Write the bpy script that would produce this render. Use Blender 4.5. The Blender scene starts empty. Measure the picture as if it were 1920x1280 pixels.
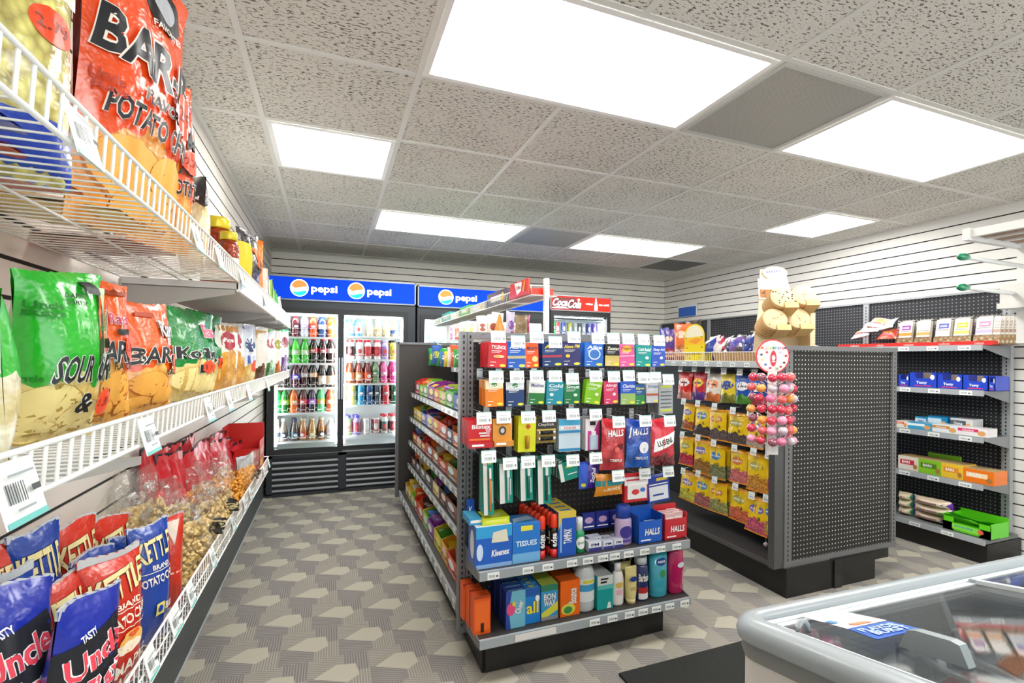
import bpy, math, random
from mathutils import Vector, Matrix

# ---------------------------------------------------------------- camera, world, exposure
SC = bpy.context.scene
COL = SC.collection
F, CX, CY, CH, ROLL = 900.0, 960.0, 673.0, 1.30, 0.008
YAW = math.atan(340 / F)
cam_data = bpy.data.cameras.new('camera')
cam = bpy.data.objects.new('camera', cam_data)
COL.objects.link(cam)
SC.camera = cam
cam_data.sensor_width = 36.0
cam_data.lens = 36.0 * F / 1920
cam_data.shift_y = (CY - 640) / 1920
cam_data.clip_start = 0.02
_S, _C, _cr, _sr = math.sin(YAW), math.cos(YAW), math.cos(ROLL), math.sin(ROLL)
_R = Vector((_C, -_S, 0)); _U = Vector((0, 0, 1)); _F = Vector((_S, _C, 0))
_Rr = _R * _cr + _U * _sr
_Ur = _U * _cr - _R * _sr
cam.matrix_world = Matrix(((_Rr.x, _Ur.x, -_F.x, 0), (_Rr.y, _Ur.y, -_F.y, 0), (_Rr.z, _Ur.z, -_F.z, CH), (0, 0, 0, 1)))

world = bpy.data.worlds.new('world')
SC.world = world
world.use_nodes = True
world.node_tree.nodes['Background'].inputs[0].default_value = (0.93, 0.96, 1.0, 1)
world.node_tree.nodes['Background'].inputs[1].default_value = 1.9
SC.view_settings.view_transform = 'Standard'
SC.view_settings.look = 'None'
SC.view_settings.gamma = 1.0
SC.view_settings.use_curve_mapping = False
SC.view_settings.exposure = 1.08
LIGHT = 8.5            # strength of the ceiling diffusers
try:
    SC.cycles.max_bounces = 8
    SC.cycles.diffuse_bounces = 5
    SC.cycles.glossy_bounces = 3
    SC.cycles.transmission_bounces = 4
    SC.cycles.transparent_max_bounces = 16
    SC.cycles.caustics_reflective = False
    SC.cycles.caustics_refractive = False
    SC.cycles.use_denoising = True
    SC.cycles.sample_clamp_indirect = 6.0
except Exception:
    pass

# ---------------------------------------------------------------- where a sight line meets a plane of the room
def at(px, py, X=None, Y=None, Z=None):
    a = (px - CX) / F; b = -(py - CY) / F
    l = a * _cr - b * _sr; v = a * _sr + b * _cr
    r = (l * _C + _S, _C - l * _S, v)
    if X is not None: t = X / r[0]
    elif Y is not None: t = Y / r[1]
    else: t = (Z - CH) / r[2]
    return Vector((r[0] * t, r[1] * t, r[2] * t + CH))

# ---------------------------------------------------------------- materials
def lin(h):
    if not isinstance(h, str): return tuple(h)
    h = h.lstrip('#')
    o = []
    for i in (0, 2, 4):
        c = int(h[i:i + 2], 16) / 255
        o.append(c / 12.92 if c <= 0.04045 else ((c + 0.055) / 1.055) ** 2.4)
    return tuple(o)

_mats = {}
class NT:
    def __init__(s, name):
        s.m = bpy.data.materials.new(name); s.m.use_nodes = True
        s.t = s.m.node_tree; s.t.nodes.clear()
        s.out = s.t.nodes.new('ShaderNodeOutputMaterial')
    def n(s, typ, **k):
        x = s.t.nodes.new('ShaderNode' + typ)
        for a, b in k.items(): setattr(x, a, b)
        return x
    def put(s, sock, v):
        if hasattr(v, 'is_output') or isinstance(v, bpy.types.NodeSocket): s.t.links.new(v, sock)
        else:
            if isinstance(v, (tuple, list)) and len(v) == 3 and sock.type == 'RGBA': v = tuple(v) + (1,)
            sock.default_value = v
    def M(s, op, a, b=None, c=None):
        x = s.n('Math', operation=op)
        s.put(x.inputs[0], a)
        if b is not None: s.put(x.inputs[1], b)
        if c is not None: s.put(x.inputs[2], c)
        return x.outputs[0]
    def mix(s, f, a, b):
        x = s.n('Mix', data_type='RGBA')
        s.put(x.inputs[0], f); s.put(x.inputs[6], a); s.put(x.inputs[7], b)
        return x.outputs[2]
    def noise(s, vec, scale, detail=2.0, rough=.5):
        x = s.n('TexNoise'); s.put(x.inputs['Scale'], scale); x.inputs['Detail'].default_value = detail
        x.inputs['Roughness'].default_value = rough
        if vec is not None: s.put(x.inputs['Vector'], vec)
        return x.outputs[0]
    def ramp(s, v, pts):
        x = s.n('ValToRGB'); e = x.color_ramp.elements
        while len(e) < len(pts): e.new(.5)
        for i, (p, c) in enumerate(pts): e[i].position = p; e[i].color = tuple(lin(c)) + (1,)
        s.put(x.inputs[0], v); return x.outputs[0]
    def sep(s, v):
        x = s.n('SeparateXYZ'); s.put(x.inputs[0], v); return x.outputs
    def comb(s, a, b, c):
        x = s.n('CombineXYZ'); s.put(x.inputs[0], a); s.put(x.inputs[1], b); s.put(x.inputs[2], c); return x.outputs[0]
    def co(s, w='Object'): return s.n('TexCoord').outputs[w]
    def bump(s, h, strength=.3, dist=.01):
        x = s.n('Bump'); x.inputs['Strength'].default_value = strength; x.inputs['Distance'].default_value = dist
        s.put(x.inputs['Height'], h); return x.outputs[0]
    def bsdf(s, col, rough=.5, metal=0., spec=.5, normal=None, coat=0., trans=0., alpha=None, em=None, es=0.):
        x = s.n('BsdfPrincipled')
        s.put(x.inputs['Base Color'], col); s.put(x.inputs['Roughness'], rough); s.put(x.inputs['Metallic'], metal)
        s.put(x.inputs['Specular IOR Level'], spec)
        if normal is not None: s.put(x.inputs['Normal'], normal)
        if coat: x.inputs['Coat Weight'].default_value = coat; x.inputs['Coat Roughness'].default_value = .12
        if trans: s.put(x.inputs['Transmission Weight'], trans)
        if alpha is not None: s.put(x.inputs['Alpha'], alpha)
        if em is not None: s.put(x.inputs['Emission Color'], em); x.inputs['Emission Strength'].default_value = es
        s.t.links.new(x.outputs[0], s.out.inputs[0]); return x

def mat(c, rough=.5, metal=0., es=0., coat=0., spec=.5, grain=0.):
    """plain paint, plastic, board or metal; a little grain keeps big faces from looking dead"""
    k = (c, rough, metal, es, coat, spec, grain)
    if k in _mats: return _mats[k]
    n = NT('paint_%s' % (c if isinstance(c, str) else 'rgb'))
    col = tuple(lin(c)) + (1,)
    nor = None
    if grain:
        z = n.noise(n.co(), 60., 3.)
        col = n.mix(n.M('MULTIPLY', z, grain), lin(c), tuple(x * .35 for x in lin(c)))
        nor = n.bump(z, .15, .002)
    n.bsdf(col, rough, metal, spec, nor, coat, em=(tuple(lin(c)) + (1,)) if es else None, es=es)
    _mats[k] = n.m
    return n.m

def foil(c, rough=.28):
    """printed plastic film with crinkles"""
    k = ('foil', c, rough)
    if k in _mats: return _mats[k]
    n = NT('film_' + c)
    z = n.noise(n.co(), 22., 3., .6)
    n.bsdf(tuple(lin(c)) + (1,), rough, 0, .6, n.bump(z, .55, .012), .5)
    _mats[k] = n.m
    return n.m

def film_bag(top, low, edge, kind='chips', clear=False):
    """bag print: colour above, a picture of the food below a wavy edge (UV.v)"""
    k = ('bag', top, low, edge, kind)
    if k in _mats: return _mats[k]
    n = NT('bag_print_' + top)
    uv = n.sep(n.co('UV'))
    o = n.co()
    w = n.noise(n.comb(uv[0], 0., 0.), 3.2, 1.)
    e = n.M('ADD', edge, n.M('MULTIPLY', n.M('SUBTRACT', w, .5), .38))
    f = n.M('LESS_THAN', uv[1], e)
    vo = n.n('TexVoronoi'); vo.inputs['Scale'].default_value = {'chips': 11., 'curls': 34., 'beans': 60., 'plain': 8.}[kind]
    n.put(vo.inputs['Vector'], n.comb(uv[0], n.M('MULTIPLY', uv[1], 1.4), 0.)) if kind != 'beans' else n.put(vo.inputs['Vector'], n.comb(n.M('MULTIPLY', uv[0], .6), uv[1], 0.))
    if kind in ('chips', 'plain'): vo.inputs['Scale'].default_value *= .35
    if kind in ('beans', 'curls'): vo.inputs['Scale'].default_value *= .3
    L = lin(low)
    if kind == 'chips':
        vo.feature = 'SMOOTH_F1'; mott = n.M('MULTIPLY', n.M('ADD', vo.outputs['Distance'], n.M('MULTIPLY', n.noise(n.comb(uv[0], uv[1], 0.), 16., 3.), .8)), 1.7); mott = n.M('MAXIMUM', n.M('SUBTRACT', mott, .75), 0.)
    else: mott = n.M('MULTIPLY', vo.outputs['Distance'], 1.1)
    food = n.mix(n.M('MINIMUM', mott, 1.), tuple(min(1, x * 1.3 + .05) for x in L), tuple(x * y for x, y in zip(L, (.86, .68, .42) if kind == 'chips' else (.42, .42, .42))))
    z = n.noise(o, 22., 3., .6)
    n.bsdf(n.mix(f, lin(top), food), .27, 0, .6, n.bump(z, .6, .014), .5)
    _mats[k] = n.m
    return n.m

def glassy(c=(.9, .95, .95), clear=.86, name='clear_glass', rough=.03):
    k = ('glass', c, clear, rough)
    if k in _mats: return _mats[k]
    n = NT(name)
    a = n.n('BsdfTransparent'); n.put(a.inputs[0], tuple(c) + (1,))
    b = n.n('BsdfGlossy'); n.put(b.inputs[0], (1, 1, 1, 1)); b.inputs[1].default_value = rough
    fr = n.n('Fresnel'); fr.inputs[0].default_value = 1.45
    m = n.n('MixShader')
    n.put(m.inputs[0], n.M('MINIMUM', n.M('ADD', n.M('MULTIPLY', fr.outputs[0], .8), 1 - clear - .1), 1.))
    n.t.links.new(a.outputs[0], m.inputs[1]); n.t.links.new(b.outputs[0], m.inputs[2])
    n.t.links.new(m.outputs[0], n.out.inputs[0])
    _mats[k] = n.m
    return n.m

def wrap_film():
    """clear crinkled wrapper: mostly see-through, white glints"""
    if 'wrap' in _mats: return _mats['wrap']
    n = NT('clear_wrap')
    z = n.noise(n.co(), 30., 3., .6)
    bp = n.bump(z, .9, .02)
    a = n.n('BsdfTransparent'); n.put(a.inputs[0], (.97, .97, .96, 1))
    b = n.n('BsdfGlossy'); b.inputs[1].default_value = .16; n.put(b.inputs['Normal'], bp)
    d = n.n('BsdfDiffuse'); n.put(d.inputs[0], (.95, .94, .9, 1)); n.put(d.inputs['Normal'], bp)
    m1 = n.n('MixShader'); m1.inputs[0].default_value = .55
    n.t.links.new(d.outputs[0], m1.inputs[1]); n.t.links.new(b.outputs[0], m1.inputs[2])
    m = n.n('MixShader')
    n.put(m.inputs[0], n.M('ADD', .07, n.M('MULTIPLY', n.M('GREATER_THAN', z, .61), .4)))
    n.t.links.new(a.outputs[0], m.inputs[1]); n.t.links.new(m1.outputs[0], m.inputs[2])
    n.t.links.new(m.outputs[0], n.out.inputs[0])
    _mats['wrap'] = n.m
    return n.m

def pegboard(base, dot, ax, ay, rad=.17):
    """board with a one-inch grid of round holes; ax, ay are the object axes the grid runs along"""
    k = ('peg', base, dot, ax, ay)
    if k in _mats: return _mats[k]
    n = NT('pegboard')
    s = n.sep(n.co())
    def d(v): return n.M('SUBTRACT', n.M('FRACT', n.M('DIVIDE', v, .0254)), .5)
    a, b = d(s[ax]), d(s[ay])
    r = n.M('SQRT', n.M('ADD', n.M('MULTIPLY', a, a), n.M('MULTIPLY', b, b)))
    n.bsdf(n.mix(n.M('LESS_THAN', r, rad), lin(base), lin(dot)), .45, 0, .4)
    _mats[k] = n.m
    return n.m

def food(c1, c2, scale=60., rough=.6, bump=.8):
    k = ('food', c1, c2, scale)
    if k in _mats: return _mats[k]
    n = NT('food_' + c1)
    vo = n.n('TexVoronoi'); vo.inputs['Scale'].default_value = scale
    n.put(vo.inputs['Vector'], n.co())
    dd = n.M('MULTIPLY', vo.outputs['Distance'], 1.2)
    n.bsdf(n.mix(n.M('MINIMUM', dd, 1.), lin(c1), lin(c2)), rough, 0, .4, n.bump(n.M('SUBTRACT', 1., dd), bump, .012))
    _mats[k] = n.m
    return n.m

# ---------------------------------------------------------------- lettering (built-in font turned into faces)
_gl = {}
def glyphs(s, bold):
    k = (s, bold)
    if k in _gl: return _gl[k]
    cu = bpy.data.curves.new('t', 'FONT'); cu.body = s; cu.size = 1; cu.resolution_u = 2; cu.offset = bold
    ob = bpy.data.objects.new('t', cu)
    me = bpy.data.meshes.new_from_object(ob)
    V = [(v.co.x, v.co.y) for v in me.vertices]
    T = []
    me.calc_loop_triangles()
    for t in me.loop_triangles: T.append(tuple(t.vertices))
    bpy.data.objects.remove(ob); bpy.data.curves.remove(cu); bpy.data.meshes.remove(me)
    if V:
        x0 = min(v[0] for v in V); x1 = max(v[0] for v in V); y0 = min(v[1] for v in V); y1 = max(v[1] for v in V)
        V = [((x - (x0 + x1) / 2) / max(x1 - x0, 1e-6), (y - (y0 + y1) / 2) / max(y1 - y0, 1e-6)) for x, y in V]
    _gl[k] = (V, T)
    return _gl[k]

# ---------------------------------------------------------------- mesh builder
class MB:
    def __init__(s): s.v = []; s.f = []; s.m = []; s.sm = []; s.uv = []; s.mats = []
    def mi(s, m):
        if isinstance(m, str): m = mat(m)
        if m not in s.mats: s.mats.append(m)
        return s.mats.index(m)
    def add(s, V, Fs, m, smooth=False, uv=None):
        b = len(s.v); s.v += [tuple(p) for p in V]; i = s.mi(m)
        s.uv += list(uv) if uv else [(0., 0.)] * len(V)
        for f in Fs: s.f.append(tuple(b + q for q in f)); s.m.append(i); s.sm.append(smooth)
    def box(s, x0, x1, y0, y1, z0, z1, m, M=None):
        V = [Vector((x, y, z)) for z in (z0, z1) for y in (y0, y1) for x in (x0, x1)]
        if M is not None: V = [M @ p for p in V]
        s.add(V, [(0, 2, 3, 1), (4, 5, 7, 6), (0, 1, 5, 4), (2, 6, 7, 3), (0, 4, 6, 2), (1, 3, 7, 5)], m)
    def quad(s, pts, m): s.add(pts, [tuple(range(len(pts)))], m)
    def tube(s, P, r, m, n=6, closed=False, cap=True):
        P = [Vector(p) for p in P]; R = []; L = len(P)
        for i, p in enumerate(P):
            a = P[(i - 1) % L] if (i or closed) else p; b = P[(i + 1) % L] if (i < L - 1 or closed) else p
            d = (b - a).normalized() if (b - a).length > 1e-9 else Vector((0, 0, 1))
            u = d.cross(Vector((0, 0, 1))) if abs(d.z) < .93 else d.cross(Vector((1, 0, 0)))
            u.normalize(); w = d.cross(u)
            R.append([p + (u * math.cos(t * 2 * math.pi / n) + w * math.sin(t * 2 * math.pi / n)) * r for t in range(n)])
        V = [q for ring in R for q in ring]; Fs = []
        for i in range(L if closed else L - 1):
            j = (i + 1) % L
            for t in range(n): Fs.append((i * n + t, i * n + (t + 1) % n, j * n + (t + 1) % n, j * n + t))
        if cap and not closed: Fs += [tuple(range(n))[::-1], tuple((L - 1) * n + t for t in range(n))]
        s.add(V, Fs, m, True)
    def lathe(s, prof, m, n=14, c=(0, 0, 0), sq=0., sy=1.):
        """prof: (radius, z) from bottom to top; sq squares the section"""
        V = []; Fs = []
        for r, z in prof:
            for t in range(n):
                a = t * 2 * math.pi / n; x, y = math.cos(a), math.sin(a)
                if sq:
                    k = (abs(x) ** 4 + abs(y) ** 4) ** -.25; x *= 1 + (k - 1) * sq; y *= 1 + (k - 1) * sq
                V.append((c[0] + r * x, c[1] + r * y * sy, c[2] + z))
        for i in range(len(prof) - 1):
            for t in range(n): Fs.append((i * n + t, i * n + (t + 1) % n, (i + 1) * n + (t + 1) % n, (i + 1) * n + t))
        Fs += [tuple(range(n))[::-1], tuple((len(prof) - 1) * n + t for t in range(n))]
        s.add(V, Fs, m, True)
    def tri(s, V2, T, m, P, off, mx=None):
        """flat shape V2/T laid on the surface P(x, z, off); split until edges are shorter than mx"""
        V2 = list(V2); out = []
        st = [tuple(t) for t in T]
        if mx is None: out = st
        else:
            cache = {}
            while st:
                a, b, c = st.pop()
                L = [(math.dist(V2[a], V2[b]), a, b, c), (math.dist(V2[b], V2[c]), b, c, a), (math.dist(V2[c], V2[a]), c, a, b)]
                d, p, q, r = max(L)
                if d <= mx or len(V2) > 9000: out.append((a, b, c)); continue
                k = (min(p, q), max(p, q))
                if k not in cache: cache[k] = len(V2); V2.append(((V2[p][0] + V2[q][0]) / 2, (V2[p][1] + V2[q][1]) / 2))
                o = cache[k]; st += [(p, o, r), (o, q, r)]
        s.add([P(x, z, off) for x, z in V2], out, m, mx is not None)
    def deco(s, D, P, w, h, mx=None, o0=.0006, step=.0004):
        """print on a face: ('r',x0,x1,z0,z1,c) ('e',cx,cz,rx,rz,c) ('t',text,cx,cz,tw,th,c[,outline[,shear[,rot]]]) ('p',[(x,z)..],c); x in -.5...5, z in 0..1"""
        o = o0
        for d in D:
            if d[0] == 'r':
                _, a, b, c, e, m = d; V = [(a * w, c * h), (b * w, c * h), (b * w, e * h), (a * w, e * h)]; s.tri(V, [(0, 1, 2), (0, 2, 3)], m, P, o, mx)
            elif d[0] == 'e':
                _, a, b, rx, rz, m = d; n = 18
                V = [(a * w, b * h)] + [(a * w + rx * w * math.cos(i * 2 * math.pi / n), b * h + rz * h * math.sin(i * 2 * math.pi / n)) for i in range(n)]
                s.tri(V, [(0, 1 + i, 1 + (i + 1) % n) for i in range(n)], m, P, o, mx)
            elif d[0] == 'p':
                V = [(a * w, b * h) for a, b in d[1]]; s.tri(V, [(0, i, i + 1) for i in range(1, len(V) - 1)], d[2], P, o, mx)
            else:
                _, t, a, b, tw, th, m = d[:7]; ol = d[7] if len(d) > 7 else None; sh = d[8] if len(d) > 8 else 0; ro = math.radians(d[9]) if len(d) > 9 else 0
                c_, s_ = math.cos(ro), math.sin(ro)
                for bold, mm in (((.06, ol),) if ol else ()) + ((.026, m),):
                    V, T = glyphs(t, bold)
                    g = 1.0 + (bold - .026) * 1.2
                    W = []
                    for x, y in V:
                        x *= tw * w * (1 + (g - 1) * .4); y *= th * h * g
                        x += sh * y
                        W.append((a * w + x * c_ - y * s_, b * h + x * s_ + y * c_))
                    s.tri(W, T, mm, P, o, mx); o += step
            o += step
    def mesh(s, name):
        me = bpy.data.meshes.new(name)
        me.from_pydata(s.v, [], s.f)
        for m in s.mats: me.materials.append(m)
        me.polygons.foreach_set('material_index', s.m)
        me.polygons.foreach_set('use_smooth', s.sm)
        if any(u != (0., 0.) for u in s.uv):
            L = me.uv_layers.new(name='UVMap'); d = [0.] * (2 * len(me.loops))
            for l in me.loops: d[2 * l.index], d[2 * l.index + 1] = s.uv[l.vertex_index]
            L.data.foreach_set('uv', d)
        me.update()
        return me
    def build(s, name, parent=None, loc=None, rz=0):
        return link(name, s.mesh(name), parent, loc, rz)

def link(name, me, parent=None, loc=None, rz=0, rot=None):
    o = bpy.data.objects.new(name, me); COL.objects.link(o)
    if parent is not None: o.parent = parent
    if loc is not None: o.location = loc
    if rz: o.rotation_euler = (0, 0, rz)
    if rot: o.rotation_euler = rot
    return o
def tag(o, label, cat, group=None, kind=None):
    if label: o['label'] = label
    if cat: o['category'] = cat
    if group: o['group'] = group
    if kind: o['kind'] = kind
    return o
def thing(name, label, cat, loc=(0, 0, 0), rz=0, group=None, rot=None):
    return tag(link(name, None, None, loc, rz, rot), label, cat, group)
def struct(name, mb):
    o = mb.build(name); o['kind'] = 'structure'; return o
def dup(o, loc=None, label=None, group=None, rot=None, parent=None):
    c = o.copy(); COL.objects.link(c)
    if parent is not None: c.parent = parent
    for ch in o.children: dup(ch, parent=c)
    if loc is not None: c.location = loc
    if rot is not None: c.rotation_euler = rot
    if label: c['label'] = label
    if group: c['group'] = group
    return c
def flat(x, z, o): return Vector((x, -o, z))
ORD = ['first', 'second', 'third', 'fourth', 'fifth', 'sixth', 'seventh', 'eighth', 'ninth', 'tenth', 'eleventh', 'twelfth']
WHITE, BLK = '#f2f2f0', '#161616'
# ================================================================ the room
XL, XR, YB, YF, HC = -.58, 4.36, 5.53, -2.6, 2.40
# carpet: pale five-sided shapes on a ribbed, woven ground
n = NT('patterned_carpet')
s = n.sep(n.co())
row = n.M('FLOOR', n.M('DIVIDE', n.M('ADD', s[1], .054), .253))
odd = n.M('MULTIPLY', n.M('FLOORED_MODULO', row, 2.), .121)
lx = n.M('SUBTRACT', n.M('FLOORED_MODULO', n.M('SUBTRACT', n.M('ADD', s[0], .32), odd), .242), .121)
ly = n.M('SUBTRACT', n.M('FLOORED_MODULO', n.M('ADD', s[1], .054), .253), .1265)
poly = [(-.098, -.004), (-.012, .062), (.066, .048), (.078, -.03), (.03, -.066)]
mask = None
cxp = sum(p[0] for p in poly) / 5; cyp = sum(p[1] for p in poly) / 5
for i in range(5):
    a, b = poly[i], poly[(i + 1) % 5]
    nx, ny = (b[1] - a[1]), -(b[0] - a[0])
    L = math.hypot(nx, ny); nx /= L; ny /= L
    if (cxp - a[0]) * nx + (cyp - a[1]) * ny > 0: nx, ny = -nx, -ny
    e = n.M('ADD', n.M('ADD', n.M('MULTIPLY', lx, nx), n.M('MULTIPLY', ly, ny)), -(a[0] * nx + a[1] * ny))
    mask = e if mask is None else n.M('MAXIMUM', mask, e)
inside = n.M('LESS_THAN', mask, 0.)
fuzz = n.noise(n.co(), 420., 3., .7)
st1 = n.M('GREATER_THAN', n.M('FRACT', n.M('MULTIPLY', s[0], 92.)), .5)
st2 = n.M('GREATER_THAN', n.M('FRACT', n.M('MULTIPLY', n.M('ADD', s[1], n.M('MULTIPLY', s[0], .3)), 80.)), .5)
zone = n.M('GREATER_THAN', lx, .02)
zone2 = n.M('GREATER_THAN', n.M('MULTIPLY', ly, n.M('SUBTRACT', .5, zone)), .0)
stripe = n.M('ADD', n.M('MULTIPLY', zone, st1), n.M('MULTIPLY', n.M('SUBTRACT', 1., zone), st2))
lo = n.mix(zone2, lin('#706d6a'), lin('#858179'))
hi = n.mix(zone2, lin('#a09b98'), lin('#b0ab9f'))
ground = n.mix(n.M('MULTIPLY', stripe, .62), lo, hi)
big = n.noise(n.co(), 3., 2.)
pale = n.mix(fuzz, lin('#969182'), lin('#c2bdae'))
col = n.mix(inside, n.mix(n.M('MULTIPLY', fuzz, .35), ground, lin('#8c8782')), pale)
n.bsdf(col, .95, 0, .15, n.bump(fuzz, .5, .004))
m = MB(); m.box(XL - .1, XR + .1, YF - .1, YB + .1, -.05, 0, n.m); struct('floor', m)

# ceiling: fissured panels in a white grid
n = NT('ceiling_tile')
o = n.co(); s = n.sep(o)
v = n.comb(n.M('MULTIPLY', s[0], 1.0), n.M('MULTIPLY', s[1], 2.6), 0.)
w = n.noise(v, 50., 3., .62)
patch = n.noise(o, 3.3, 2.)
fis = n.M('GREATER_THAN', w, n.M('SUBTRACT', .648, n.M('MULTIPLY', patch, .13)))
pin = n.M('GREATER_THAN', n.noise(o, 190., 2., .6), .61)
f = n.M('MAXIMUM', fis, n.M('MULTIPLY', pin, .35))
n.bsdf(n.mix(f, lin('#e2e0d9'), lin('#716d66')), .9, 0, .1, n.bump(n.M('SUBTRACT', 1., f), .6, .004))
m = MB(); m.box(XL - .1, XR + .1, YF - .1, YB + .1, HC, HC + .04, n.m); struct('ceiling', m)
GX = [-.3 + .613 * i for i in range(8)]
GY = [1.282 + .592 * j for j in range(-6, 8)]
gy = lambda j: GY[j + 6]
m = MB()
tb = mat('#dfdfda', .45)
for x in GX: m.box(x - .012, x + .012, YF, YB, HC - .004, HC, tb)
for y in GY: m.box(XL, XR, y - .012, y + .012, HC - .0035, HC, tb)
struct('trim_1', m)
m = MB()
for a in ((XL, XL + .022, YF, YB), (XR - .022, XR, YF, YB), (XL, XR, YB - .022, YB)): m.box(a[0], a[1], a[2], a[3], HC - .006, HC, tb)
struct('trim_2', m)

# slatwall: boards with dark grooves every three inches
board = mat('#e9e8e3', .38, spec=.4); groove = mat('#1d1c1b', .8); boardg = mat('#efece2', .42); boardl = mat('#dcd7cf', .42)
def slat(name, x0, x1, y0, y1, axis, z0=0., bm=board):
    m = MB()
    dx = {'+x': (0, .008, 0), '-x': (-.008, 0, 0), '-y': (0, 0, -.008)}[axis]
    m.box(x0 + dx[0], x1 + dx[1], y0 + dx[2], y1, 0, HC, groove)
    z = .952 - .0762 * 13 - .0035
    while z < HC:
        a, b = max(z + .009, z0), min(z + .0762, HC)
        if b > a:
            if axis == '+x': m.box(x1 - .001, x1 + .012, y0, y1, a, b, bm)
            if axis == '-x': m.box(x0 - .012, x0 + .001, y0, y1, a, b, bm)
            if axis == '-y': m.box(x0, x1, y0 - .012, y0 + .001, a, b, bm)
        z += .0762
    struct(name, m)
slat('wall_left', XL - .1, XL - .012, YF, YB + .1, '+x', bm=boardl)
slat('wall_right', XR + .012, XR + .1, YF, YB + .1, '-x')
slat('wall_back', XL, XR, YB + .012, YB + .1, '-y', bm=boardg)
m = MB()
for a in ((XL, XR, 0, .12), (XL, XR, 2.3, HC), (XL, XL + .1, .12, 2.3), (XR - .1, XR, .12, 2.3)): m.box(a[0], a[1], YF - .1, YF, a[2], a[3], mat('#e4e2dc', .6))
struct('wall_front', m)
for k in range(3):      # unseen glazed shop front, added behind the camera to let in fill light
    a, b = XL + .1 + k * (XR - XL - .2) / 3, XL + .1 + (k + 1) * (XR - XL - .2) / 3
    m = MB(); fm_ = mat('#8d9296', .4, .5)
    for q in ((a, a + .03, .12, 2.3), (b - .03, b, .12, 2.3), (a, b, .12, .15), (a, b, 2.27, 2.3)): m.box(q[0], q[1], YF - .08, YF - .02, q[2], q[3], fm_)
    m.box(a + .03, b - .03, YF - .052, YF - .048, .15, 2.27, glassy((.97, .98, .98), .93)); struct('window_fill_%d' % (k + 1), m)
m = MB(); m.box(XL - .01, XL + .012, YF, 4.9, 0, .36, mat('#4a4e50', .5)); m.box(XL, XL + .016, YF, 4.9, 0, .012, mat('#aeb6b8', .4)); struct('baseboard_left', m)

# ceiling lights: recessed fixtures, frame and glowing diffuser
def ceiling_light(i0, i1, j0, j1, label):
    t = thing('ceiling_light', label, 'light', ((GX[i0] + GX[i1]) / 2, (gy(j0) + gy(j1)) / 2, HC), group='recessed ceiling lights')
    w, d = (GX[i1] - GX[i0]) / 2 - .012, (gy(j1) - gy(j0)) / 2 - .012
    m = MB()
    for a in ((-w, w, -d, -d + .022), (-w, w, d - .022, d), (-w, -w + .022, -d + .022, d - .022), (w - .022, w, -d + .022, d - .022)): m.box(*a, -.008, -.0045, mat('#f4f4f2', .35))
    m.build('frame', t)
    m = MB(); m.box(-w + .02, w - .02, -d + .02, d - .02, -.005, -.001, mat('#fffdf8', .5, es=LIGHT)); m.build('diffuser', t)
ceiling_light(1, 3, 0, 1, 'large square-edged ceiling light nearest the camera, left of the big grey vent')
ceiling_light(4, 6, 0, 1, 'bright ceiling light right of the big grey vent, in the row nearest the camera')
ceiling_light(0, 1, 2, 3, 'small single-panel ceiling light on the left, above the chip aisle')
ceiling_light(1, 3, 4, 5, 'long ceiling light above the blue-topped coolers, left of the small grey vent')
ceiling_light(4, 6, 4, 5, 'long ceiling light near the back wall, right of the small grey vent')
ceiling_light(6, 7, 2, 3, 'single-panel ceiling light close to the right-hand wall')
ceiling_light(1, 3, -4, -3, 'ceiling light behind the camera above the left aisle')
ceiling_light(4, 6, -4, -3, 'ceiling light behind the camera above the counter')
def vent(i0, i1, j0, j1, label, c):
    t = thing('ceiling_vent', label, 'vent', ((GX[i0] + GX[i1]) / 2, (gy(j0) + gy(j1)) / 2, HC), group='grey ceiling vents')
    w, d = (GX[i1] - GX[i0]) / 2 - .012, (gy(j1) - gy(j0)) / 2 - .012
    m = MB()
    for a in ((-w, w, -d, -d + .02), (-w, w, d - .02, d), (-w, -w + .02, -d + .02, d - .02), (w - .02, w, -d + .02, d - .02)): m.box(*a, -.007, -.0045, mat('#c4c6c2', .4))
    m.build('frame', t)
    n = NT('perforated_sheet'); s = n.sep(n.co())
    q = [n.M('SUBTRACT', n.M('FRACT', n.M('MULTIPLY', s[k], 110.)), .5) for k in (0, 1)]
    r = n.M('ADD', n.M('MULTIPLY', q[0], q[0]), n.M('MULTIPLY', q[1], q[1]))
    n.bsdf(n.mix(n.M('LESS_THAN', r, .07), lin(c), tuple(x * .45 for x in lin(c))), .5, .2)
    m = MB(); m.box(-w + .018, w - .018, -d + .018, d - .018, -.004, -.001, n.m); m.build('grille', t)
vent(3, 4, 0, 1, 'big grey perforated ceiling vent between the two nearest lights', '#b4b5b0')
vent(3, 4, 4, 5, 'grey perforated ceiling vent between the two long rear lights', '#a9acaa')
vent(6, 7, 5, 6, 'dark grey ceiling vent in the far right corner', '#6b6a67')
m = MB(); mm = mat('#222423', .95, grain=.7); m.box(1.12, 2.4, .6, 1.69, .0005, .012, mm); tag(m.build('floor_mat'), 'dark charcoal floor mat lying between the medicine shelf and the white freezer', 'mat')
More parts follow.
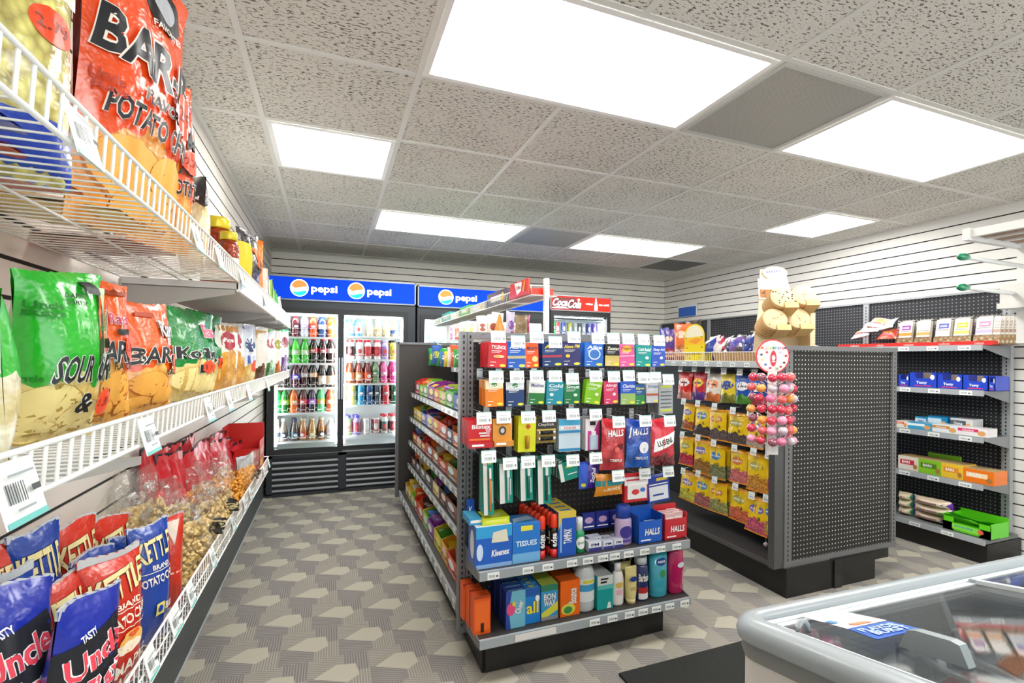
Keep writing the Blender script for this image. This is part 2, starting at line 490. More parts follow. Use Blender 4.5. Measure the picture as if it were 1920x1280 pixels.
# ================================================================ shelving and big fixtures
wire_m = mat('#eceeea', .32, coat=.2)
tagw, tagt = mat('#eef3f1', .35), mat('#6fc3bd', .4)
ink = mat('#4a4f52', .6)
def tag_deco(mb, P, w, h):
    mb.deco([('r', -.5, .5, 0, .1, tagt), *[('r', -.34 + .045 * i, -.34 + .045 * i + (.022 if i % 3 else .03), .34, .66, ink) for i in range(8)], ('r', .14, .36, .44, .54, ink), ('r', -.34, .3, .76, .8, mat('#9aa4a6')), ('r', -.34, .1, .22, .26, mat('#9aa4a6'))], P, w, h)
def wire_shelf(label, x0, xf, y0, y1, zb, zt, tags, grid=False, solid=None, brackets=(), pitch=.0254, group='white wire shelves on the left wall'):
    t = thing('wire_shelf', label, 'shelf', (xf, y0, zb), group=group)
    off = Vector((xf, y0, zb))
    def B(mb, name, par=t): return mb.build(name, par)
    m = MB(); k = 0; y = y0
    ye = solid or y1
    while y <= ye:
        m.tube([(x0 - xf, y - y0, 0), (0, y - y0, 0)], .0014, wire_m, 4, cap=False); y += pitch
    for fx in (x0 - xf + .004, (x0 - xf) / 2): m.tube([(fx, 0, -.003), (fx, ye - y0, -.003)], .0028, wire_m, 5)
    B(m, 'wire_deck')
    m = MB(); y = y0
    while y <= y1:
        m.tube([(0, y - y0, 0), (.003, y - y0, zt - zb)], .0021 if not grid else .0015, wire_m, 5, cap=False); y += pitch
    hs = [0, 1] if not grid else [0, .5, 1]
    for h in hs: m.tube([(.002 * h + .0015, 0, (zt - zb) * h), (.002 * h + .0015, y1 - y0, (zt - zb) * h)], .0032 if h in (0, 1) else .0022, wire_m, 6)
    for yy in (0, y1 - y0):
        m.tube([(0, yy, 0), (x0 - xf, yy, 0)], .003, wire_m, 6)
    m.tube([(0, y1 - y0, zt - zb), (x0 - xf, y1 - y0, zt - zb)], .003, wire_m, 6)
    for i in range(9 if not grid else 12): m.tube([((x0 - xf) * i / 9, y1 - y0, 0), ((x0 - xf) * i / 9, y1 - y0, zt - zb)], .002, wire_m, 5)
    B(m, 'front_lip')
    if solid:
        m = MB(); m.box(x0 - xf, 0.0, solid - y0, y1 - y0, -.022, -.003, mat('#c9c8c8', .45)); m.box(-.004, .006, solid - y0, y1 - y0, -.03, .012, wire_m)
        B(m, 'metal_shelf')
    for yb in brackets:
        m = MB(); q = yb - y0; s = mat('#b4b2ae', .4, .3)
        V = [(x0 - xf, -.10), (x0 - xf, -.024), (-.01, -.024), (-.01, -.036)]
        P = [(a, q - .004, b) for a, b in V] + [(a, q + .004, b) for a, b in V]
        m.add(P, [(0, 1, 2, 3), (7, 6, 5, 4), (0, 3, 7, 4), (1, 0, 4, 5), (2, 1, 5, 6), (3, 2, 6, 7)], s)
        m.box(x0 - xf, x0 - xf + .006, q - .016, q + .016, -.115, -.01, s)
        B(m, 'bracket')
    for yy, w in tags:
        m = MB(); h = .05; q = yy - y0
        M4 = Matrix.Translation((.008, q, (zt - zb) - .036)) @ Matrix.Rotation(math.radians(-14), 4, 'Y')
        m.box(0, .0015, -w / 2, w / 2, -.026, .03, tagw, M4)
        tag_deco(m, lambda x, z, o: M4 @ Vector((.0015 + o, x, z - .026)), w, .056)
        B(m, 'price_tag')
    return t
XU = -.265
up_tags = [(at(140, 270, X=XU).y, .06), (at(362, 430, X=XU).y, .06), (at(405, 490, X=XU).y, .06), (at(448, 520, X=XU).y, .055), (at(492, 560, X=XU).y, .055)]
wire_shelf('uppermost white wire shelf on the left wall, holding large barbecue chip bags', XL + .02, XU, .2, 3.62, 1.528, 1.575, up_tags, solid=1.66, brackets=(1.67, 2.55, 2.83, 3.3, 3.58))
mid_tags = [(at(14, 920, X=XU).y, .06), (at(268, 826, X=XU).y, .06), (at(385, 775, X=XU).y, .06), (at(424, 755, X=XU).y, .06), (at(462, 735, X=XU).y, .06), (at(498, 722, X=XU).y, .055)]
wire_shelf('middle white wire shelf on the left wall, holding green and orange chip bags', XL + .02, XU, .25, 3.62, 1.168, 1.214, mid_tags, brackets=(.9, 2.2, 3.4))
XB = -.35
bas_tags = [(at(275, 1240, X=XB).y, .055), (at(322, 1175, X=XB).y, .07), (at(352, 1128, X=XB).y, .055), (at(394, 1060, X=XB).y, .055), (at(433, 990, X=XB).y, .05), (at(455, 950, X=XB).y, .05), (at(466, 930, X=XB).y, .05), (at(492, 888, X=XB).y, .05), (at(501, 872, X=XB).y, .045)]
wire_shelf('long white wire basket low on the left wall, full of chip bags and popcorn', XL + .02, XB, .3, 3.22, .615, .702, bas_tags, grid=True, brackets=(.9, 1.9, 2.9))

# ---- gondola parts
steel = mat('#77787a', .38, .35); dark = mat('#2b2a2a', .45, grain=.15); black = mat('#151515', .4); deckm = mat('#3b3939', .5, grain=.3)
railm = mat('#9aa2a6', .25, coat=.5); slotm = mat('#0c0c0c', .7)
def upright(mb, x0, x1, y0, y1, z0, z1, face='-y', m=steel):
    mb.box(x0, x1, y0, y1, z0, z1, m)
    z = z0 + .03; c = (x0 + x1) / 2; d = (y0 + y1) / 2
    while z < z1 - .02:
        if face == '-y':
            mb.box(c - .0035, c + .0035, y0 - .0004, y0, z, z + .014, slotm)
        if face == '-x':
            mb.box(x0 - .0004, x0, d - .0035, d + .0035, z, z + .014, slotm)
        z += .0254
def shelf_part(par, x0, x1, y0, y1, z, face, tags, name='shelf', th=.022, railh=.032, rm=None, topm=None, tag_w=.05, org=(0, 0, 0)):
    """steel shelf, its price rail, and the tags in the rail; face says which way the rail looks"""
    ox, oy, oz = org
    m = MB(); m.box(x0 - ox, x1 - ox, y0 - oy, y1 - oy, z - th - oz, z - oz, topm or deckm)
    s = m.build(name, par)
    m = MB(); L = []
    if face == '-y':
        m.box(x0 - ox, x1 - ox, y0 - .012 - oy, y0 - oy, z - railh - oz, z + .004 - oz, rm or railm)
        for q in tags: L.append((Vector((q - ox, y0 - .0125 - oy, z - railh - oz + .002)), 'y'))
    elif face == '-x':
        m.box(x0 - .012 - ox, x0 - ox, y0 - oy, y1 - oy, z - railh - oz, z + .004 - oz, rm or railm)
        for q in tags: L.append((Vector((x0 - .0125 - ox, q - oy, z - railh - oz + .002)), 'x'))
    m.build('price_rail', s)
    for p, k in L:
        m = MB()
        P = (lambda x, zz, o: Vector((p.x + x, p.y - o, p.z + zz))) if k == 'y' else (lambda x, zz, o: Vector((p.x - o, p.y - x, p.z + zz)))
        h = railh - .004
        V = [P(-tag_w / 2, 0, 0), P(tag_w / 2, 0, 0), P(tag_w / 2, h, 0), P(-tag_w / 2, h, 0), P(-tag_w / 2, 0, .001), P(tag_w / 2, 0, .001), P(tag_w / 2, h, .001), P(-tag_w / 2, h, .001)]
        m.add(V, [(4, 5, 6, 7), (0, 1, 5, 4), (2, 3, 7, 6), (1, 2, 6, 5), (3, 0, 4, 7)], tagw)
        m.deco([('r', -.36 + .07 * i, -.33 + .07 * i, .3, .7, mat('#70777a')) for i in range(7)] + [('r', .2, .38, .35, .6, ink)], lambda x, zz, o: P(x, zz, o + .001), tag_w, h)
        m.build('price_tag', s)
    return s

# ---- first gondola: medicine end, sweets along its left side
G1X0, G1X1, G1Y, G1YB, G1Z = .535, 1.565, 2.06, 4.24, 1.42
g1 = thing('gondola_shelving', 'dark gondola shelf unit with medicine packets on its end and sweets down its left side', 'shelving', (1.05, G1Y, 0))
O1 = (1.05, G1Y, 0)
def b1(m, a, *r): m.box(a[0] - O1[0], a[1] - O1[0], a[2] - O1[1], a[3] - O1[1], a[4], a[5], *r)
m = MB(); b1(m, (G1X0 + .055, G1X1 - .03, G1Y + .012, G1Y + .03, .1, G1Z - .03), pegboard('#201e1d', '#4d4a48', 0, 2))
m.build('end_panel', g1)
m = MB(); b1(m, (G1X0 + .03, G1X1 - .02, G1Y, G1Y + .035, G1Z - .03, G1Z), steel); b1(m, (G1X0 + .055, G1X1 - .03, G1Y + .002, G1Y + .012, G1Z - .045, G1Z - .03), mat('#aaa7a3', .4)); m.build('top_rail', g1)
for xa, xb in ((G1X0, G1X0 + .028), (G1X0 + .03, G1X0 + .058), (G1X1 - .03, G1X1)):
    m = MB(); upright(m, xa - O1[0], xb - O1[0], -.006, .04, .09, G1Z); m.build('upright', g1)
m = MB(); b1(m, (1.05, 1.07, G1Y + .04, G1YB, .1, 1.40), dark); m.build('centre_panel', g1)
m = MB(); b1(m, (G1X0 + .02, G1X1, G1YB, G1YB + .02, .1, 1.42), mat('#3a3735', .45)); m.build('far_panel', g1)
m = MB(); b1(m, (G1X0 - .005, G1X0 + .02, G1YB - .005, G1YB + .025, .1, 1.44), steel); b1(m, (G1X0 + .01, G1X1, G1YB - .005, G1YB + .025, 1.42, 1.44), steel); m.build('far_upright', g1)
m = MB(); b1(m, (G1X0 + .06, G1X1 - .06, 1.90, G1YB, 0, .10), black); b1(m, (G1X0 + .07, 1.37, 1.88, 1.90, 0.012, .125), black); m.build('kick_base', g1)
ys = lambda a, b, k: [a + (b - a) * (i + .5) / k for i in range(k)]
SIDE = [(.655, 1.005), (.645, .80), (.638, .60), (.63, .405)]
for i, (xf, z) in enumerate(SIDE):
    shelf_part(g1, xf, 1.05, 2.12, 4.15, z, '-x', ys(2.15, 4.1, 15), org=O1, tag_w=.055, railh=.03)
shelf_part(g1, .84, 1.05, 2.15, 3.45, 1.235, '-x', ys(2.2, 3.4, 10), org=O1, tag_w=.055, railh=.03)
shelf_part(g1, .565, 1.05, 2.10, 4.18, .165, '-x', ys(2.15, 4.1, 14), 'base_shelf', org=O1, tag_w=.05, railh=.045)
lowtags = [at(px_, 1130, Y=1.82).x for px_ in (1115, 1148, 1180, 1205, 1230, 1255, 1283)]
sl = shelf_part(g1, .56, 1.60, 1.83, G1Y, .178, '-y', lowtags, 'end_shelf', org=O1)
m = MB(); xa = at(966, 1190, Y=1.815).x; xb = at(1043, 1175, Y=1.815).x; b1(m, (xa, xb, 1.815, 1.8165, .152, .178), mat('#d8d6d4', .4)); m.build('rail_card', sl)
midtags = [at(px_, 1050, Y=1.83).x for px_ in (925, 990, 1027, 1072, 1102, 1130, 1152, 1178, 1208, 1238, 1268)]
sm = shelf_part(g1, .56, 1.60, 1.84, G1Y, .445, '-y', midtags, 'end_shelf', org=O1)
for par, z in ((sl, .178), (sm, .445)):
    for x in (.556, 1.60):
        m = MB(); V = [(1.83, z - .03), (1.83, z + .004), (G1Y, z + .05), (G1Y, z - .055)]
        P = [(x - O1[0], a - O1[1], b) for a, b in V] + [(x + .004 - O1[0], a - O1[1], b) for a, b in V]
        m.add(P, [(0, 1, 2, 3), (7, 6, 5, 4), (0, 3, 7, 4), (1, 0, 4, 5), (2, 1, 5, 6), (3, 2, 6, 7)], steel); m.build('shelf_bracket', par)

# ---- second gondola: bagged sweets on hooks, pegboard end
g2 = thing('gondola_shelving', 'dark gondola with white-dotted pegboard end and yellow sweet bags on its left side', 'shelving', (2.8, 1.94, 0))
O2 = (2.8, 1.94, 0)
def b2(m, a, *r): m.box(a[0] - O2[0], a[1] - O2[0], a[2] - O2[1], a[3] - O2[1], a[4], a[5], *r)
pb_dark = pegboard('#232221', '#d8d8d0', 0, 2, .14)
m = MB(); b2(m, (2.40, 3.25, 1.95, 1.962, .19, 1.365), pb_dark); m.build('end_panel', g2)
for a in ((2.345, 2.40), (3.245, 3.285)):
    m = MB(); upright(m, a[0] - O2[0], a[1] - O2[0], .0, .04, .165, 1.385); m.build('upright', g2)
m = MB(); b2(m, (2.275, 2.345, 1.945, 1.985, .16, 1.37), mat('#58595a', .4, .3)); m.build('corner_post', g2)
m = MB(); b2(m, (2.28, 3.285, 1.937, 1.985, 1.362, 1.388), steel); m.build('panel_rail', g2); m = MB(); b2(m, (2.34, 3.285, 1.937, 1.985, .16, .188), steel); m.build('panel_rail', g2)
m = MB(); b2(m, (2.795, 2.815, 1.98, 4.3, .16, 1.37), pegboard('#242323', '#3f3d3c', 1, 2)); m.build('back_panel', g2)
m = MB(); b2(m, (2.345, 3.07, 1.925, 4.3, 0, .16), black); b2(m, (2.71, 2.77, 1.915, 1.925, 0, .16), mat('#1d1d1d', .3)); b2(m, (2.7, 3.2, 1.93, 1.99, .11, .165), black); m.build('kick_base', g2)
shelf_part(g2, 2.33, 2.80, 1.985, 4.3, .165, '-x', [], 'base_shelf', rm=mat('#4c4d4e', .3), org=O2, railh=.02)
shelf_part(g2, 2.37, 2.80, 1.985, 4.2, 1.292, '-x', ys(2.05, 3.6, 14), 'top_shelf', org=O2, rm=mat('#b9bfc2', .25), topm=mat('#8b8d8f', .4), tag_w=.04)
m = MB(); b2(m, (2.815, 3.24, 1.985, 4.2, 1.27, 1.29), mat('#8b8d8f', .4)); m.build('top_shelf', g2)

# ---- wall gondola on the right
gw = thing('wall_shelving', 'tall dark pegboard wall shelving unit along the right-hand wall', 'shelving', (4.34, 1.83, 0))
OW = (4.34, 1.83, 0)
def bw(m, a, *r): m.box(a[0] - OW[0], a[1] - OW[0], a[2] - OW[1], a[3] - OW[1], a[4], a[5], *r)
pw = pegboard('#2b2c30', '#8b9096', 1, 2)
Y0 = 1.86
for i in range(4):
    m = MB(); bw(m, (4.30, 4.318, Y0 + .915 * i + .02, min(Y0 + .915 * (i + 1) - .02, 5.5), .14, 1.795), pw); m.build('back_panel', gw)
for i in range(5):
    y = Y0 + .915 * i
    m = MB(); upright(m, 4.285 - OW[0], 4.325 - OW[0], y - .022 - OW[1], y + .022 - OW[1], .1, 1.80, '-x', mat('#a9adaf', .35, .3)); m.build('upright', gw)
m = MB(); bw(m, (4.28, 4.33, Y0 - .02, 5.5, 1.795, 1.81), mat('#a9adaf', .35, .3)); m.build('top_rail', gw)
m = MB(); bw(m, (3.95, 4.34, 1.80, 5.5, 0, .13), black); m.build('kick_base', gw)
wr = mat('#a6abb0', .25, coat=.4)
for z, xf in ((1.415, 3.98), (1.115, 4.0), (.808, 4.0), (.498, 4.0)):
    for i in range(4):
        ya, yb = Y0 + .915 * i - .015, min(Y0 + .915 * (i + 1) - .02, 5.48)
        k = shelf_part(gw, xf, 4.30, ya, yb, z, '-x', ys(ya, yb, 5), org=OW, rm=wr, topm=mat('#55575a', .4), railh=.034, tag_w=.07)
        m = MB()
        V = [(xf, z - .02), (4.30, z - .09), (4.30, z), (xf, z)]
        P = [(a - OW[0], ya - OW[1] - .003, b) for a, b in V] + [(a - OW[0], ya - OW[1], b) for a, b in V]
        m.add(P, [(0, 1, 2, 3), (7, 6, 5, 4), (0, 3, 7, 4), (1, 0, 4, 5), (2, 1, 5, 6), (3, 2, 6, 7)], mat('#8b8f92', .4, .3)); m.build('shelf_bracket', k)
shelf_part(gw, 3.93, 4.30, 1.80, 5.48, .158, '-x', ys(1.9, 5.4, 18), 'base_shelf', org=OW, rm=wr, topm=mat('#6e7072', .4), railh=.03, tag_w=.07)

# ---- white wire display rail on top of the first gondola
t = thing('wire_shelf', 'white wire shelf raised on a post above the medicine gondola, pointing at the coolers', 'shelf', (.93, 2.2, 1.62))
m = MB()
for i in range(int(2.5 / .0254) + 1):
    y = i * .0254
    m.tube([(.14, y, 0), (0, y, 0), (-.004, y, .046)], .0016, wire_m, 4, cap=False)
m.tube([(.14, 0, 0), (.14, 2.5, 0)], .003, wire_m, 6); m.build('wire_deck', t)
m = MB(); m.tube([(-.004, 0, .047), (-.004, 2.5, .047)], .0032, wire_m, 6); m.tube([(0, 0, 0), (0, 2.5, 0)], .0032, wire_m, 6); m.tube([(0, 2.5, 0), (.14, 2.5, 0), (.14, 2.5, .05), (0, 2.5, .05)], .004, wire_m, 6, True); m.build('front_lip', t)
m = MB(); m.box(.066, .09, -.02, .0, -.23, .085, wire_m); m.tube([(0, -.003, 0), (.1, -.003, 0), (.1, -.003, .05), (0, -.003, .047)], .003, wire_m, 5, True); m.build('post', t)
m = MB(); m.box(.10, .14, 2.3, 2.32, -.23, .02, wire_m); m.build('post', t)

# ---- coolers
cab = mat('#30353a', .4, .2); cabd = mat('#1b1d20', .45); chrome = mat('#9da4a8', .25, .7); liner = mat('#eef3f4', .4)
YC = 4.93
def cooler(label, x0, x1, ztop, zh, header, doors, zd0, zd1, grille, sx):
    t = thing('drinks_cooler', label, 'cooler', (x0, YC, 0), group='glass-door drinks coolers along the back wall')
    W = x1 - x0
    def B(name, fn, par=t):
        m = MB(); fn(m); return m.build(name, par)
    B('cabinet', lambda m: [m.box(*a, cab) for a in ((0, .05, .04, .57, .03, ztop), (W - .05, W, .04, .57, .03, ztop), (0, W, .545, .57, .03, ztop), (0, W, .04, .57, ztop - .27, ztop), (0, W, .04, .57, .03, .41))])
    B('liner', lambda m: [m.box(*a, liner) for a in ((.05, .055, .06, .54, .41, ztop - .27), (W - .055, W - .05, .06, .54, .41, ztop - .27), (.05, W - .05, .535, .544, .41, ztop - .27), (.05, W - .05, .06, .54, .41, .416), (.05, W - .05, .06, .54, ztop - .276, ztop - .27))])
    B('front_frame', lambda m: [m.box(*a, cab) for a in ((0, doors[0][0] - .045, 0, .05, .03, zh), (doors[-1][1] + .045, W, 0, .05, .03, zh), (doors[0][0] - .045, doors[-1][1] + .045, 0, .05, zd1 + .05, zh), (doors[0][0] - .045, doors[-1][1] + .045, .0, .05, .385, zd0 - .03))])
    B('chrome_strip', lambda m: m.box(0.02, W - .02, -.006, 0, .388, .402, chrome))
    h = B('sign_box', lambda m: [m.box(*a, mat('#8d9499', .3, .5)) for a in ((0, W, -.02, .04, ztop - .012, ztop), (0, W, -.02, .04, zh, zh + .012), (0, .012, -.02, .04, zh, ztop), (W - .012, W, -.02, .04, zh, ztop))])
    header(h, W, zh + .012, ztop - .012)
    for i, (a, b) in enumerate(doors):
        d = B('door', lambda m: [m.box(*q, cabd) for q in ((a - .045, a, -.012 + .014 * i, .02, zd0 - .05, zd1 + .05), (b, b + .045, -.012 + .014 * i, .02, zd0 - .05, zd1 + .05), (a, b, -.012 + .014 * i, .02, zd0 - .05, zd0), (a, b, -.012 + .014 * i, .02, zd1, zd1 + .05))])
        B('glass_pane', lambda m: m.box(a, b, .002, .006, zd0, zd1, glassy((.96, .98, .98), .93)), d)
        B('handle', lambda m: m.box(b + .008 if i == 0 else a - .02, b + .02 if i == 0 else a - .008, -.02, -.01, .9, 1.3, chrome), d)
        L = MB(); L.box(a + .004, a + .018, .035, .055, zd0 + .02, zd1 - .02, mat('#f4fbff', .5, es=16.)); L.box(b - .018, b - .004, .035, .055, zd0 + .02, zd1 - .02, mat('#f4fbff', .5, es=16.)); L.box(a + .02, b - .02, .04, .06, zd1 - .02, zd1 - .006, mat('#f4fbff', .5, es=16.)); L.build('lamp_tube', t)
        for z in sx[i]:
            s = B('rack', lambda m: [m.tube([(a - .02, .07 + .03 * k, z - .004), (b + .02, .07 + .03 * k, z - .004)], .003, wire_m, 5) for k in range(15)] + [m.box(a - .02, b + .02, .058, .068, z - .016, z + .002, mat('#f3f7f8', .3))])
            def fence(m):
                x = a; q = .079
                P = []
                while x < b - .02:
                    P += [(x, .062, z + .03), (x + q * .35, .062, z + .03), (x + q * .38, .062, z + .048), (x + q * .62, .062, z + .048), (x + q * .65, .062, z + .03)]; x += q
                m.tube(P, .0022, wire_m, 5)
            B('bottle_guard', fence, s)
    def gr(m):
        for a, b in grille:
            m.box(a, b, .015, .04, .03, .36, cabd)
            for k in range(6):
                z = .06 + k * .052
                m.quad([(a, .012, z + .006), (b, .012, z + .006), (b, -.006, z - .006), (a, -.006, z - .006)], mat('#a8aeb3', .3, .3))
                m.box(a, b, -.007, .0, z - .012, z - .006, mat('#787e84', .35, .3))
    B('grille', gr)
    B('grille_frame', lambda m: [m.box(*a, cab) for a in ((0, grille[0][0], -.002, .04, .02, .385), (grille[-1][1], W, -.002, .04, .02, .385), (0, W, -.002, .04, .36, .385), (0, W, -.002, .04, .0, .03))] + ([m.box(grille[0][1], grille[1][0], -.002, .04, .02, .385, cab)] if len(grille) > 1 else []))
    return t
def glow(c, s): return mat(c, .6, es=s, spec=.08)
def pepsi_head(h, W, z0, z1):
    m = MB(); m.box(.012, W - .012, -.012, 0, z0, z1, glow('#0a3fd0', .32)); H = z1 - z0
    P = lambda x, z, o: Vector((x + W / 2, -.012 - o, z + z0))
    wh = glow('#ffffff', 1.0)
    D = []
    for cx in ((-.30, .075)):
        w = .082 * 1.36 / W
        D += [('e', cx, .52, w * .72, .40, wh)]
        n_ = 14; rx, rz = w * .62, .345
        top = [(cx + rx * math.cos(math.pi * i / n_), .53 + rz * math.sin(math.pi * i / n_)) for i in range(n_ + 1)]
        D += [('p', [(cx + rx * .95, .60)] + top[2:-1] + [(cx - rx * .6, .5)], glow('#f0743c', .8))]
        bot = [(cx + rx * math.cos(math.pi + math.pi * i / n_), .50 + rz * math.sin(math.pi + math.pi * i / n_)) for i in range(n_ + 1)]
        D += [('p', [(cx - rx * .4, .32)] + bot[2:-2] + [(cx + rx * .8, .42)], glow('#22a6bd', .8))]
        D += [('t', 'pepsi', cx + w * 1.9 + .005, .47, .17 * 1.36 / W, .44, wh)]
    m.deco(D, P, W, H); m.build('sign_face', h)
AX0, AX1 = -.55, .805
cooler('double-door cooler at the left, glowing blue sign and five racks of drinks', AX0, AX1, 2.062, 1.835, pepsi_head,
       [(.065, .615), (.668, 1.235)], .445, 1.715, [(.05, .625), (.70, 1.29)], [(1.495, 1.245, 1.01, .77, .50), (1.515, 1.285, 1.045, .83, .53)])
cooler('double-door cooler in the middle, its blue sign half hidden by a wire shelf', .825, 2.29, 2.045, 1.825, pepsi_head,
       [(.075, .70), (.76, 1.39)], .445, 1.70, [(.05, .70), (.76, 1.41)], [(1.50, 1.30, 1.05, .80, .55), (1.50, 1.30, 1.05, .80, .55)])
def coke_head(h, W, z0, z1):
    m = MB(); m.box(.012, W - .012, -.012, 0, z0, z1, glow('#d8281e', .8)); H = z1 - z0
    P = lambda x, z, o: Vector((x + W / 2, -.012 - o, z + z0)); wh = glow('#ffffff', .95); dk = mat('#3a2226', .5)
    D = [('p', [(-.48, .02), (-.02, .02), (-.04, .5), (-.1, .95), (-.3, .9), (-.44, .98)], mat('#6b2326', .5, es=.3)),
         ('t', 'Coca', -.335, .55, .24, .56, wh, dk, .35), ('t', 'Cola', -.105, .47, .22, .62, wh, dk, .35), ('p', [(-.47, .12), (-.38, .25), (-.26, .2), (-.2, .12), (-.28, .13), (-.38, .17)], wh), ('e', -.045, .8, .02, .07, wh),
         ('t', 'enjoy', .13, .5, .12, .17, wh), ('t', 'ice cold', .375, .5, .17, .15, wh),
         ('p', [(.215, .05), (.265, .05), (.268, .4), (.258, .55), (.25, .8), (.248, .95), (.232, .95), (.23, .8), (.222, .55), (.212, .4)], wh)]
    m.deco(D, P, W, H); m.build('sign_face', h)
cooler('narrow single-door cooler with a red cola sign, at the right end of the row', 2.31, 3.11, 2.035, 1.855, coke_head,
       [(.055, .745)], .445, 1.80, [(.05, .75)], [(1.585, 1.38, 1.14, .9, .65)])
# ================================================================ slant-top freezer and the rack above it
FR = math.radians(-2.2)
fz = thing('chest_freezer', 'white chest freezer with grey rounded rim and sliding glass lids, bottom right corner', 'freezer', (.665, .655, 0), FR)
FL, FD = 1.9, .66
rimg = mat('#9aa3a8', .35, coat=.2); rimd = mat('#7c807f', .4); bodyw = mat('#d6d4cf', .35)
def ztop(w): return .852 + .215 * w
def outline(r=.055, inset=0.):
    P = []
    for cx, cy, a0 in ((r, -r, 90), (r, -FD + r, 180), (FL - r, -FD + r, 270), (FL - r, -r, 0)):
        for k in range(7):
            a = math.radians(a0 + 15 * k); P.append((cx + (r - inset) * math.cos(a), cy + (r - inset) * math.sin(a)))
    return P
def ring(prof, m_, mb):
    n_ = None; V = []
    for off, dz in prof:
        O = outline(.055, -off) if off > -.05 else outline(.055, .05)
        n_ = len(O); V += [(x, y, ztop(-y) + dz) for x, y in O]
    Fs = []
    for i in range(len(prof) - 1):
        for t in range(n_): Fs.append((i * n_ + t, (i + 1) * n_ + t, (i + 1) * n_ + (t + 1) % n_, i * n_ + (t + 1) % n_))
    mb.add(V, Fs, m_, True)
m = MB(); O = outline(); n_ = len(O)
V = [(x, y, .04) for x, y in O] + [(x, y, ztop(-y) - .06) for x, y in O]
m.add(V, [(t, n_ + t, n_ + (t + 1) % n_, (t + 1) % n_) for t in range(n_)], bodyw, True); m.build('cabinet', fz)
m = MB(); ring([(.002, -.062), (.006, -.05), (.004, -.036)], rimd, m); m.build('lower_trim', fz)
m = MB(); ring([(.004, -.036), (.012, -.03), (.015, -.018), (.011, -.005), (.002, .002), (-.012, .004), (-.022, .002), (-.028, -.006), (-.030, -.03)], rimg, m); m.build('rim', fz)
m = MB()
def pl(x0, x1, w0, w1, dz, th, mm): 
    V = [(x, -w, ztop(w) + dz + q) for q in (0, th) for w in (w0, w1) for x in (x0, x1)]
    m.add(V, [(0, 1, 3, 2), (4, 6, 7, 5), (0, 4, 5, 1), (2, 3, 7, 6), (0, 2, 6, 4), (1, 5, 7, 3)], mm)
for a in ((.03, FL - .03, .03, .042, -.02, .01), (.03, FL - .03, FD - .042, FD - .03, -.02, .01), (.03, .042, .03, FD - .03, -.02, .01), (FL - .042, FL - .03, .03, FD - .03, -.02, .01)): pl(*a, mat('#dfe5e7', .25))
m.build('track', fz)
li = mat('#e9eff3', .5)
m = MB()
m.box(.05, FL - .05, -.052, -.05, .3, .845, li); m.box(.05, FL - .05, -FD + .05, -FD + .052, .3, .95, li); m.box(.05, .052, -FD + .05, -.05, .3, .84, li); m.box(FL - .052, FL - .05, -FD + .05, -.05, .3, .84, li); m.box(.05, FL - .05, -FD + .05, -.05, .29, .3, li)
m.build('liner', fz)
gl = glassy((.98, .99, .99), .92)
for k, (a, b, dz) in enumerate(((.044, .60, -.02), (.565, FL - .044, -.013))):
    m = MB()
    for q in ((a, b, .044, .056), (a, b, FD - .056, FD - .044), (a, a + .012, .044, FD - .044), (b - .012, b, .044, FD - .044)): pl(*q, dz, .008, mat('#d3dadd', .25))
    lid = m.build('glass_lid', fz)
    m = MB(); pl(a + .01, b - .01, .05, FD - .05, dz + .002, .004, gl); m.build('glass_pane', lid)
    if k == 0:
        m = MB(); V = []
        for i in range(9):
            tt = i / 8; V.append((.135 + .008 * math.sin(math.pi * tt), -.19 - .085 * tt, ztop(.19 + .085 * tt) + .02 * math.sin(math.pi * min(1, tt * 3 if tt < .33 else (1 if tt < .67 else (1 - tt) * 3)) / 2)))
        V = [Vector(p) for p in V]
        Pl = [Vector((x, p.y, z)) for p, z in ((V[0], 0), (V[1], .9), (V[2], 1), (V[6], 1), (V[7], .9), (V[8], 0)) for x, z in ((.13, ztop(-p.y) - .012 + .03 * z), (.145, ztop(-p.y) - .012 + .03 * z))]
        m.add(Pl, [(0, 2, 4, 6, 8, 10), (11, 9, 7, 5, 3, 1)] + [(2 * i, 2 * i + 1, 2 * i + 3, 2 * i + 2) for i in range(5)] + [(10, 11, 1, 0)], mat('#8f999d', .3)); m.build('handle', lid)
m = MB(); V = [Vector((.066 + .012 * math.cos(i * math.pi / 5), -.085, ztop(.085) - .016 + .02 * math.sin(i * math.pi / 5))) for i in range(6)]
m.tube(V, .005, rimg, 6); m.build('lid_stop', fz)
def fpt(u, w, z): 
    c, s_ = math.cos(FR), math.sin(FR); return Vector((.665 + u * c + w * s_, .66 + u * s_ - w * c, z))
# paper notices lying on the glass
def on_glass(name, label, cat, C, D, base, hh):
    m = MB(); P = lambda x, z, o: Vector((x, -z, ztop(z) - .006 + o))
    C2 = C; m.tri(C2, [(0, 1, 2), (0, 2, 3)], base, P, 0)
    m.tri(C2, [(2, 1, 0), (3, 2, 0)], base, P, -.0008)
    for k, (typ, *q) in enumerate(D):
        if typ == 't':
            s_, cx, cw, tw, th, ro, col = q; V, T = glyphs(s_, .03); r = math.radians(ro)
            m.tri([(cx + x * tw * math.cos(r) - y * th * math.sin(r), cw - (x * tw * math.sin(r) + y * th * math.cos(r))) for x, y in V], [t_[::-1] for t_ in T], col, P, .001 + .0006 * k)
        else:
            V = q[0]; m.tri(V, [(0, 1, 2), (0, 2, 3)], q[1], P, .001 + .0006 * k)
    o = m.build(name, None, (.665, .655, 0), FR); tag(o, label, cat)
on_glass('notice', 'white paper notice lying on the left glass lid of the freezer', 'notice', [(.107, .046), (.184, .050), (.205, .124), (.118, .121)], [('q', [(.135, .108), (.17, .112), (.18, .12), (.14, .118)], mat('#e8855a')), ('q', [(.112, .085), (.125, .087), (.13, .1), (.116, .098)], mat('#4d86c4'))], mat('#eceef0', .4), 0)
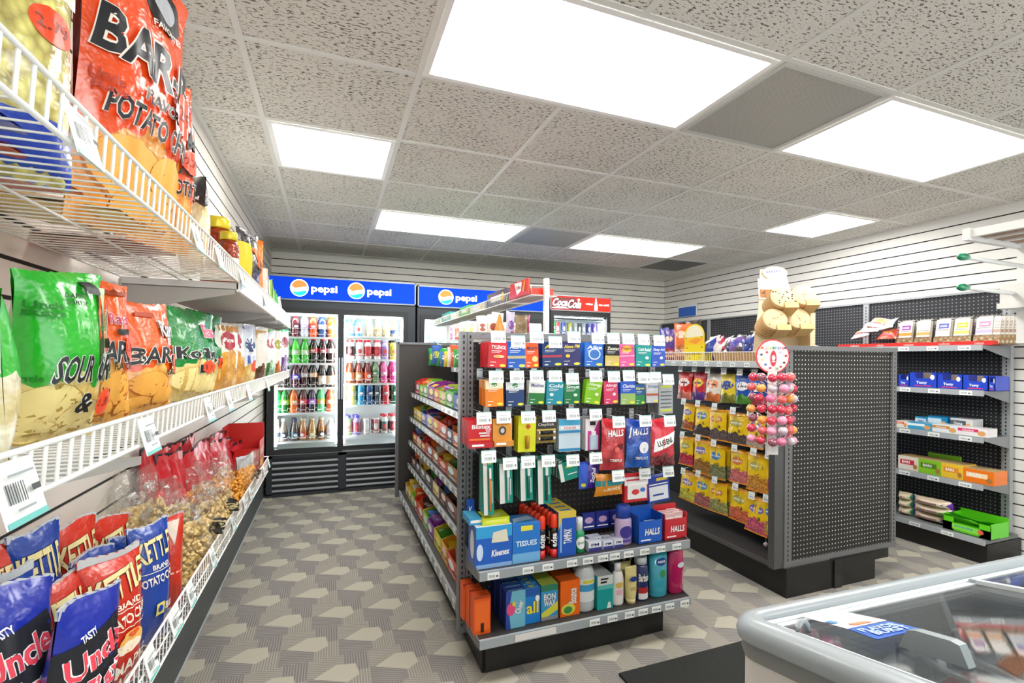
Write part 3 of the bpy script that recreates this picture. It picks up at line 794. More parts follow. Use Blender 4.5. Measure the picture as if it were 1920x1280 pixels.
on_glass('sticker', 'blue sticker with pale lettering on the freezer lid, beside the white notice', 'sticker', [(.118, .1225), (.204, .127), (.211, .172), (.114, .170)], [('t', 'FLAVOR', .162, .1395, .075, .015, -3, mat('#a9c2ea')), ('t', 'BURST', .165, .156, .07, .015, -3, mat('#a9c2ea'))], mat('#1456b4', .35), 0)
# wire dividers and frozen goods inside
def wire_basket(label, u0, u1, w0, w1, z0, z1):
    b = thing('wire_basket', label, 'basket', (.665, .655, 0), FR, group='wire baskets inside the freezer')
    m = MB(); wm = mat('#d8dee0', .3)
    for z in (z0, (z0 + z1) / 2): m.tube([(u0, -w0, z), (u1, -w0, z), (u1, -w1, z), (u0, -w1, z)], .003, wm, 5, True)
    k = 0
    while u0 + k * .05 < u1:
        m.tube([(u0 + k * .05, -w0, z1), (u0 + k * .05, -w0, z0), (u0 + k * .05, -w1, z0), (u0 + k * .05, -w1, z1)], .0022, wm, 5); k += 1
    m.build('basket_wires', b)
    m = MB(); m.tube([(u0, -w0, z1), (u1, -w0, z1), (u1, -w1, z1), (u0, -w1, z1)], .0045, wm, 6, True)
    m.tube([(u0, -(w0 + .03), z1), (u0 - .02, -(w0 + .06), z1 + .05), (u0 - .02, -(w1 - .06), z1 + .05), (u0, -(w1 - .03), z1)], .0045, wm, 6); m.build('basket_rim', b)
wire_basket('white wire basket in the freezer under the left glass lid', .30, .80, .08, .60, .56, .79)
wire_basket('white wire basket in the freezer under the right glass lid', .88, 1.5, .08, .60, .56, .76)
random.seed(5)
cols = [('#f1f0ee', '#d86a78', 'white and pink'), ('#e9e7e2', '#c94c50', 'white and red'), ('#eceff2', '#4d6fb0', 'white and blue'), ('#dfe8ee', '#e58b4a', 'pale and orange')]
spots = ['nearest the rim', 'in the middle of the row', 'towards the far end', 'against the divider']
k = 0
for bi, (ua, ub, side) in enumerate(((.33, .79, 'left'), (.91, 1.48, 'right'))):
    for r_ in range(3):
        for c_ in range(3):
            u = ua + (ub - ua) * (c_ + .5) / 3; w = .14 + .17 * r_; cc = cols[(k * 3 + r_) % 4]
            m = MB(); W, D, H = .155, .16, .04; rr = random.uniform(-.25, .25)
            M4 = Matrix.Translation((u, -w, .645 + .02 * c_)) @ Matrix.Rotation(rr, 4, 'Z') @ Matrix.Rotation(random.uniform(-.2, .2), 4, 'X')
            nu = 8; V = []; Fs = []
            for s_ in (1, -1):
                for j in range(nu + 1):
                    for i in range(nu + 1):
                        a, b_ = i / nu * 2 - 1, j / nu * 2 - 1
                        V.append(M4 @ Vector((a * W / 2, b_ * D / 2, H + s_ * H * ((1 - a ** 4) * (1 - b_ ** 4)) ** .5)))
            for s_ in (0, 1):
                for j in range(nu):
                    for i in range(nu):
                        q = s_ * (nu + 1) ** 2 + j * (nu + 1) + i; f_ = (q, q + 1, q + nu + 2, q + nu + 1); Fs.append(f_ if s_ == 0 else f_[::-1])
            m.add(V, Fs, foil(cc[0]), True)
            m.deco([('r', -.4, .4, .55, .75, mat(cc[1])), ('e', -.1, .35, .2, .14, mat(cc[1]))], lambda x, z, o: M4 @ Vector((x, z - D / 2, 2 * H * ((1 - (2 * x / W) ** 4) * (1 - (2 * z / D - 1) ** 4)) ** .5 * .5 + H + .002 + o)), W, D, mx=.02)
            o = m.build('frozen_packet', None, (.665, .655, 0), FR)
            tag(o, f'{cc[2]} frozen packet, {side} freezer basket, {ORD[r_]} row back, {["left", "middle", "right"][c_]}', 'packet', 'frozen packets in the freezer'); k += 1

# rack with green-tipped arms, entering at the right edge
rk = thing('display_rack', 'white metal display rack with two green-tipped arms at the right edge', 'rack', (1.95, .8, 1.2))
wp = mat('#e6e6e2', .35)
m = MB(); m.box(-.01, .05, -.02, .02, .16, .50, wp); m.build('post', rk)
for z in (.392, .308):
    m = MB(); m.tube([(-.30, 0, z), (0.0, 0, z - .004)], .0065, wp, 8); a = m.build('arm', rk)
    m = MB(); m.lathe([(.003, -.022), (.0085, -.016), (.0105, -.004), (.009, .01), (.0072, .02)], mat('#0f8a5c', .2, coat=.6), 12)
    g = m.build('green_cap', a, (-.318, 0, z)); g.rotation_euler = (0, math.pi / 2, 0)
m = MB(); m.box(-.075, .05, -.03, .03, .275, .335, wp); m.box(-.08, .05, -.035, .035, .262, .278, wp); m.build('bracket', rk)
m = MB()
for i, x in enumerate((-.27, -.20, -.12, -.04, .03)): m.box(x, x + .012, -.7, .02, .453, .475, wp)
m.box(-.262, .1, -.7, .015, .458, .466, mat('#9b7c68', .6)); m.box(-.28, .1, .008, .022, .445, .478, wp); m.build('shelf', rk)
# ================================================================ product builders
def pillow(mb, w, h, d, m, seed=0, nu=16, nv=20, crimp=.05, flare=0., wr=1., uvs=True, back=None, topc=None):
    """sealed bag: flat toothed seals top and bottom, swollen body. front faces -y, stands on z=0. returns P(x,z,off)"""
    rg = random.Random(seed)
    A = [(rg.uniform(.8, 1.5), rg.uniform(0, 6.3), rg.uniform(3, 9), rg.uniform(-5, 5)) for _ in range(5)]
    tw = rg.uniform(-.012, .012) * wr
    def wv(u, v):
        s_ = sum(a * math.sin(p + q * u * 3 + r * v * 2) for a, p, q, r in A)
        return s_ * .0011 * wr * (w / .2)
    def half(u):  # half width factor at height v
        return 1 - .10 * (math.sin(math.pi * u) ** .7)
    def depth(x, z):
        v = z / h; hw = w / 2 * half(min(max(v, 0), 1))
        u = max(-1, min(1, x / hw))
        if v < crimp or v > 1 - crimp: return .0012
        vv = (v - crimp) / (1 - 2 * crimp)
        prof = min(1, math.sin(math.pi * min(1, max(0, vv * .93 + .02))) ** .55 * (1.15 - .35 * vv))
        return d / 2 * prof * max(0, 1 - abs(u) ** 2.6) ** .75 + .0012
    def bend(x, z):
        v = z / h
        e = 0
        if v > .85: e = .03 * w * math.sin(x / w * 7 + seed) * (v - .85) / .15
        return e + tw * v
    def P(x, z, off=0.):
        v = z / h; u = x / (w / 2)
        k = wv(u, v) * (1 if crimp < v < 1 - crimp else .3)
        return Vector((x, -depth(x, z) + bend(x, z) + k - off, z + (.02 * h * math.sin(u * 2 + seed) * (v - .9) / .1 if v > .9 else 0)))
    V = []; Fs = []; UV = []
    for s_ in (0, 1):
        for j in range(nv + 1):
            v = j / nv
            if j == 1: v = crimp
            if j == nv - 1: v = 1 - crimp
            hw = w / 2 * half(v)
            for i in range(nu + 1):
                u = i / nu * 2 - 1; u = math.copysign(abs(u) ** .85, u); x = u * hw
                p = P(x, v * h)
                if s_: p = Vector((p.x, 2 * bend(x, v * h) - p.y, p.z))
                if j in (0, nv): p.z += (.006 if i % 2 else 0) * w * 4 * (1 if j else -1) * .5
                V.append(p); UV.append((max(.001, (u + 1) / 2), max(.001, v)))
    N_ = nu + 1
    b = []
    for s_ in (0, 1):
        for j in range(nv):
            for i in range(nu):
                q = s_ * N_ * (nv + 1) + j * N_ + i; f = (q, q + 1, q + N_ + 1, q + N_); b.append(f if s_ == 0 else f[::-1])
    mb.add(V, b, m, True, UV)
    return P

def bag(label, w, h, d, m, D=(), loc=(0, 0, 0), rz=0, lean=0., seed=0, group=None, cat='chip bag', name='chip_bag', seal=None, nu=16, nv=20, mx=.012, wr=1., rot=None, insert=None, crimp=.05):
    """a filled bag as one thing; the seals in another colour are their own part"""
    t = thing(name, label, cat, loc, rz, group, rot=rot or (lean, 0, rz))
    mb = MB(); P = pillow(mb, w, h, d, m, seed, nu, nv, wr=wr, crimp=crimp)
    mb.deco(D, P, w, h, mx, .0009, .0005)
    mb.build('bag_body', t)
    if seal:
        for a, b in ((0.0, crimp * .8), (1 - crimp * .8, 1.0)):
            s_ = MB(); n_ = 14; V = []
            for i in range(n_ + 1):
                x = (i / n_ - .5) * w * .97; p, q = P(x, a * h), P(x, b * h); k = .002 if (i % 2 and b == 1.0) else 0
                V += [(p.x, p.y - .0012, p.z), (q.x, q.y - .0012, q.z + k), (q.x, q.y + .0045, q.z + k), (p.x, p.y + .0045, p.z)]
            s_.add(V, [(4 * i + j, 4 * i + 4 + j, 4 * i + 4 + (j + 1) % 4, 4 * i + (j + 1) % 4) for i in range(n_) for j in range(4)] + [(3, 2, 1, 0), (4 * n_, 4 * n_ + 1, 4 * n_ + 2, 4 * n_ + 3)], seal)
            s_.build('seal', t)
    return t

def carton_mesh(w, h, t, base, D=(), top=None, side=None, TD=(), SD=()):
    """printed box: front faces -y at y=0, back at y=t. D front print, TD top print, SD left side print"""
    m = MB(); e = min(.0015, t * .2, w * .1)
    V = []
    m.box(-w / 2, w / 2, 0, t, 0, h, base)
    if top is not None: m.box(-w / 2 + .0003, w / 2 - .0003, .0003, t - .0003, h, h + .0004, top)
    if side is not None: m.box(-w / 2 - .0004, -w / 2, .0003, t - .0003, .0003, h - .0003, side)
    m.deco(D, flat, w, h, None, .0004, .0003)
    if TD: m.deco(TD, lambda x, z, o: Vector((x, z, h + .0004 + o)), w, t, None, .0004, .0003)
    if SD: m.deco(SD, lambda x, z, o: Vector((-w / 2 - .0004 - o, t / 2 - x, z)), t, h, None, .0004, .0003)
    return m

def px_face(L, R, T, Bm, Y):
    """centre x, bottom z, width and height of an upright face seen between these pixels, standing at depth Y"""
    a, b = at(L, (T + Bm) / 2, Y=Y), at(R, (T + Bm) / 2, Y=Y); q, p = at((L + R) / 2, T, Y=Y), at((L + R) / 2, Bm, Y=Y)
    return (a.x + b.x) / 2, p.z, b.x - a.x, q.z - p.z

def bag_at(label, L, R, T, zb, XL_, XR_, m, D, **k):
    """bag standing on z=zb between two sight lines, its left edge over x=XL_ and right edge over x=XR_"""
    hint = k.pop('base', 1.0)
    a, b = at(L, 700, X=XL_), at(R, 700, X=XR_)
    w = math.hypot(b.x - a.x, b.y - a.y); rz = math.atan2(b.y - a.y, b.x - a.x)
    c = ((a.x + b.x) / 2, (a.y + b.y) / 2)
    # height from the top sight line at that distance
    dd = c[0] * _S + c[1] * _C
    h = CH - (T - CY) * dd / F - zb
    return bag(label, w, h, k.pop('d', w * .5), m, D, (c[0], c[1], zb), rz, **k)

# bottles ---------------------------------------------------------------
_bm = {}
SHAPES = {
    'soda': ([(.026, 0), (.031, .006), (.033, .02), (.032, .055), (.030, .075), (.033, .10), (.034, .125), (.031, .15), (.022, .175), (.014, .193), (.0135, .205)], (.203, .228, .0155), (.074, .118, .0345)),
    'cola': ([(.026, 0), (.031, .006), (.032, .02), (.027, .06), (.031, .085), (.034, .12), (.033, .145), (.024, .175), (.014, .198), (.0135, .208)], (.206, .230, .0150), (.092, .132, .0348)),
    'sport': ([(.03, 0), (.035, .006), (.036, .03), (.030, .06), (.036, .09), (.036, .13), (.030, .145), (.036, .158), (.030, .18), (.02, .192), (.019, .2)], (.198, .222, .0225), (.088, .132, .0372)),
    'tea': ([(.03, 0), (.033, .006), (.034, .10), (.033, .12), (.024, .16), (.017, .185), (.016, .2)], (.198, .218, .0175), (.03, .105, .0347)),
    'frappe': ([(.028, 0), (.031, .006), (.031, .07), (.029, .085), (.018, .125), (.015, .15)], (.149, .165, .0175), (.02, .068, .0317)),
    'milk': ([(.03, 0), (.034, .005), (.034, .12), (.031, .14), (.021, .165), (.02, .172)], (.17, .192, .0225), (.03, .125, .0346)),
    'jug': ([(.03, 0), (.042, .006), (.043, .09), (.038, .12), (.02, .15), (.016, .165)], (.163, .183, .018), (.03, .09, .0435)),
    'can': ([(.026, 0), (.031, .008), (.031, .148), (.026, .158)], (.157, .160, .0255), (.012, .146, .0313)),
}
def bottle(shape, liquid, capc, labc, loc, label, group, cat='bottle', text=None, tc=WHITE, k=1.0, rz=0, name='bottle'):
    t = thing(name, label, cat, loc, rz, group)
    key = (shape, liquid, capc, labc, text, tc)
    if key not in _bm:
        prof, cp, lb = SHAPES[shape]
        a = MB(); a.lathe(prof, mat(liquid, .12, coat=.8), 14); r = []
        r.append(('bottle_body' if shape != 'can' else 'can_body', a.mesh('bottle_body')))
        b = MB(); b.lathe([(cp[2] * .96, cp[0] - .001), (cp[2], cp[0] + .002), (cp[2], cp[1] - .003), (cp[2] * .9, cp[1])], mat(capc, .35), 12); r.append(('cap' if shape != 'can' else 'can_lid', b.mesh('cap')))
        c = MB(); R_ = lb[2]; n_ = 16; h_ = lb[1] - lb[0]
        V = [(R_ * math.cos(i * 2 * math.pi / n_), R_ * math.sin(i * 2 * math.pi / n_), z) for z in (lb[0], lb[1]) for i in range(n_)]
        c.add(V, [(i, (i + 1) % n_, n_ + (i + 1) % n_, n_ + i) for i in range(n_)], mat(labc, .35, coat=.4), True)
        P = lambda x, z, o: Vector((math.sin(x / R_) * (R_ + o), -math.cos(x / R_) * (R_ + o), lb[0] + z))
        D = [('r', -.9, .9, .04, .12, mat(tc)), ('e', .0, .5, .5, .25, mat(tc))] if not text else [('t', text, 0, .52, 1.35, .5, mat(tc))]
        c.deco(D, P, R_, h_, R_ * .4, .0003); r.append(('bottle_label' if shape != 'can' else 'can_print', c.mesh('label')))
        _bm[key] = r
    for nm, me in _bm[key]: link(nm, me, t)
    if k != 1.0: t.scale = (k, k, k)
    return t
# ================================================================ left wall: chips
OR, NAV, GRN, CRM = '#e2441c', '#14203c', '#1fae2c', '#e9d48a'
stk = mat('#f0502a', .4); stkt = mat('#8d2a17', .5)
def sticker(x, z, rx, rz, txt): return [('e', x, z, rx, rz, stk), ('t', txt, x, z, rx * 1.45, rz * .7, stkt)]
def crisps(L): return [d for (x, z, rx, rz, c) in L for d in (('e', x, z, rx, rz, mat(c[1], .5)), ('e', x - .01, z + .008, rx * .93, rz * .92, mat(c[0], .5)))]
YC_ = ('#f0dc94', '#b99a4c'); OC_ = ('#f2b04c', '#b8681c')
def bbq(big=False, price='1.19'):
    bk, wt = mat('#17191f', .4), mat('#f3e9dd', .4)
    D = crisps([(-.15, .2, .28, .12, OC_), (.2, .22, .22, .1, OC_), (.05, .08, .3, .09, OC_)]) + [('e', .12, .86, .17, .095, mat('#1b1b1d')), ('e', .12, .87, .11, .062, mat('#b8bcc4', .25)), ('t', 'UNCLE RAYS', .12, .955, .30, .02, wt), ('t', 'FAVORITES', .13, .775, .28, .024, wt),
         ('t', 'BAR-B', -.02, .62, .78, .155, bk, wt, .12, -3), ('t', 'FLAVORED', .08, .475, .46, .045, bk, wt, .1, -3), ('t', 'POTATO CHIPS', .0, .385, .74, .085, bk, wt, .1, -4),
         ('t', 'Uncle', -.36, .47, .16, .035, mat('#b8351a')), ('t', "Rays", -.35, .43, .16, .035, mat('#b8351a'))]
    return D + sticker(.27, .50, .14, .085, price)
m_bbq = film_bag('#ee521a', '#eaa548', .33)
def upx(L, R, T, lab, m, D, X1=-.40, X2=-.36, **k): return bag_at(lab, L, R, T, 1.532, X1, X2, m, D, group='bags on the uppermost wire shelf', **k)
# top wire shelf
P2 = film_bag('#e3d27c', '#ecd777', .95, 'curls')
upx(-120, 128, -70, 'big clear bag of ridged yellow snacks, red price sticker, far left on top shelf', P2, [('r', -.5, .5, .88, 1.0, mat('#eee9d8', .3)), ('r', -.5, .5, 0., .27, foil('#1440b0'))] + sticker(.20, .70, .22, .09, '2.79'), -.44, -.35, seed=3, d=.11, lean=.05)
upx(112, 325, -75, 'largest orange barbecue chip bag on the top wire shelf, with a round black badge', m_bbq, bbq(True, '2.79'), -.42, -.33, seed=8, d=.10, lean=.03, nu=20, nv=26)
upx(282, 352, 160, 'orange barbecue chip bag with a star, tucked behind the largest one on the top shelf', m_bbq, [('t', 'UNCLE', .1, .93, .4, .03, mat(WHITE)), ('t', 'Rays', .0, .86, .7, .08, mat('#d8456a'), mat(WHITE)), ('t', 'R\u2605', .0, .66, .8, .16, mat(BLK), None, 0), ('p', [(.25, .56), (.33, .63), (.2, .66), (.34, .68), (.38, .76), (.42, .68), (.5, .67), (.44, .62), (.46, .56), (.36, .6)], mat(BLK)), ('t', 'FLAVORED', 0, .46, .7, .05, mat(BLK)), ('t', 'POTATO', 0, .36, .8, .09, mat(BLK), mat(WHITE))] + sticker(.1, .52, .3, .07, '2.79'), -.36, -.31, seed=12, d=.08)
upx(338, 378, 338, 'clear chip bag with a black top, right of the orange bags, top shelf', film_bag('#26262a', '#e6dcb4', .7), [('r', -.4, .4, .74, .78, mat(WHITE)), ('t', 'CHIPS', 0, .85, .7, .08, mat(WHITE))], -.40, -.33, seed=21, d=.07)
def jar(label, L, R, T, zb, X, capc):
    a, b = at(L, 460, X=X), at(R, 460, X=X); c = at((L + R) / 2, 460, X=X)
    dd = c.x * _S + c.y * _C; r = (R - L) / 2 * dd / F; h = CH - (T - CY) * dd / F - zb
    t = thing('jar', label, 'jar', (c.x, c.y, zb), group='salsa jars on the top wire shelf')
    m = MB(); m.lathe([(r * .85, 0), (r, h * .06), (r, h * .72), (r * .8, h * .84)], food('#a8401a', '#6d230e', 90., .2, .2), 24); m.build('jar_glass', t)
    m = MB(); m.lathe([(r * .84, h * .84), (r * .88, h * .86), (r * .88, h * .96), (r * .84, h)], mat(capc, .25, .2), 24); m.build('lid', t)
    m = MB(); n_ = 24; V = [(r * 1.005 * math.cos(i * 2 * math.pi / n_), r * 1.005 * math.sin(i * 2 * math.pi / n_), z) for z in (h * .12, h * .5) for i in range(n_)]
    m.add(V, [(i, (i + 1) % n_, n_ + (i + 1) % n_, n_ + i) for i in range(n_)], mat('#e9d9c8', .4), True)
    m.build('jar_label', t)
jar('larger salsa jar with a yellow lid on the top wire shelf', 380, 432, 414, 1.532, -.36, '#d8c22c')
jar('smaller salsa jar behind the larger one on the top wire shelf', 412, 446, 440, 1.532, -.31, '#cdbb2e')
upx(438, 478, 438, 'yellow and black chip bag with an orange flash, right of the salsa jars', film_bag('#2a2622', '#e8601c', .25, 'plain'), [('r', -.5, -.15, .1, .8, mat('#e8c31c')), ('p', [(-.1, .75), (.4, .8), (.3, .45)], mat('#f0641e')), ('r', -.3, .3, .9, .98, mat('#4a3a52'))], -.36, -.31, seed=31, d=.07)
upx(470, 492, 455, 'orange snack bag with dark print, second from the far end group on the top shelf', film_bag('#e8781e', '#d9591a', .3, 'plain'), [('e', .1, .6, .3, .12, mat('#4a2c1e'))], -.36, -.31, seed=33, d=.06)
up2 = [(486, 504, 508, '#f0ece4', '#cfa24a', 'white and tan'), (496, 512, 530, '#8fc84a', '#d8e0c0', 'pale green'), (505, 519, 548, '#56b04a', '#e4e4dc', 'mid green'), (513, 527, 560, '#e9e9e4', '#7ab86a', 'white and green')]
for L, R, T, a, b, nm in up2:
    upx(L, R, T, f'small {nm} snack bag near the far end of the top wire shelf', film_bag(a, b, .4, 'plain'), [('e', 0, .6, .3, .14, mat(b))], -.34, -.29, seed=L, d=.05, nu=8, nv=10, mx=None)
# goods lying flat on the wire deck, seen through it from below
for i, (y, x, w, h_, c, nm) in enumerate(((.62, -.38, .20, .25, '#1c46b8', 'blue'), (.86, -.42, .2, .24, '#c9431e', 'red-orange'), (1.12, -.40, .18, .24, '#e9d27a', 'pale yellow'), (1.36, -.42, .18, .22, '#8c1f1a', 'dark red'))):
    bag(f'{nm} chip bag lying flat on the wires at the back of the top shelf', w, h_, .035, foil(c), [], (x + .05, y, 1.556), 0, group='bags on the uppermost wire shelf', seed=i + 60, rot=(math.radians(-88), 0, math.radians(90)), nu=8, nv=8, mx=None)

# middle wire shelf
def mid(L, R, T, lab, m, D, X1=-.42, X2=-.36, **k): return bag_at(lab, L, R, T, 1.174, X1, X2, m, D, group='bags on the middle wire shelf', **k)
m_sco = film_bag('#1fb224', '#ecdc98', .36)
bk, wt = mat('#15171a', .4), mat('#e9ede6', .4)
mid(-75, 18, 545, 'green chip bag cut off by the left edge of the photo, middle wire shelf', film_bag('#35b83a', '#dfe8d2', .5), [('r', .1, .5, .5, .9, mat('#dfe6dc'))], seed=41, d=.07)
mid(2, 172, 518, 'big bright green sour cream chip bag at the left end of the middle wire shelf', m_sco, crisps([(-.2, .2, .3, .15, YC_), (.15, .12, .3, .13, YC_), (-.28, .06, .22, .07, YC_)]) + [('e', -.3 + .073 * i, .08 + .05 * ((i * 5) % 6), .008, .005, mat('#6b6a3a')) for i in range(9)] + [
    ('r', .33, .5, .35, .93, mat('#cfe0b2', .25)), ('t', 'CHAPTER', -.04, .86, .24, .03, mat('#0e3a14'), None, .2), ('t', 'STORY OF', -.04, .82, .24, .026, mat('#0e3a14'), None, .2), ('r', .12, .30, .885, .955, mat('#20242a')),
    ('t', 'Uncle', -.33, .79, .26, .045, mat('#127a1c')), ('t', 'Rays', -.33, .74, .26, .045, mat('#127a1c')), ('t', 'Uncle', .19, .68, .15, .04, mat('#127a1c')), ('t', 'Uncle', -.43, .38, .14, .04, mat('#127a1c')), ('t', 'Rays', .41, .74, .13, .22, mat('#c5385a'), mat('#eee')if 0 else mat('#f2f2f0')), ('r', .36, .46, .56, .62, mat('#20242a')),
    ('t', 'SOUR CREAM', .09, .44, .80, .16, bk, wt, .25, 4), ('t', '&', -.02, .235, .17, .12, bk, wt, .15), ('t', 'ONION', .30, .25, .32, .12, bk, wt, .15), ('t', 'FLAVORED', .24, .115, .3, .03, mat('#6a5a30'))] + sticker(.21, .235, .11, .085, '1.19'), -.42, -.36, seed=44, d=.10, nu=22, nv=26, lean=.02)
m_b2 = film_bag('#f0601c', '#eab050', .40)
mid(140, 243, 532, 'orange barbecue chip bag between the green one and the next orange one, middle shelf', m_b2, crisps([(.05, .24, .3, .13, OC_), (-.2, .1, .25, .09, OC_), (.25, .08, .2, .08, OC_)]) + [('r', -.1, .4, .9, .98, mat('#9c3a12')), ('t', 'Rays', .12, .72, .4, .1, mat('#c5385a'), mat('#f2f2f0')), ('r', .05, .3, .62, .66, mat(BLK)), ('t', 'BAR-B', .05, .5, .85, .15, bk, wt, .2, 5), ('t', 'FLAVORED', .18, .40, .5, .05, bk)] + sticker(.3, .53, .16, .085, '1.19'), -.43, -.37, seed=47, d=.085)
mid(215, 318, 572, 'second orange barbecue chip bag on the middle shelf, left of the dark green ones', m_b2, crisps([(-.1, .25, .3, .12, OC_), (.2, .12, .25, .1, OC_), (-.25, .08, .2, .07, OC_)]) + [('r', -.3, 0, .86, .9, mat('#b8401a')), ('t', 'Rays', .22, .74, .34, .2, mat('#d8d8d8'), mat('#30343a')), ('t', 'BAR-B', .02, .52, .92, .15, bk, wt, .25, 4), ('t', 'FLAVORED', .25, .36, .4, .05, bk)] + sticker(.30, .44, .12, .09, '1.19'), -.43, -.37, seed=49, d=.085)
m_ko = film_bag('#12893a', '#dccf8e', .40)
mid(298, 398, 588, 'dark green kosher dill chip bag on the middle shelf, beside the orange bags', m_ko, crisps([(-.1, .22, .34, .14, YC_), (.22, .1, .24, .09, YC_)]) + [('t', 'Rays', .24, .76, .28, .2, mat('#d06a86'), mat('#e8e8e4')), ('t', 'Kosher', .03, .52, .8, .13, bk, wt), ('t', 'Dill', .10, .34, .34, .1, bk, wt)] + sticker(.12, .36, .10, .085, '1.19'), -.43, -.37, seed=52, d=.08)
mid(345, 414, 592, 'second dark green chip bag, tucked behind the kosher dill one', m_ko, [('t', 'Dill', .1, .4, .4, .1, bk, wt), ('e', .2, .72, .15, .15, mat('#d9e2d4'))] + sticker(.25, .36, .12, .07, '1.19'), -.46, -.40, seed=53, d=.06)
mid(392, 442, 608, 'white and gold chip bag with red crest, right of the green bags, middle shelf', film_bag('#ece6d8', '#dfa83c', .55), [('r', -.5, .5, .86, .97, mat('#b97a24')), ('e', -.1, .72, .22, .14, mat('#b02d3c')), ('t', 'Rays', -.1, .72, .3, .08, wt)], -.42, -.37, seed=55, d=.06, nu=10, nv=14)
mid(422, 458, 611, 'white chip bag with a gold wave, second right of the green bags', film_bag('#f0ece2', '#d9a340', .5), [('e', 0, .72, .2, .12, mat('#b0323e'))], -.42, -.37, seed=56, d=.05, nu=10, nv=14, mx=None)
mid(442, 477, 613, 'blue and white chip bag with an orange price sticker on the middle shelf', film_bag('#dfe5ee', '#e7c878', .3), [('p', [(-.5, .9), (-.2, 1.), (.5, .6), (.5, .8), (.3, .95)], mat('#2250b4')), ('e', 0, .66, .25, .12, mat('#27406f')), ('r', -.2, .4, .35, .48, mat('#2250b4')), ('e', .25, .3, .2, .1, stk)], -.40, -.35, seed=57, d=.05, nu=10, nv=14, mx=None)
mid(470, 497, 618, 'white and brown pretzel bag towards the far end of the middle shelf', film_bag('#f2ede4', '#7a4a1e', .28, 'plain'), [('r', -.4, .4, .8, .95, mat('#c79a4c'))], -.38, -.33, seed=58, d=.05, nu=10, nv=12, mx=None)
mid(488, 515, 620, 'white and green snack bag, third from the far end of the middle shelf', film_bag('#eceee4', '#3d9a36', .33, 'plain'), [('e', 0, .72, .3, .1, mat('#c14a52')), ('r', -.4, .4, .9, 1., mat('#62b43c'))], -.36, -.31, seed=59, d=.05, nu=10, nv=12, mx=None)
mid(505, 526, 622, 'white and orange snack bag, second from the far end of the middle shelf', film_bag('#e6e9df', '#e07a2c', .3, 'plain'), [('e', 0, .7, .3, .1, mat('#a5a04a')), ('r', -.4, .4, .9, 1., mat('#62b43c'))], -.34, -.29, seed=61, d=.04, nu=10, nv=12, mx=None)
mid(517, 538, 624, 'white and purple snack bag at the far end of the middle shelf', film_bag('#ece6ec', '#7a3c9a', .42, 'plain'), [('e', 0, .75, .3, .12, mat('#9a3d50'))], -.33, -.28, seed=62, d=.04, nu=10, nv=12, mx=None)

# basket
ZB = .62
def bas(L, R, T, lab, m, D, X1=-.44, X2=-.38, **k):
    cat = k.pop('cat', 'chip bag'); nm = k.pop('name', 'chip_bag')
    return bag_at(lab, L, R, T, ZB, X1, X2, m, D, group=k.pop('group', 'bags in the low wire basket'), cat=cat, name=nm, **k)
silv = mat('#c3c8ca', .35)
def kettle(base, extra=()):
    g, w2 = mat('#e8dca0', .4), mat('#f0ead8', .4)
    return [('t', 'KETTLE', 0, .80, .82, .17, g, mat('#6a1a12') if base == 'r' else mat('#0f1f55'), .1, 9), ('t', 'BRAND', .05, .655, .4, .04, w2), ('r', -.45, .45, .62, .626, w2), ('t', 'POTATO CHIPS', 0, .56, .84, .07, w2, None, 0, 6)] + list(extra)
m_kr = foil('#c8301c'); m_kb = foil('#16409c')
maple = kettle('r', [('r', -.45, .45, .50, .506, mat('#f0ead8')), ('e', .05, .41, .2, .07, mat('#e8b25a')), ('e', 0, .375, .22, .04, mat('#f1e4c8')), ('e', .07, .455, .09, .02, mat('#e05a28')), ('t', 'MAPLE', .1, .25, .56, .09, mat('#f0ead8'), None, 0, 8), ('t', 'BACON', .1, .14, .6, .09, mat('#f0ead8'), None, 0, 8)])
salt = kettle('b', [('r', -.12, .08, .26, .36, mat('#dcd06a')), ('e', -.02, .31, .06, .03, mat('#16409c')), ('t', 'SEA SALT', .22, .32, .26, .06, mat('#f0ead8')), ('t', 'VINEGAR', .22, .22, .3, .05, mat('#f0ead8'))])
ub = foil('#1d2f9e'); pk = mat('#e8485a', .4)
def uray(): return [('p', [(-.5, .42), (.2, .38), (.5, .62), (.3, .86), (-.5, .80)], mat('#1b1d24')), ('t', 'Uncle', -.05, .72, .72, .12, pk, mat('#f3f3f2'), .1, 12), ('t', 'Rays', .1, .56, .6, .15, pk, mat('#f3f3f2'), .1, 12), ('t', 'TASTY', -.2, .84, .2, .04, mat('#f3f3f2'), None, 0, 14)]
bas(-90, 95, 1108, 'blue chip bag with pink lettering at the lower left corner of the photo', ub, uray(), -.48, -.42, seed=71, d=.09, seal=silv)
bas(50, 182, 1118, 'blue chip bag with pink lettering, just left of the red kettle bag in front', ub, uray(), -.41, -.375, seed=72, d=.075, seal=silv, lean=.12)
bas(140, 262, 1040, 'red kettle chip bag with a pancake picture, front of the basket', m_kr, maple, -.44, -.38, seed=73, d=.08, seal=silv, lean=.05, nu=20, nv=22)
bas(238, 316, 985, 'blue kettle chip bag standing at the front of the basket', m_kb, salt, -.43, -.375, seed=74, d=.075, seal=silv, nu=18, nv=22)
bas(296, 346, 968, 'plain red kettle chip bag between the blue one and the popcorn', m_kr, [('r', -.4, .4, .4, .42, mat('#f0c8b0')), ('p', [(-.3, .95), (.3, .95), (.1, .7)], mat('#e8d8c8'))], -.43, -.375, seed=75, d=.06, seal=silv)
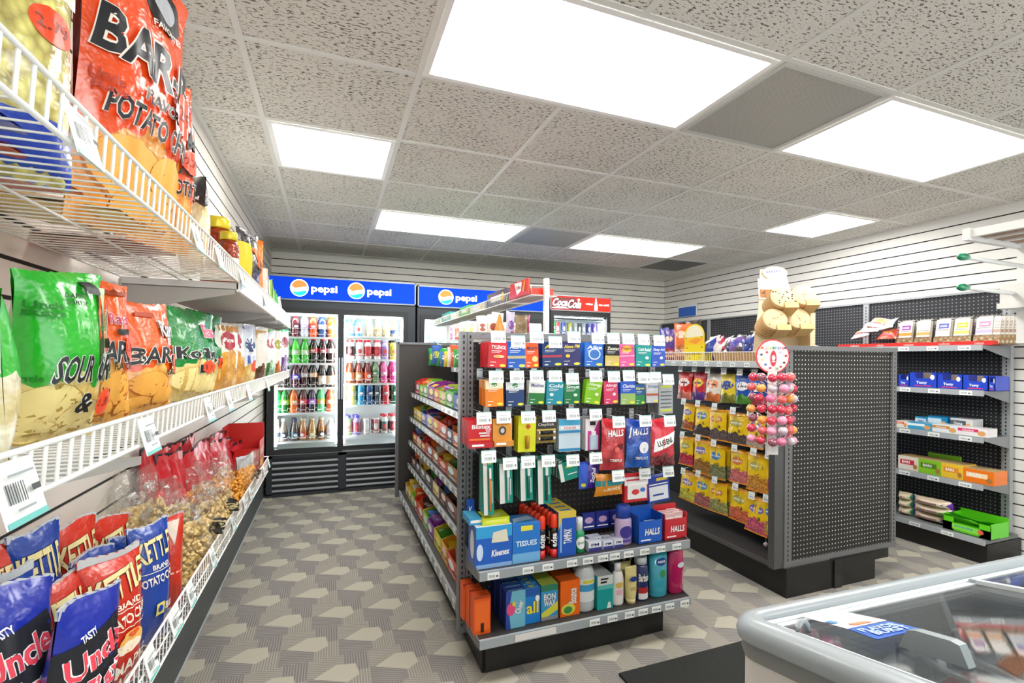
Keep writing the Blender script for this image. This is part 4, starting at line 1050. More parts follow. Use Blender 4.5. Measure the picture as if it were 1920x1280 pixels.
rows = [(-40, 85, 1010, 'r', 'red', 'far left'), (20, 120, 995, 'b', 'blue', 'far left'), (85, 175, 985, 'r', 'red', 'second from left'), (120, 205, 1040, 'b', 'blue', 'second from left'), (160, 235, 975, 'r', 'red', 'third from left'), (205, 262, 1010, 'b', 'blue', 'third from left'), (-60, 60, 1075, 'b', 'navy', 'leftmost, low'), (60, 160, 1090, 'r', 'orange-red', 'low, behind the two blue bags')]
xs = [(-.56, -.52), (-.53, -.49), (-.55, -.51), (-.49, -.45), (-.53, -.49), (-.48, -.44), (-.50, -.46), (-.47, -.43)]
for i, (L, R, T, kk, cn, pos) in enumerate(rows):
    bas(L, R, T, f'{cn} kettle chip bag in the basket, rear rows, {pos}', m_kr if kk == 'r' else m_kb, kettle(kk)[:3 if i not in (3,) else 6], xs[i][0], xs[i][1], seed=80 + i, d=.06, seal=silv, nu=12, nv=14, mx=.02)
# popcorn in clear bags
def popcorn(lab, L, R, T, X1, X2, c1, c2, seed, badge=True):
    a, b = at(L, 700, X=X1), at(R, 700, X=X2); w = math.hypot(b.x - a.x, b.y - a.y); rz = math.atan2(b.y - a.y, b.x - a.x)
    c = ((a.x + b.x) / 2, (a.y + b.y) / 2); dd = c[0] * _S + c[1] * _C; h = CH - (T - CY) * dd / F - ZB
    t = thing('popcorn_bag', lab, 'popcorn bag', (c[0], c[1], ZB), rz, 'clear popcorn bags in the low wire basket', rot=(.04, 0, rz))
    rg = random.Random(seed)
    m = MB(); fm = food(c1, c2, 55., .55, 1.)
    hh = h * .68; r_ = .011
    for _ in range(150):
        x = rg.uniform(-.42, .42) * w; z = rg.uniform(.06, 1) * hh; y = -math.sqrt(max(0, 1 - (2 * x / w) ** 2)) * .036 * math.sin(math.pi * min(.94, z / hh * .8 + .15)) ** .5 + rg.uniform(-.003, .006)
        q = r_ * rg.uniform(.75, 1.25); ph = rg.uniform(0, 3)
        V = [Vector((x + q * a_, y + q * b_, z + q * c_)) for a_, b_, c_ in ((1, 0, 0), (-1, 0, 0), (0, 1, 0), (0, -1, 0), (0, 0, 1), (0, 0, -1))]
        for s_ in V: s_ += Vector((rg.uniform(-.3, .3) * q, rg.uniform(-.3, .3) * q, rg.uniform(-.3, .3) * q))
        m.add(V, [(0, 2, 4), (2, 1, 4), (1, 3, 4), (3, 0, 4), (2, 0, 5), (1, 2, 5), (3, 1, 5), (0, 3, 5)], fm, True)
    pillow(m, w * .86, hh, .06, fm, seed, 12, 12, crimp=.02, wr=3)
    o = m.build('popcorn', t); o['kind'] = 'stuff'
    m = MB(); P = pillow(m, w, h, .085, wrap_film(), seed, 14, 18, crimp=.03, wr=5)
    m.build('clear_film', t)
    if badge:
        m = MB(); m.deco([('e', .22, .5, .14, .1, mat('#23211c')), ('e', .22, .5, .1, .07, mat('#c9b98a')), ('e', .22, .5, .07, .05, mat('#23211c')), ('r', .16, .28, .495, .51, mat('#c9b98a'))], P, w, h, .012, .002); m.build('badge', t)
KG = ('#f8e2a8', '#c9a252'); OG = ('#ffbe4c', '#e08a20')
popcorn('clear bag of pale caramel popcorn with a badge, first at the front of the basket', 318, 402, 935, -.43, -.38, *KG, 91)
popcorn('clear bag of pale caramel popcorn, second along the front of the basket', 365, 428, 900, -.43, -.38, *KG, 92)
popcorn('clear bag of orange cheese popcorn, third along the front of the basket', 402, 448, 875, -.43, -.38, *OG, 93)
popcorn('clear bag of orange cheese popcorn, fourth along the front of the basket', 430, 468, 855, -.43, -.38, *OG, 94)
popcorn('clear popcorn bag behind the blue kettle bag', 232, 305, 940, -.50, -.46, *KG, 95, False)
popcorn('clear popcorn bag standing against the wall, left of the other popcorn', 170, 262, 905, -.55, -.51, *KG, 96, False)
popcorn('clear popcorn bag in the middle row, right of the blue kettle bag', 290, 350, 905, -.50, -.46, *KG, 97, False)
popcorn('clear popcorn bag against the wall, second from left', 225, 300, 882, -.55, -.51, *KG, 98, False)
popcorn('clear orange popcorn bag in the middle row behind the second badge', 345, 395, 878, -.49, -.45, *OG, 99, False)
popcorn('clear orange popcorn bag in the middle row, nearest the red bags', 385, 430, 858, -.48, -.44, *OG, 100, False)
# red bags with black seals at the far end
blk = mat('#2a2224', .35)
reds = [(258, 318, 842, -.56, -.53), (300, 352, 850, -.52, -.49), (322, 370, 826, -.56, -.53), (348, 398, 838, -.51, -.48), (372, 418, 822, -.56, -.53), (392, 436, 832, -.50, -.47), (418, 458, 820, -.55, -.52), (434, 474, 826, -.49, -.46)]
for i, (L, R, T, a, b) in enumerate(reds):
    bas(L, R, T, f'red snack bag with a black seal, {ORD[i]} from left, far end of basket', foil('#c2202c'), [('e', 0, .5, .25, .15, mat('#e04a50')), ('t', 'HOT', 0, .5, .4, .1, mat('#f3d9d0'))], a, b, seed=110 + i, d=.055, seal=blk, nu=12, nv=12, mx=.03, wr=2, group='red bags with black seals', crimp=.11)
bas(440, 474, 856, 'silver wrapped bag at the front of the basket beside the red box', foil('#b9bcc2'), [('r', -.3, .3, .3, .5, mat('#7a2030'))], -.42, -.37, seed=130, d=.05, nu=10, nv=12, mx=None)
a = at(450, 830, X=-.54); b = at(503, 830, X=-.37)
t = thing('cardboard_box', 'red cardboard display box at the far end of the wire basket', 'box', (a.x + .09, 3.03, ZB))
m = MB(); rb = mat('#c5241c', .45)
for q in ((-.09, .09, .10, .104, 0, .30), (-.09, -.086, -.08, .104, 0, .30), (.086, .09, -.08, .104, 0, .22), (-.09, .09, -.08, -.076, 0, .18), (-.09, .09, -.08, .104, 0, .004)): m.box(*q, rb)
m.deco([('r', -.35, .2, .35, .5, mat('#e9c54a')), ('t', 'SNACKS', 0, .7, .6, .15, mat('#f0e8d0'))], lambda x, z, o: Vector((.09 + o, x, z)), .18, .22, None); m.build('box_body', t)
# ================================================================ medicine end of the first gondola
wirec = mat('#b9bdbf', .25, .7)
_hk = {}
def hook(loc, L, label, group, tw=.062, th=.05, face='-y', drop=.0):
    """two-wire peg hook with a scan tag; loc is where it enters the board"""
    k = (round(L, 3), tw, th)
    if k not in _hk:
        a = MB(); a.tube([(0, 0, 0), (0, -L + .02, .0), (0, -L + .004, .014)], .0025, wirec, 6)
        a.tube([(0, .0, .032), (0, -L - .004, .032)], .0018, wirec, 5); a.box(-.014, .014, -.003, .0, -.012, .04, wirec)
        b = MB(); M4 = Matrix.Translation((0, -L - .006, .012)) @ Matrix.Rotation(math.radians(-8), 4, 'X')
        b.box(-tw / 2, tw / 2, -.0012, 0, -th / 2, th / 2, tagw, M4)
        b.deco([('r', -.5, .5, .93, 1, mat('#9ec7c4')), *[('r', -.3 + .075 * i, -.27 + .075 * i, .2, .46, mat('#777f83')) for i in range(7)], ('r', .3, .4, .24, .42, mat('#777f83')), ('r', -.3, .2, .62, .67, mat('#aab4b6'))], lambda x, z, o: M4 @ Vector((x, -.0012 - o, z - th / 2)), tw, th)
        _hk[k] = (a.mesh('hook_wire'), b.mesh('price_tag'))
    t = thing('peg_hook', label, 'hook', loc, 0 if face == '-y' else -math.pi / 2, group)
    link('hook_wire', _hk[k][0], t); link('price_tag', _hk[k][1], t)
    return t
YP = G1Y + .012
def packet_D(style, c, txt, tc, x=()):
    """flat medicine box fronts"""
    w_ = mat(WHITE, .4); yl = mat('#e9e23c', .4)
    D = [('t', txt, .04, .80, .82, .15, mat(tc, .4), None, .15)]
    D += [('r', -.36, .2, .64, .665, w_), ('r', -.36, .1, .585, .6, w_)]
    if style == 'pill': D += [('e', .06, .44, .3, .06, mat('#e8d8a8')), ('e', -.02, .44, .15, .04, mat('#e9b23c'))]
    if style == 'band': D += [('r', -.5, .5, .36, .46, mat(x[0]))]
    if style == 'disc': D += [('e', .02, .52, .33, .24, mat('#dfe9f2')), ('e', .02, .52, .27, .19, mat('#3b78c8'))]
    if style == 'half': D[:0] = [('r', -.5, .5, 0., .48, mat(x[0]))]
    if style == 'top': D[:0] = [('r', -.5, .5, .68, 1., mat(x[0])), ('e', 0, .86, .16, .1, mat('#2c8a4a'))]
    D += [('e', .28, .09, .17, .055, yl), ('r', -.4, -.22, .06, .1, w_), ('r', -.4, -.1, .2, .22, w_)]
    return D
# (px left, px right, top, bottom, colour, text, text colour, style, extra, how many behind, tag px, label words)
ROW1 = [(915, 950, 641, 689, '#d22a34', 'TYLENOL', '#f6eeee', 'pill', (), 5, (935, 631), 'red packet with a yellow caplet'),
        (952, 986, 640, 690, '#1560c4', 'ALEVE', '#f2f2ee', 'band', ('#c9bd8c',), 2, (972, 640), 'bright blue packet with a beige band'),
        (985, 1011, 643, 689, '#ec5a1a', 'Motrin', '#2c2c4c', 'disc2', (), 1, (1007, 632), 'orange packet'),
        (1018, 1054, 640, 687, '#12356f', 'Advil', '#e9d23c', 'band', ('#b02a4c',), 4, (1042, 641), 'navy packet with a red band'),
        (1055, 1089, 640, 686, '#2e2a66', 'Aleve PM', '#e2ca3c', 'band2', (), 1, (1077, 632), 'dark violet packet'),
        (1096, 1131, 642, 687, '#2a6cc8', 'Alka', '#f2f2f2', 'disc', (), 4, (1122, 634), 'blue packet with a pale disc'),
        (1134, 1162, 645, 686, '#22242a', 'Zantac', '#f2eedc', 'half', ('#d2bb66',), 1, (1151, 634), 'black and straw packet'),
        (1163, 1190, 645, 687, '#e35c9c', 'Pepto', '#7a3a1e', 'disc3', (), 1, (1179, 635), 'pink packet'),
        (1192, 1220, 647, 687, '#159a94', 'Cold Relief', '#e9f6f4', 'band2', (), 2, (1208, 636), 'teal packet'),
        (1222, 1247, 648, 687, '#3a5cc0', 'Sleep Aid', '#e6eaf8', 'band2', (), 1, (1237, 638), 'mid blue packet')]
ROW2 = [(911, 945, 713, 762, '#ef8a1f', 'DayQuil', '#f9f0e0', 'top', ('#e9e4b8',), 4, (931, 706), 'orange packet with a green badge'),
        (950, 983, 716, 762, '#1c3f74', 'NyQuil', '#f2f4f6', 'top', ('#d9dfe4',), 1, (970, 706), 'dark blue packet with a white top'),
        (990, 1021, 713, 758, '#e9ece6', 'Mucinex', '#5a4a8c', 'half', ('#1f7a35',), 1, (1007, 705), 'white packet with a green lower half'),
        (1024, 1055, 714, 758, '#1a93a8', 'Cold', '#e6f4f4', 'band2', (), 1, (1042, 705), 'turquoise packet'),
        (1058, 1087, 717, 757, '#157a44', 'Sinus', '#e6f4ea', 'band2', (), 1, (1074, 710), 'dark green packet'),
        (1095, 1125, 712, 757, '#86c41e', 'Allergy', '#f0f6de', 'band2', (), 1, (1118, 705), 'lime green packet hanging crooked'),
        (1133, 1160, 714, 757, '#d8456e', 'Allergy', '#f8e6ec', 'band2', (), 1, (1152, 706), 'raspberry pink packet'),
        (1164, 1191, 715, 758, '#2c5fcc', 'Claritin', '#f0f2f6', 'half', ('#9fc26a',), 1, (1180, 704), 'blue packet with pale green foot'),
        (1192, 1209, 721, 758, '#1a5f9c', 'Eye', '#e9d84c', 'half', ('#2a8c4a',), 1, (1208, 708), 'narrow blue and green packet'),
        (1212, 1234, 717, 755, '#c9ccd0', 'Drops', '#2a4c8c', 'band', ('#c2552c',), 2, (1230, 707), 'clear plastic packet'),
        (1236, 1262, 720, 775, '#a9aeb0', 'SAFETY', '#c9d84c', 'lines', (), 3, (1254, 711), 'tall grey plastic packet')]
def style_fix(st, c, txt, tc, x):
    if st == 'disc2': return packet_D('', c, txt, tc) + [('e', .2, .35, .22, .12, mat('#f4d88c'))]
    if st == 'disc3': return [('e', .0, .78, .34, .17, mat('#f0b43c'))] + packet_D('', c, txt, tc) + [('r', -.5, .5, .45, .5, mat('#f6c3da'))]
    if st == 'band2': return packet_D('', c, txt, tc) + [('e', -.2 + .4 * (len(txt) % 2), .42, .12, .07, mat(tc))]
    if st == 'lines': return [('r', -.4, .4, .2 + .13 * i, .24 + .13 * i, mat('#5a6064')) for i in range(5)] + [('r', -.4, .4, .08, .15, mat('#c6cf3c')), ('r', -.4, .4, .88, .95, mat('#c6cf3c'))]
    return packet_D(st, c, txt, tc, x)
place = {0: 'top hook row', 1: 'second hook row'}
for r_, ROW in enumerate((ROW1, ROW2)):
    for i, (L, R, T, Bm, c, txt, tc, st, x, nb, tp, lab) in enumerate(ROW):
        Yf = 1.865
        cx_, z0, w, h = px_face(L, R, T, Bm, Yf)
        tilt = random.Random(i * 7 + r_).uniform(-.05, .05) + (.16 if 'crooked' in lab else 0)
        me = carton_mesh(w, h, .011, mat(c, .38, spec=.35), style_fix(st, c, txt, tc, x)).mesh('packet')
        for b in range(nb + 1):
            o = link('medicine_packet', me, None, (cx_ + .002 * b, Yf + (.027 if nb > 2 else .018) * b, z0), 0, (0, tilt * (1 if b == 0 else .6), random.Random(b + i).uniform(-.1, .1)))
            tag(o, f'{lab}, {place[r_]}' + ('' if b == 0 else f', {ORD[b]} behind the front'), 'packet', 'medicine packets on hooks')
        hz = z0 + h + .008
        tg = at(tp[0], tp[1], Y=Yf - .03)
        hook((tg.x, YP, tg.z - .012), YP - Yf + .02, f'hook and white tag above the {lab}, ' + place[r_], 'peg hooks on the medicine end')
def tagged(tp, Yf, lab, L=None):
    tg = at(tp[0], tp[1], Y=Yf - .03); hook((tg.x, YP, tg.z - .012), YP - Yf + .02, f'hook and tag of the {lab}', 'peg hooks on the medicine end')
# third and fourth rows: cards, blisters, bags
def card(L, R, T, Bm, c, D, lab, tp, nb=0, Yf=1.865, t_=.012, cat='packet', name='blister_card', extra=None, tilt=0., grp='carded goods on hooks', cs=None):
    cx_, z0, w, h = px_face(L, R, T, Bm, Yf)
    m = carton_mesh(w, h, t_, cs or mat(c, .38, spec=.35), D)
    me = m.mesh(name)
    for b in range(nb + 1):
        t = thing(name, lab + ('' if b == 0 else f', {ORD[b]} behind front'), cat, (cx_ + .002 * b, Yf + (t_ + (.018 if nb > 2 and t_ < .014 else .01)) * b, z0), 0, grp, rot=(0, tilt * (b == 0), 0))
        link('card', me, t)
        if extra and b == 0: extra(t, w, h)
    if tp: tagged(tp, Yf, lab)
w_, k_ = mat(WHITE, .4), mat(BLK, .4)
def foot(c):
    def f(t, w, h):
        m = MB(); m.box(-w * .5, w * .5, -.022, 0, 0, h * .2, mat(c, .35)); m.deco([('r', -.4, .1, .3, .7, w_)], lambda x, z, o: Vector((x, -.022 - o, z)), w, h * .2); m.build('tray_foot', t)
    return f
card(878, 922, 789, 838, '#c9242e', [('t', 'Blistex', .05, .78, .8, .16, w_), ('r', -.05, .4, .5, .56, w_), ('r', 0, .4, .4, .45, w_), ('r', -.45, .42, .26, .33, mat('#e8882c')), ('p', [(.2, .7), (.48, .7), (.34, .35)], mat('#d8a0a4'))], 'red lip balm card with orange stripe, left in third row', (908, 784), 4, extra=foot('#b81e2a'))
card(924, 960, 785, 835, '#dd9a3e', [('t', 'LIP BALM', 0, .82, .7, .08, mat('#a86a1c')), ('e', 0, .56, .2, .17, mat('#4b453c')), ('e', .0, .56, .1, .09, mat('#c9ccd0'))], 'tan lip balm card with a grey disc, third row', (945, 782), 0, extra=foot('#cf8c34'))
def stickball(t, w, h):
    m = MB(); m.lathe([(.008, .1 * h), (.009, .45 * h), (.006, .47 * h)], mat('#b98a1c', .3), 10, (0, -.006, 0)); m.build('balm_stick', t)
card(971, 1004, 781, 847, '#d9dc2a', [('e', .05, .72, .14, .07, mat('#c9521c')), ('r', -.08, .16, .1, .4, mat('#b9a01e'))], 'bright yellow balm card, third row', (991, 782), 2, extra=stickball, tilt=.02)
def batt(t, w, h):
    for z in (.18, .42):
        m = MB(); m.tube([(-w * .36, -.006, z * h), (w * .30, -.006, z * h)], .0075, mat('#2a2826', .25, .5), 10); m.tube([(w * .30, -.006, z * h), (w * .44, -.006, z * h)], .0077, mat('#d2d4d4', .25, .5), 10); m.tube([(-w * .42, -.006, z * h), (-w * .36, -.006, z * h)], .0077, mat('#e2e4e4', .25, .5), 10); m.build('battery', t)
card(1006, 1042, 783, 830, '#8f7a34', [('r', -.5, .5, .55, 1, mat('#2c2a26')), ('t', 'ChapStick', .0, .72, .85, .14, mat('#c9c6bc')), ('r', -.5, .5, .5, .56, mat('#d9bd5c'))], 'black and gold card with two sticks, third row', (1030, 780), 0, extra=batt)
card(1048, 1088, 786, 846, '#c7dbe6', [('r', -.5, .5, .82, 1, mat('#3b9fc8')), ('r', -.4, .4, .7, .78, w_), ('t', 'TISSUES', 0, .74, .6, .06, mat('#c94a3c')), ('r', -.5, .5, .58, .66, mat('#2a86b8')), ('r', -.5, .5, .02, .1, mat('#2a86b8'))], 'pale blue and white tissue packet, third row', (1075, 776), 2, extra=None)
def pump(t, w, h):
    m = MB(); m.box(-w * .25, w * .28, -.014, 0, .04 * h, .5 * h, mat('#b8cfe0', .15, coat=.6)); m.box(-w * .12, w * .14, -.012, 0, .5 * h, .62 * h, w_); m.build('gel_bottle', t)
card(1098, 1124, 785, 844, '#e6e2e4', [('r', -.35, .5, .0, .62, mat('#c8328c')), ('p', [(.5, 1), (.5, .6), (.1, .62)], mat('#c8328c')), ('r', -.2, .2, .8, .92, k_)], 'white and magenta card with a clear gel bottle, third row', (1118, 777), 3, extra=pump)
def hbag(L, R, T, Bm, m_, D, lab, tp, Yf=1.80, seed=1, cat='sweet bag', d=.045, tilt=0., seal=None, grp='hanging bags on the medicine end', nm='sweet_bag'):
    cx_, z0, w, h = px_face(L, R, T, Bm, Yf)
    t = bag(lab, w, h, d, m_, D, (cx_, Yf + .02, z0), 0, seed=seed, group=grp, cat=cat, name=nm, nu=12, nv=16, mx=.01, rot=(0, tilt, 0), seal=seal)
    if tp: tagged(tp, Yf, lab)
    return t
hl = [('t', 'HALLS', .02, .74, .6, .13, w_, mat('#1a1f4c'), .12, 4), ('p', [(-.42, .6), (-.36, .82), (-.3, .86), (-.33, .8), (-.37, .62)], w_), ('e', .12, .42, .2, .12, mat('#f0f0f0')), ('t', 'TRIPLE ICE', .06, .2, .5, .06, w_)]
hbag(1128, 1176, 788, 882, film_bag('#b81e28', '#d8343c', .5, 'plain'), [('t', 'HALLS', .02, .74, .6, .13, w_, mat('#4c0d14'), .12, 4), ('e', .2, .48, .12, .06, mat('#6d0f18')), ('e', .05, .42, .1, .05, mat('#e86a6c')), ('t', 'TRIPLE', .05, .2, .5, .06, w_)], 'red cough drop bag, left of the blue one', (1161, 791), seed=3, tilt=.05)
hbag(1176, 1224, 786, 877, film_bag('#123f9c', '#1a66d0', .5, 'plain'), hl, 'blue cough drop bag with white lettering, between two red ones', (1211, 789), seed=5, tilt=.04)
hbag(1224, 1271, 786, 873, film_bag('#c81f34', '#7a1822', .22, 'beans'), [('p', [(-.4, .28), (.45, .5), (.48, .74), (-.36, .56)], w_), ('t', 'LUDENS', .0, .51, .6, .12, k_, None, 0, 14)], 'red throat drop bag with a white slanted label', (1257, 789), seed=7, tilt=.03)
tb_g = '#158f7c'
def brush(col):
    def f(t, w, h):
        m = MB(); m.tube([(w * .1, -.006, .08 * h), (w * .1, -.008, .5 * h), (w * .1, -.006, .78 * h)], .0045, mat(col, .25), 8); m.box(w * .02, w * .2, -.014, -.004, .66 * h, .84 * h, w_); m.build('toothbrush', t)
    return f
tbs = [(908, 927, 860, 965, '#e8823c', 3, (917, 856)), (938, 962, 868, 943, '#cfd8d8', 3, (957, 869)), (977, 1000, 866, 938, '#20786c', 3, (991, 866)), (1010, 1034, 862, 944, '#3c4a48', 3, (1029, 864))]
for i, (L, R, T, Bm, bc, nb, tp) in enumerate(tbs):
    card(L, R, T, Bm, tb_g, [('r', -.5, -.12, 0, 1, mat('#e3e4e0')), ('r', -.05, .35, .9, .96, mat('#b9cf3c')), ('r', .3, .36, .2, .6, w_)], f'green and white toothbrush card with {["an orange", "a pale grey", "a teal", "a dark grey"][i]} brush', tp, nb, extra=brush(bc), tilt=-.03, name='toothbrush_card', cat='toothbrush', t_=.016)
card(1052, 1087, 865, 899, tb_g, [('e', .1, .75, .25, .09, mat('#b9cf3c')), ('r', -.5, -.3, 0, 1, mat('#e3e4e0')), ('r', -.1, .4, .3, .35, w_)], 'squat green dental card right of the toothbrushes, fourth row', (1075, 863), 5, tilt=-.2, t_=.012)
hbag(1089, 1128, 868, 917, foil('#3a1f8c'), [('p', [(-.5, 0), (-.1, 0), (-.1, 1), (-.5, 1)], mat('#2a56c0')), ('t', 'ZzzQuil', .16, .5, .62, .2, w_, None, 0, 80), ('e', -.3, .15, .1, .08, mat('#d8d23c'))], 'violet and blue sleep aid pouch, fourth row', (1118, 859), Yf=1.84, seed=9, d=.02, cat='pouch', nm='medicine_pouch')
hbag(1118, 1172, 888, 930, foil('#e08f24'), [('r', -.5, .5, .45, .7, mat('#2a8f94')), ('t', 'ALMONDS', .05, .3, .6, .14, mat('#f3ecd8'), None, 0, 2)], 'small orange bag with a teal band, fourth row', (1160, 892), Yf=1.83, seed=11, d=.025, cat='snack bag', nm='snack_bag')
def kit(t, w, h):
    m = MB(); m.box(-w * .4, w * .4, -.008, 0, h * .12, h * .62, mat('#f1eff0', .25)); m.deco([('e', -.1, .5, .2, .2, mat('#d83a3c')), ('e', .28, .62, .14, .16, mat('#3b78c8'))], lambda x, z, o: Vector((x, -.008 - o, z + h * .12)), w * .8, h * .5); m.build('blister', t)
card(1171, 1215, 888, 940, '#cf2a30', [('r', -.5, .5, .6, .9, mat('#e9e6e6')), ('r', -.42, .42, .76, .82, mat('#cf2a30'))], 'red and white first aid card, fourth row', (1210, 888), 0, extra=kit, t_=.02)
card(1217, 1257, 892, 940, '#26409c', [('r', -.45, .42, .08, .62, mat('#dfe3ea')), ('r', -.1, .4, .82, .94, mat('#e0c83c')), ('r', -.45, .42, .68, .72, w_), ('r', -.3, .2, .25, .32, mat('#26409c'))], 'blue and white bandage box, right end of the fourth row', (1254, 884), 0, t_=.035, tilt=-.08, name='medicine_packet')

# ---- things standing on the two end shelves
ZM, ZL = .446, .179
def floor_box(L, R, T, xb_z, c, D, lab, t_, Y=1.86, nb=0, step=None, cat='box', name='carton', top=None, side=None, TD=(), SD=(), rz=0., grp='boxes on the end shelves', h=None, zb=None):
    a, b = at(L, 1000, Y=Y), at(R, 1000, Y=Y); w = b.x - a.x; cx_ = (a.x + b.x) / 2
    dd = cx_ * _S + Y * _C; h = h or CH - (T - CY - 4) * dd / F - xb_z
    me = carton_mesh(w, h, t_, mat(c, .38, spec=.4), D, top, side, TD, SD).mesh(name)
    for k in range(nb + 1):
        o = link(name, me, None, (cx_ + .001 * (k % 2), Y + (step or t_ + .002) * k, xb_z), rz)
        tag(o, lab + ('' if k == 0 else f', {ORD[k]} behind the front one'), cat, grp)
    return cx_, w, h
bl = mat('#1c56b8', .35)
_, _, hk_ = floor_box(893, 960, 990, ZM, '#2560c0', [('r', -.5, .5, .72, 1, mat('#2f9fd8')), ('r', -.5, .5, .0, .1, mat('#8ab4e4')), ('t', 'Kleenex', .18, .35, .5, .16, w_, None, .15, 3), ('p', [(-.08, .6), (.4, .6), (.34, .9), (-.04, .85)], mat('#dcd8c4')), ('e', -.4, .4, .09, .2, mat('#c9dcf2'))], 'large blue and white tissue box at the left end of the middle end shelf', .115, 1.865, top=mat('#cfd9de', .4), side=mat('#2560c0', .35), TD=[('e', -.2, .5, .22, .3, mat('#9fd0ea')), ('p', [(.1, .1), (.45, .1), (.4, .9), (.15, .8)], mat('#e08e5c'))], SD=[('e', 0, .5, .25, .35, mat('#e8eef8'))])
floor_box(961, 1013, 985, ZM, '#2a78cc', [('r', -.5, .5, .0, .25, mat('#6fb0e0')), ('r', -.2, .22, .82, .95, mat('#e6dc3c')), ('t', 'TISSUES', 0, .5, .75, .14, mat('#d8ecf8'))], 'smaller sky blue tissue box beside the big one', .12, 1.865, top=mat('#3a88d4', .35), TD=[('p', [(-.4, .2), (.4, .4), (.3, .8), (-.3, .6)], mat('#a9cbe8'))])
hh = .446 + .125
floor_box(905, 955, 0, ZM + hk_ + .0006, '#cfe02c', [('r', -.4, .4, .3, .7, mat('#e6ea6a'))], 'flat yellow-green box lying on top of the big blue tissue box', .10, 1.88, h=.028, name='flat_box', top=mat('#d2dc30', .35), TD=[('e', 0, .4, .3, .3, mat('#e9ec7c'))])
floor_box(880, 905, 0, ZM + hk_ + .0006, '#3a9fd0', [('r', -.4, .4, .3, .7, w_)], 'flat turquoise box lying on the big blue tissue box, left of the yellow-green one', .11, 1.90, h=.028, name='flat_box', top=mat('#48a8d4', .35))
floor_box(876, 889, 918, .60, '#1f54b4', [('t', 'K', 0, .5, .5, .4, w_)], 'narrow blue box standing behind the tissue boxes against the upright', .02, 2.0, h=.09, name='narrow_box')
# spray cans
kk = 0
for c_ in range(2):
    for r_ in range(6):
        x = at(1016 + 23 * c_, 1000, Y=1.88).x; y = 1.885 + .036 * r_
        x -= .0035 * r_
        t = thing('spray_can', f'red and black spray can, {["left", "right"][c_]} column, {ORD[r_]} from the front', 'spray can', (x, y, ZM), 0, 'red spray cans on the middle end shelf')
        m = MB(); m.lathe([(.0155, 0), (.0165, .003), (.0165, .03)], mat('#c9241c', .25, coat=.5), 14); m.lathe([(.0165, .03), (.0165, .095), (.015, .105)], mat('#24201f', .25, coat=.5), 14)
        m.deco([('t', 'edge', 0, .5, .8, 1.2, w_, None, 0, 90)], lambda x_, z, o: Vector((math.sin(x_ / .0165) * (.0167 + o), -math.cos(x_ / .0165) * (.0167 + o), .03 + z * 2.0)), .03, .032, .006); m.build('can_body', t)
        m = MB(); m.lathe([(.0168, .104), (.0172, .108), (.0168, .142), (.012, .15)], mat('#e03a1c', .3), 14); m.build('cap', t); t.scale = (1, 1, 1.22)
floor_box(1047, 1080, 962, ZM, '#2458b8', [('r', -.5, .5, .86, 1, mat('#d6bd48')), ('t', 'TAMPAX', .02, .45, .74, .2, w_, None, 0, 90), ('r', -.4, -.32, .1, .8, mat('#8fc0e8')), ('p', [(-.5, .6), (-.3, .86), (-.5, .86)], mat('#d6bd48'))], 'tall blue box with a white upright name and yellow top', .05, 1.865, 3, top=mat('#d9c23c', .4), TD=[('r', -.3, .3, .3, .6, mat('#2458b8'))], cat='box')
def roll(L, R, T, lab, bc, cc, Y=1.87, zb=ZM, fr=.62, n_='deodorant', sy=1., capr=.8):
    a, b = at(L, 1000, Y=Y), at(R, 1000, Y=Y); r = (b.x - a.x) / 2; cx_ = (a.x + b.x) / 2; dd = cx_ * _S + Y * _C; h = CH - (T - CY - 4) * dd / F - zb
    t = thing(n_, lab, n_.replace('_', ' '), (cx_, Y + r, zb), 0, 'toiletries on the end shelves')
    m = MB(); m.lathe([(r * .9, 0), (r, h * .03), (r, h * fr * .9), (r * .8, h * fr)], mat(bc, .25, coat=.4), 16, sy=sy); 
    m.build('body', t)
    m = MB(); m.lathe([(r * capr, h * fr), (r * capr, h * .96), (r * capr * .8, h)], mat(cc, .3), 14, sy=sy); m.build('cap', t)
    return t, r, h
t, r, h = roll(1081, 1100, 975, 'green deodorant with a white ribbed cap beside the tall blue box', '#17915c', '#e9edea', capr=.65)
m = MB(); m.deco([('e', 0, .3, .6, .18, w_), ('t', 'gold', 0, .3, .8, .1, mat('#17915c'))], lambda x, z, o: Vector((math.sin(x / r) * (r + o), -math.cos(x / r) * (r + o), z)), r * 1.6, h, .006); m.build('printed_label', t)
for i, (L, R, Y) in enumerate(((1104, 1128, 1.87), (1104, 1128, 1.92), (1132, 1150, 1.87), (1152, 1168, 1.87), (1134, 1150, 1.905), (1153, 1168, 1.905))):
    floor_box(L, R, 1000, ZM, '#dfe3ea', [('r', -.5, .5, .0, .4, mat('#3a3c8c')), ('t', 'PM', 0, .7, .6, .3, mat('#22306c'))], ['white and indigo pill box, left in front', 'white and indigo pill box, left at the back', 'short pill box, centre in front', 'short pill box, right in front', 'short pill box, centre behind', 'short pill box, right behind'][i] + ', middle of the end shelf', .04, Y, h=.036 if i > 1 else .042, top=mat('#c9cede'), name='pill_box')
for i, (L, R, T) in enumerate(((1092, 1116, 962), (1118, 1142, 962), (1144, 1166, 960))):
    floor_box(L, R, 0, .50, '#232f86', [('e', 0, .58, .32, .2, mat('#c3a0c4')), ('r', -.4, .4, .15, .22, w_)], f'dark indigo box leaning at the back of the end shelf, {["left", "middle", "right"][i]} of three', .02, 1.985, h=.075, name='upright_box')
t, r, h = roll(1163, 1193, 953, 'violet antacid bottle with a blue cap on the middle end shelf', '#b9a3c8', '#2c4cb4', Y=1.865, fr=.68, n_='antacid_bottle', sy=.7, capr=.85)
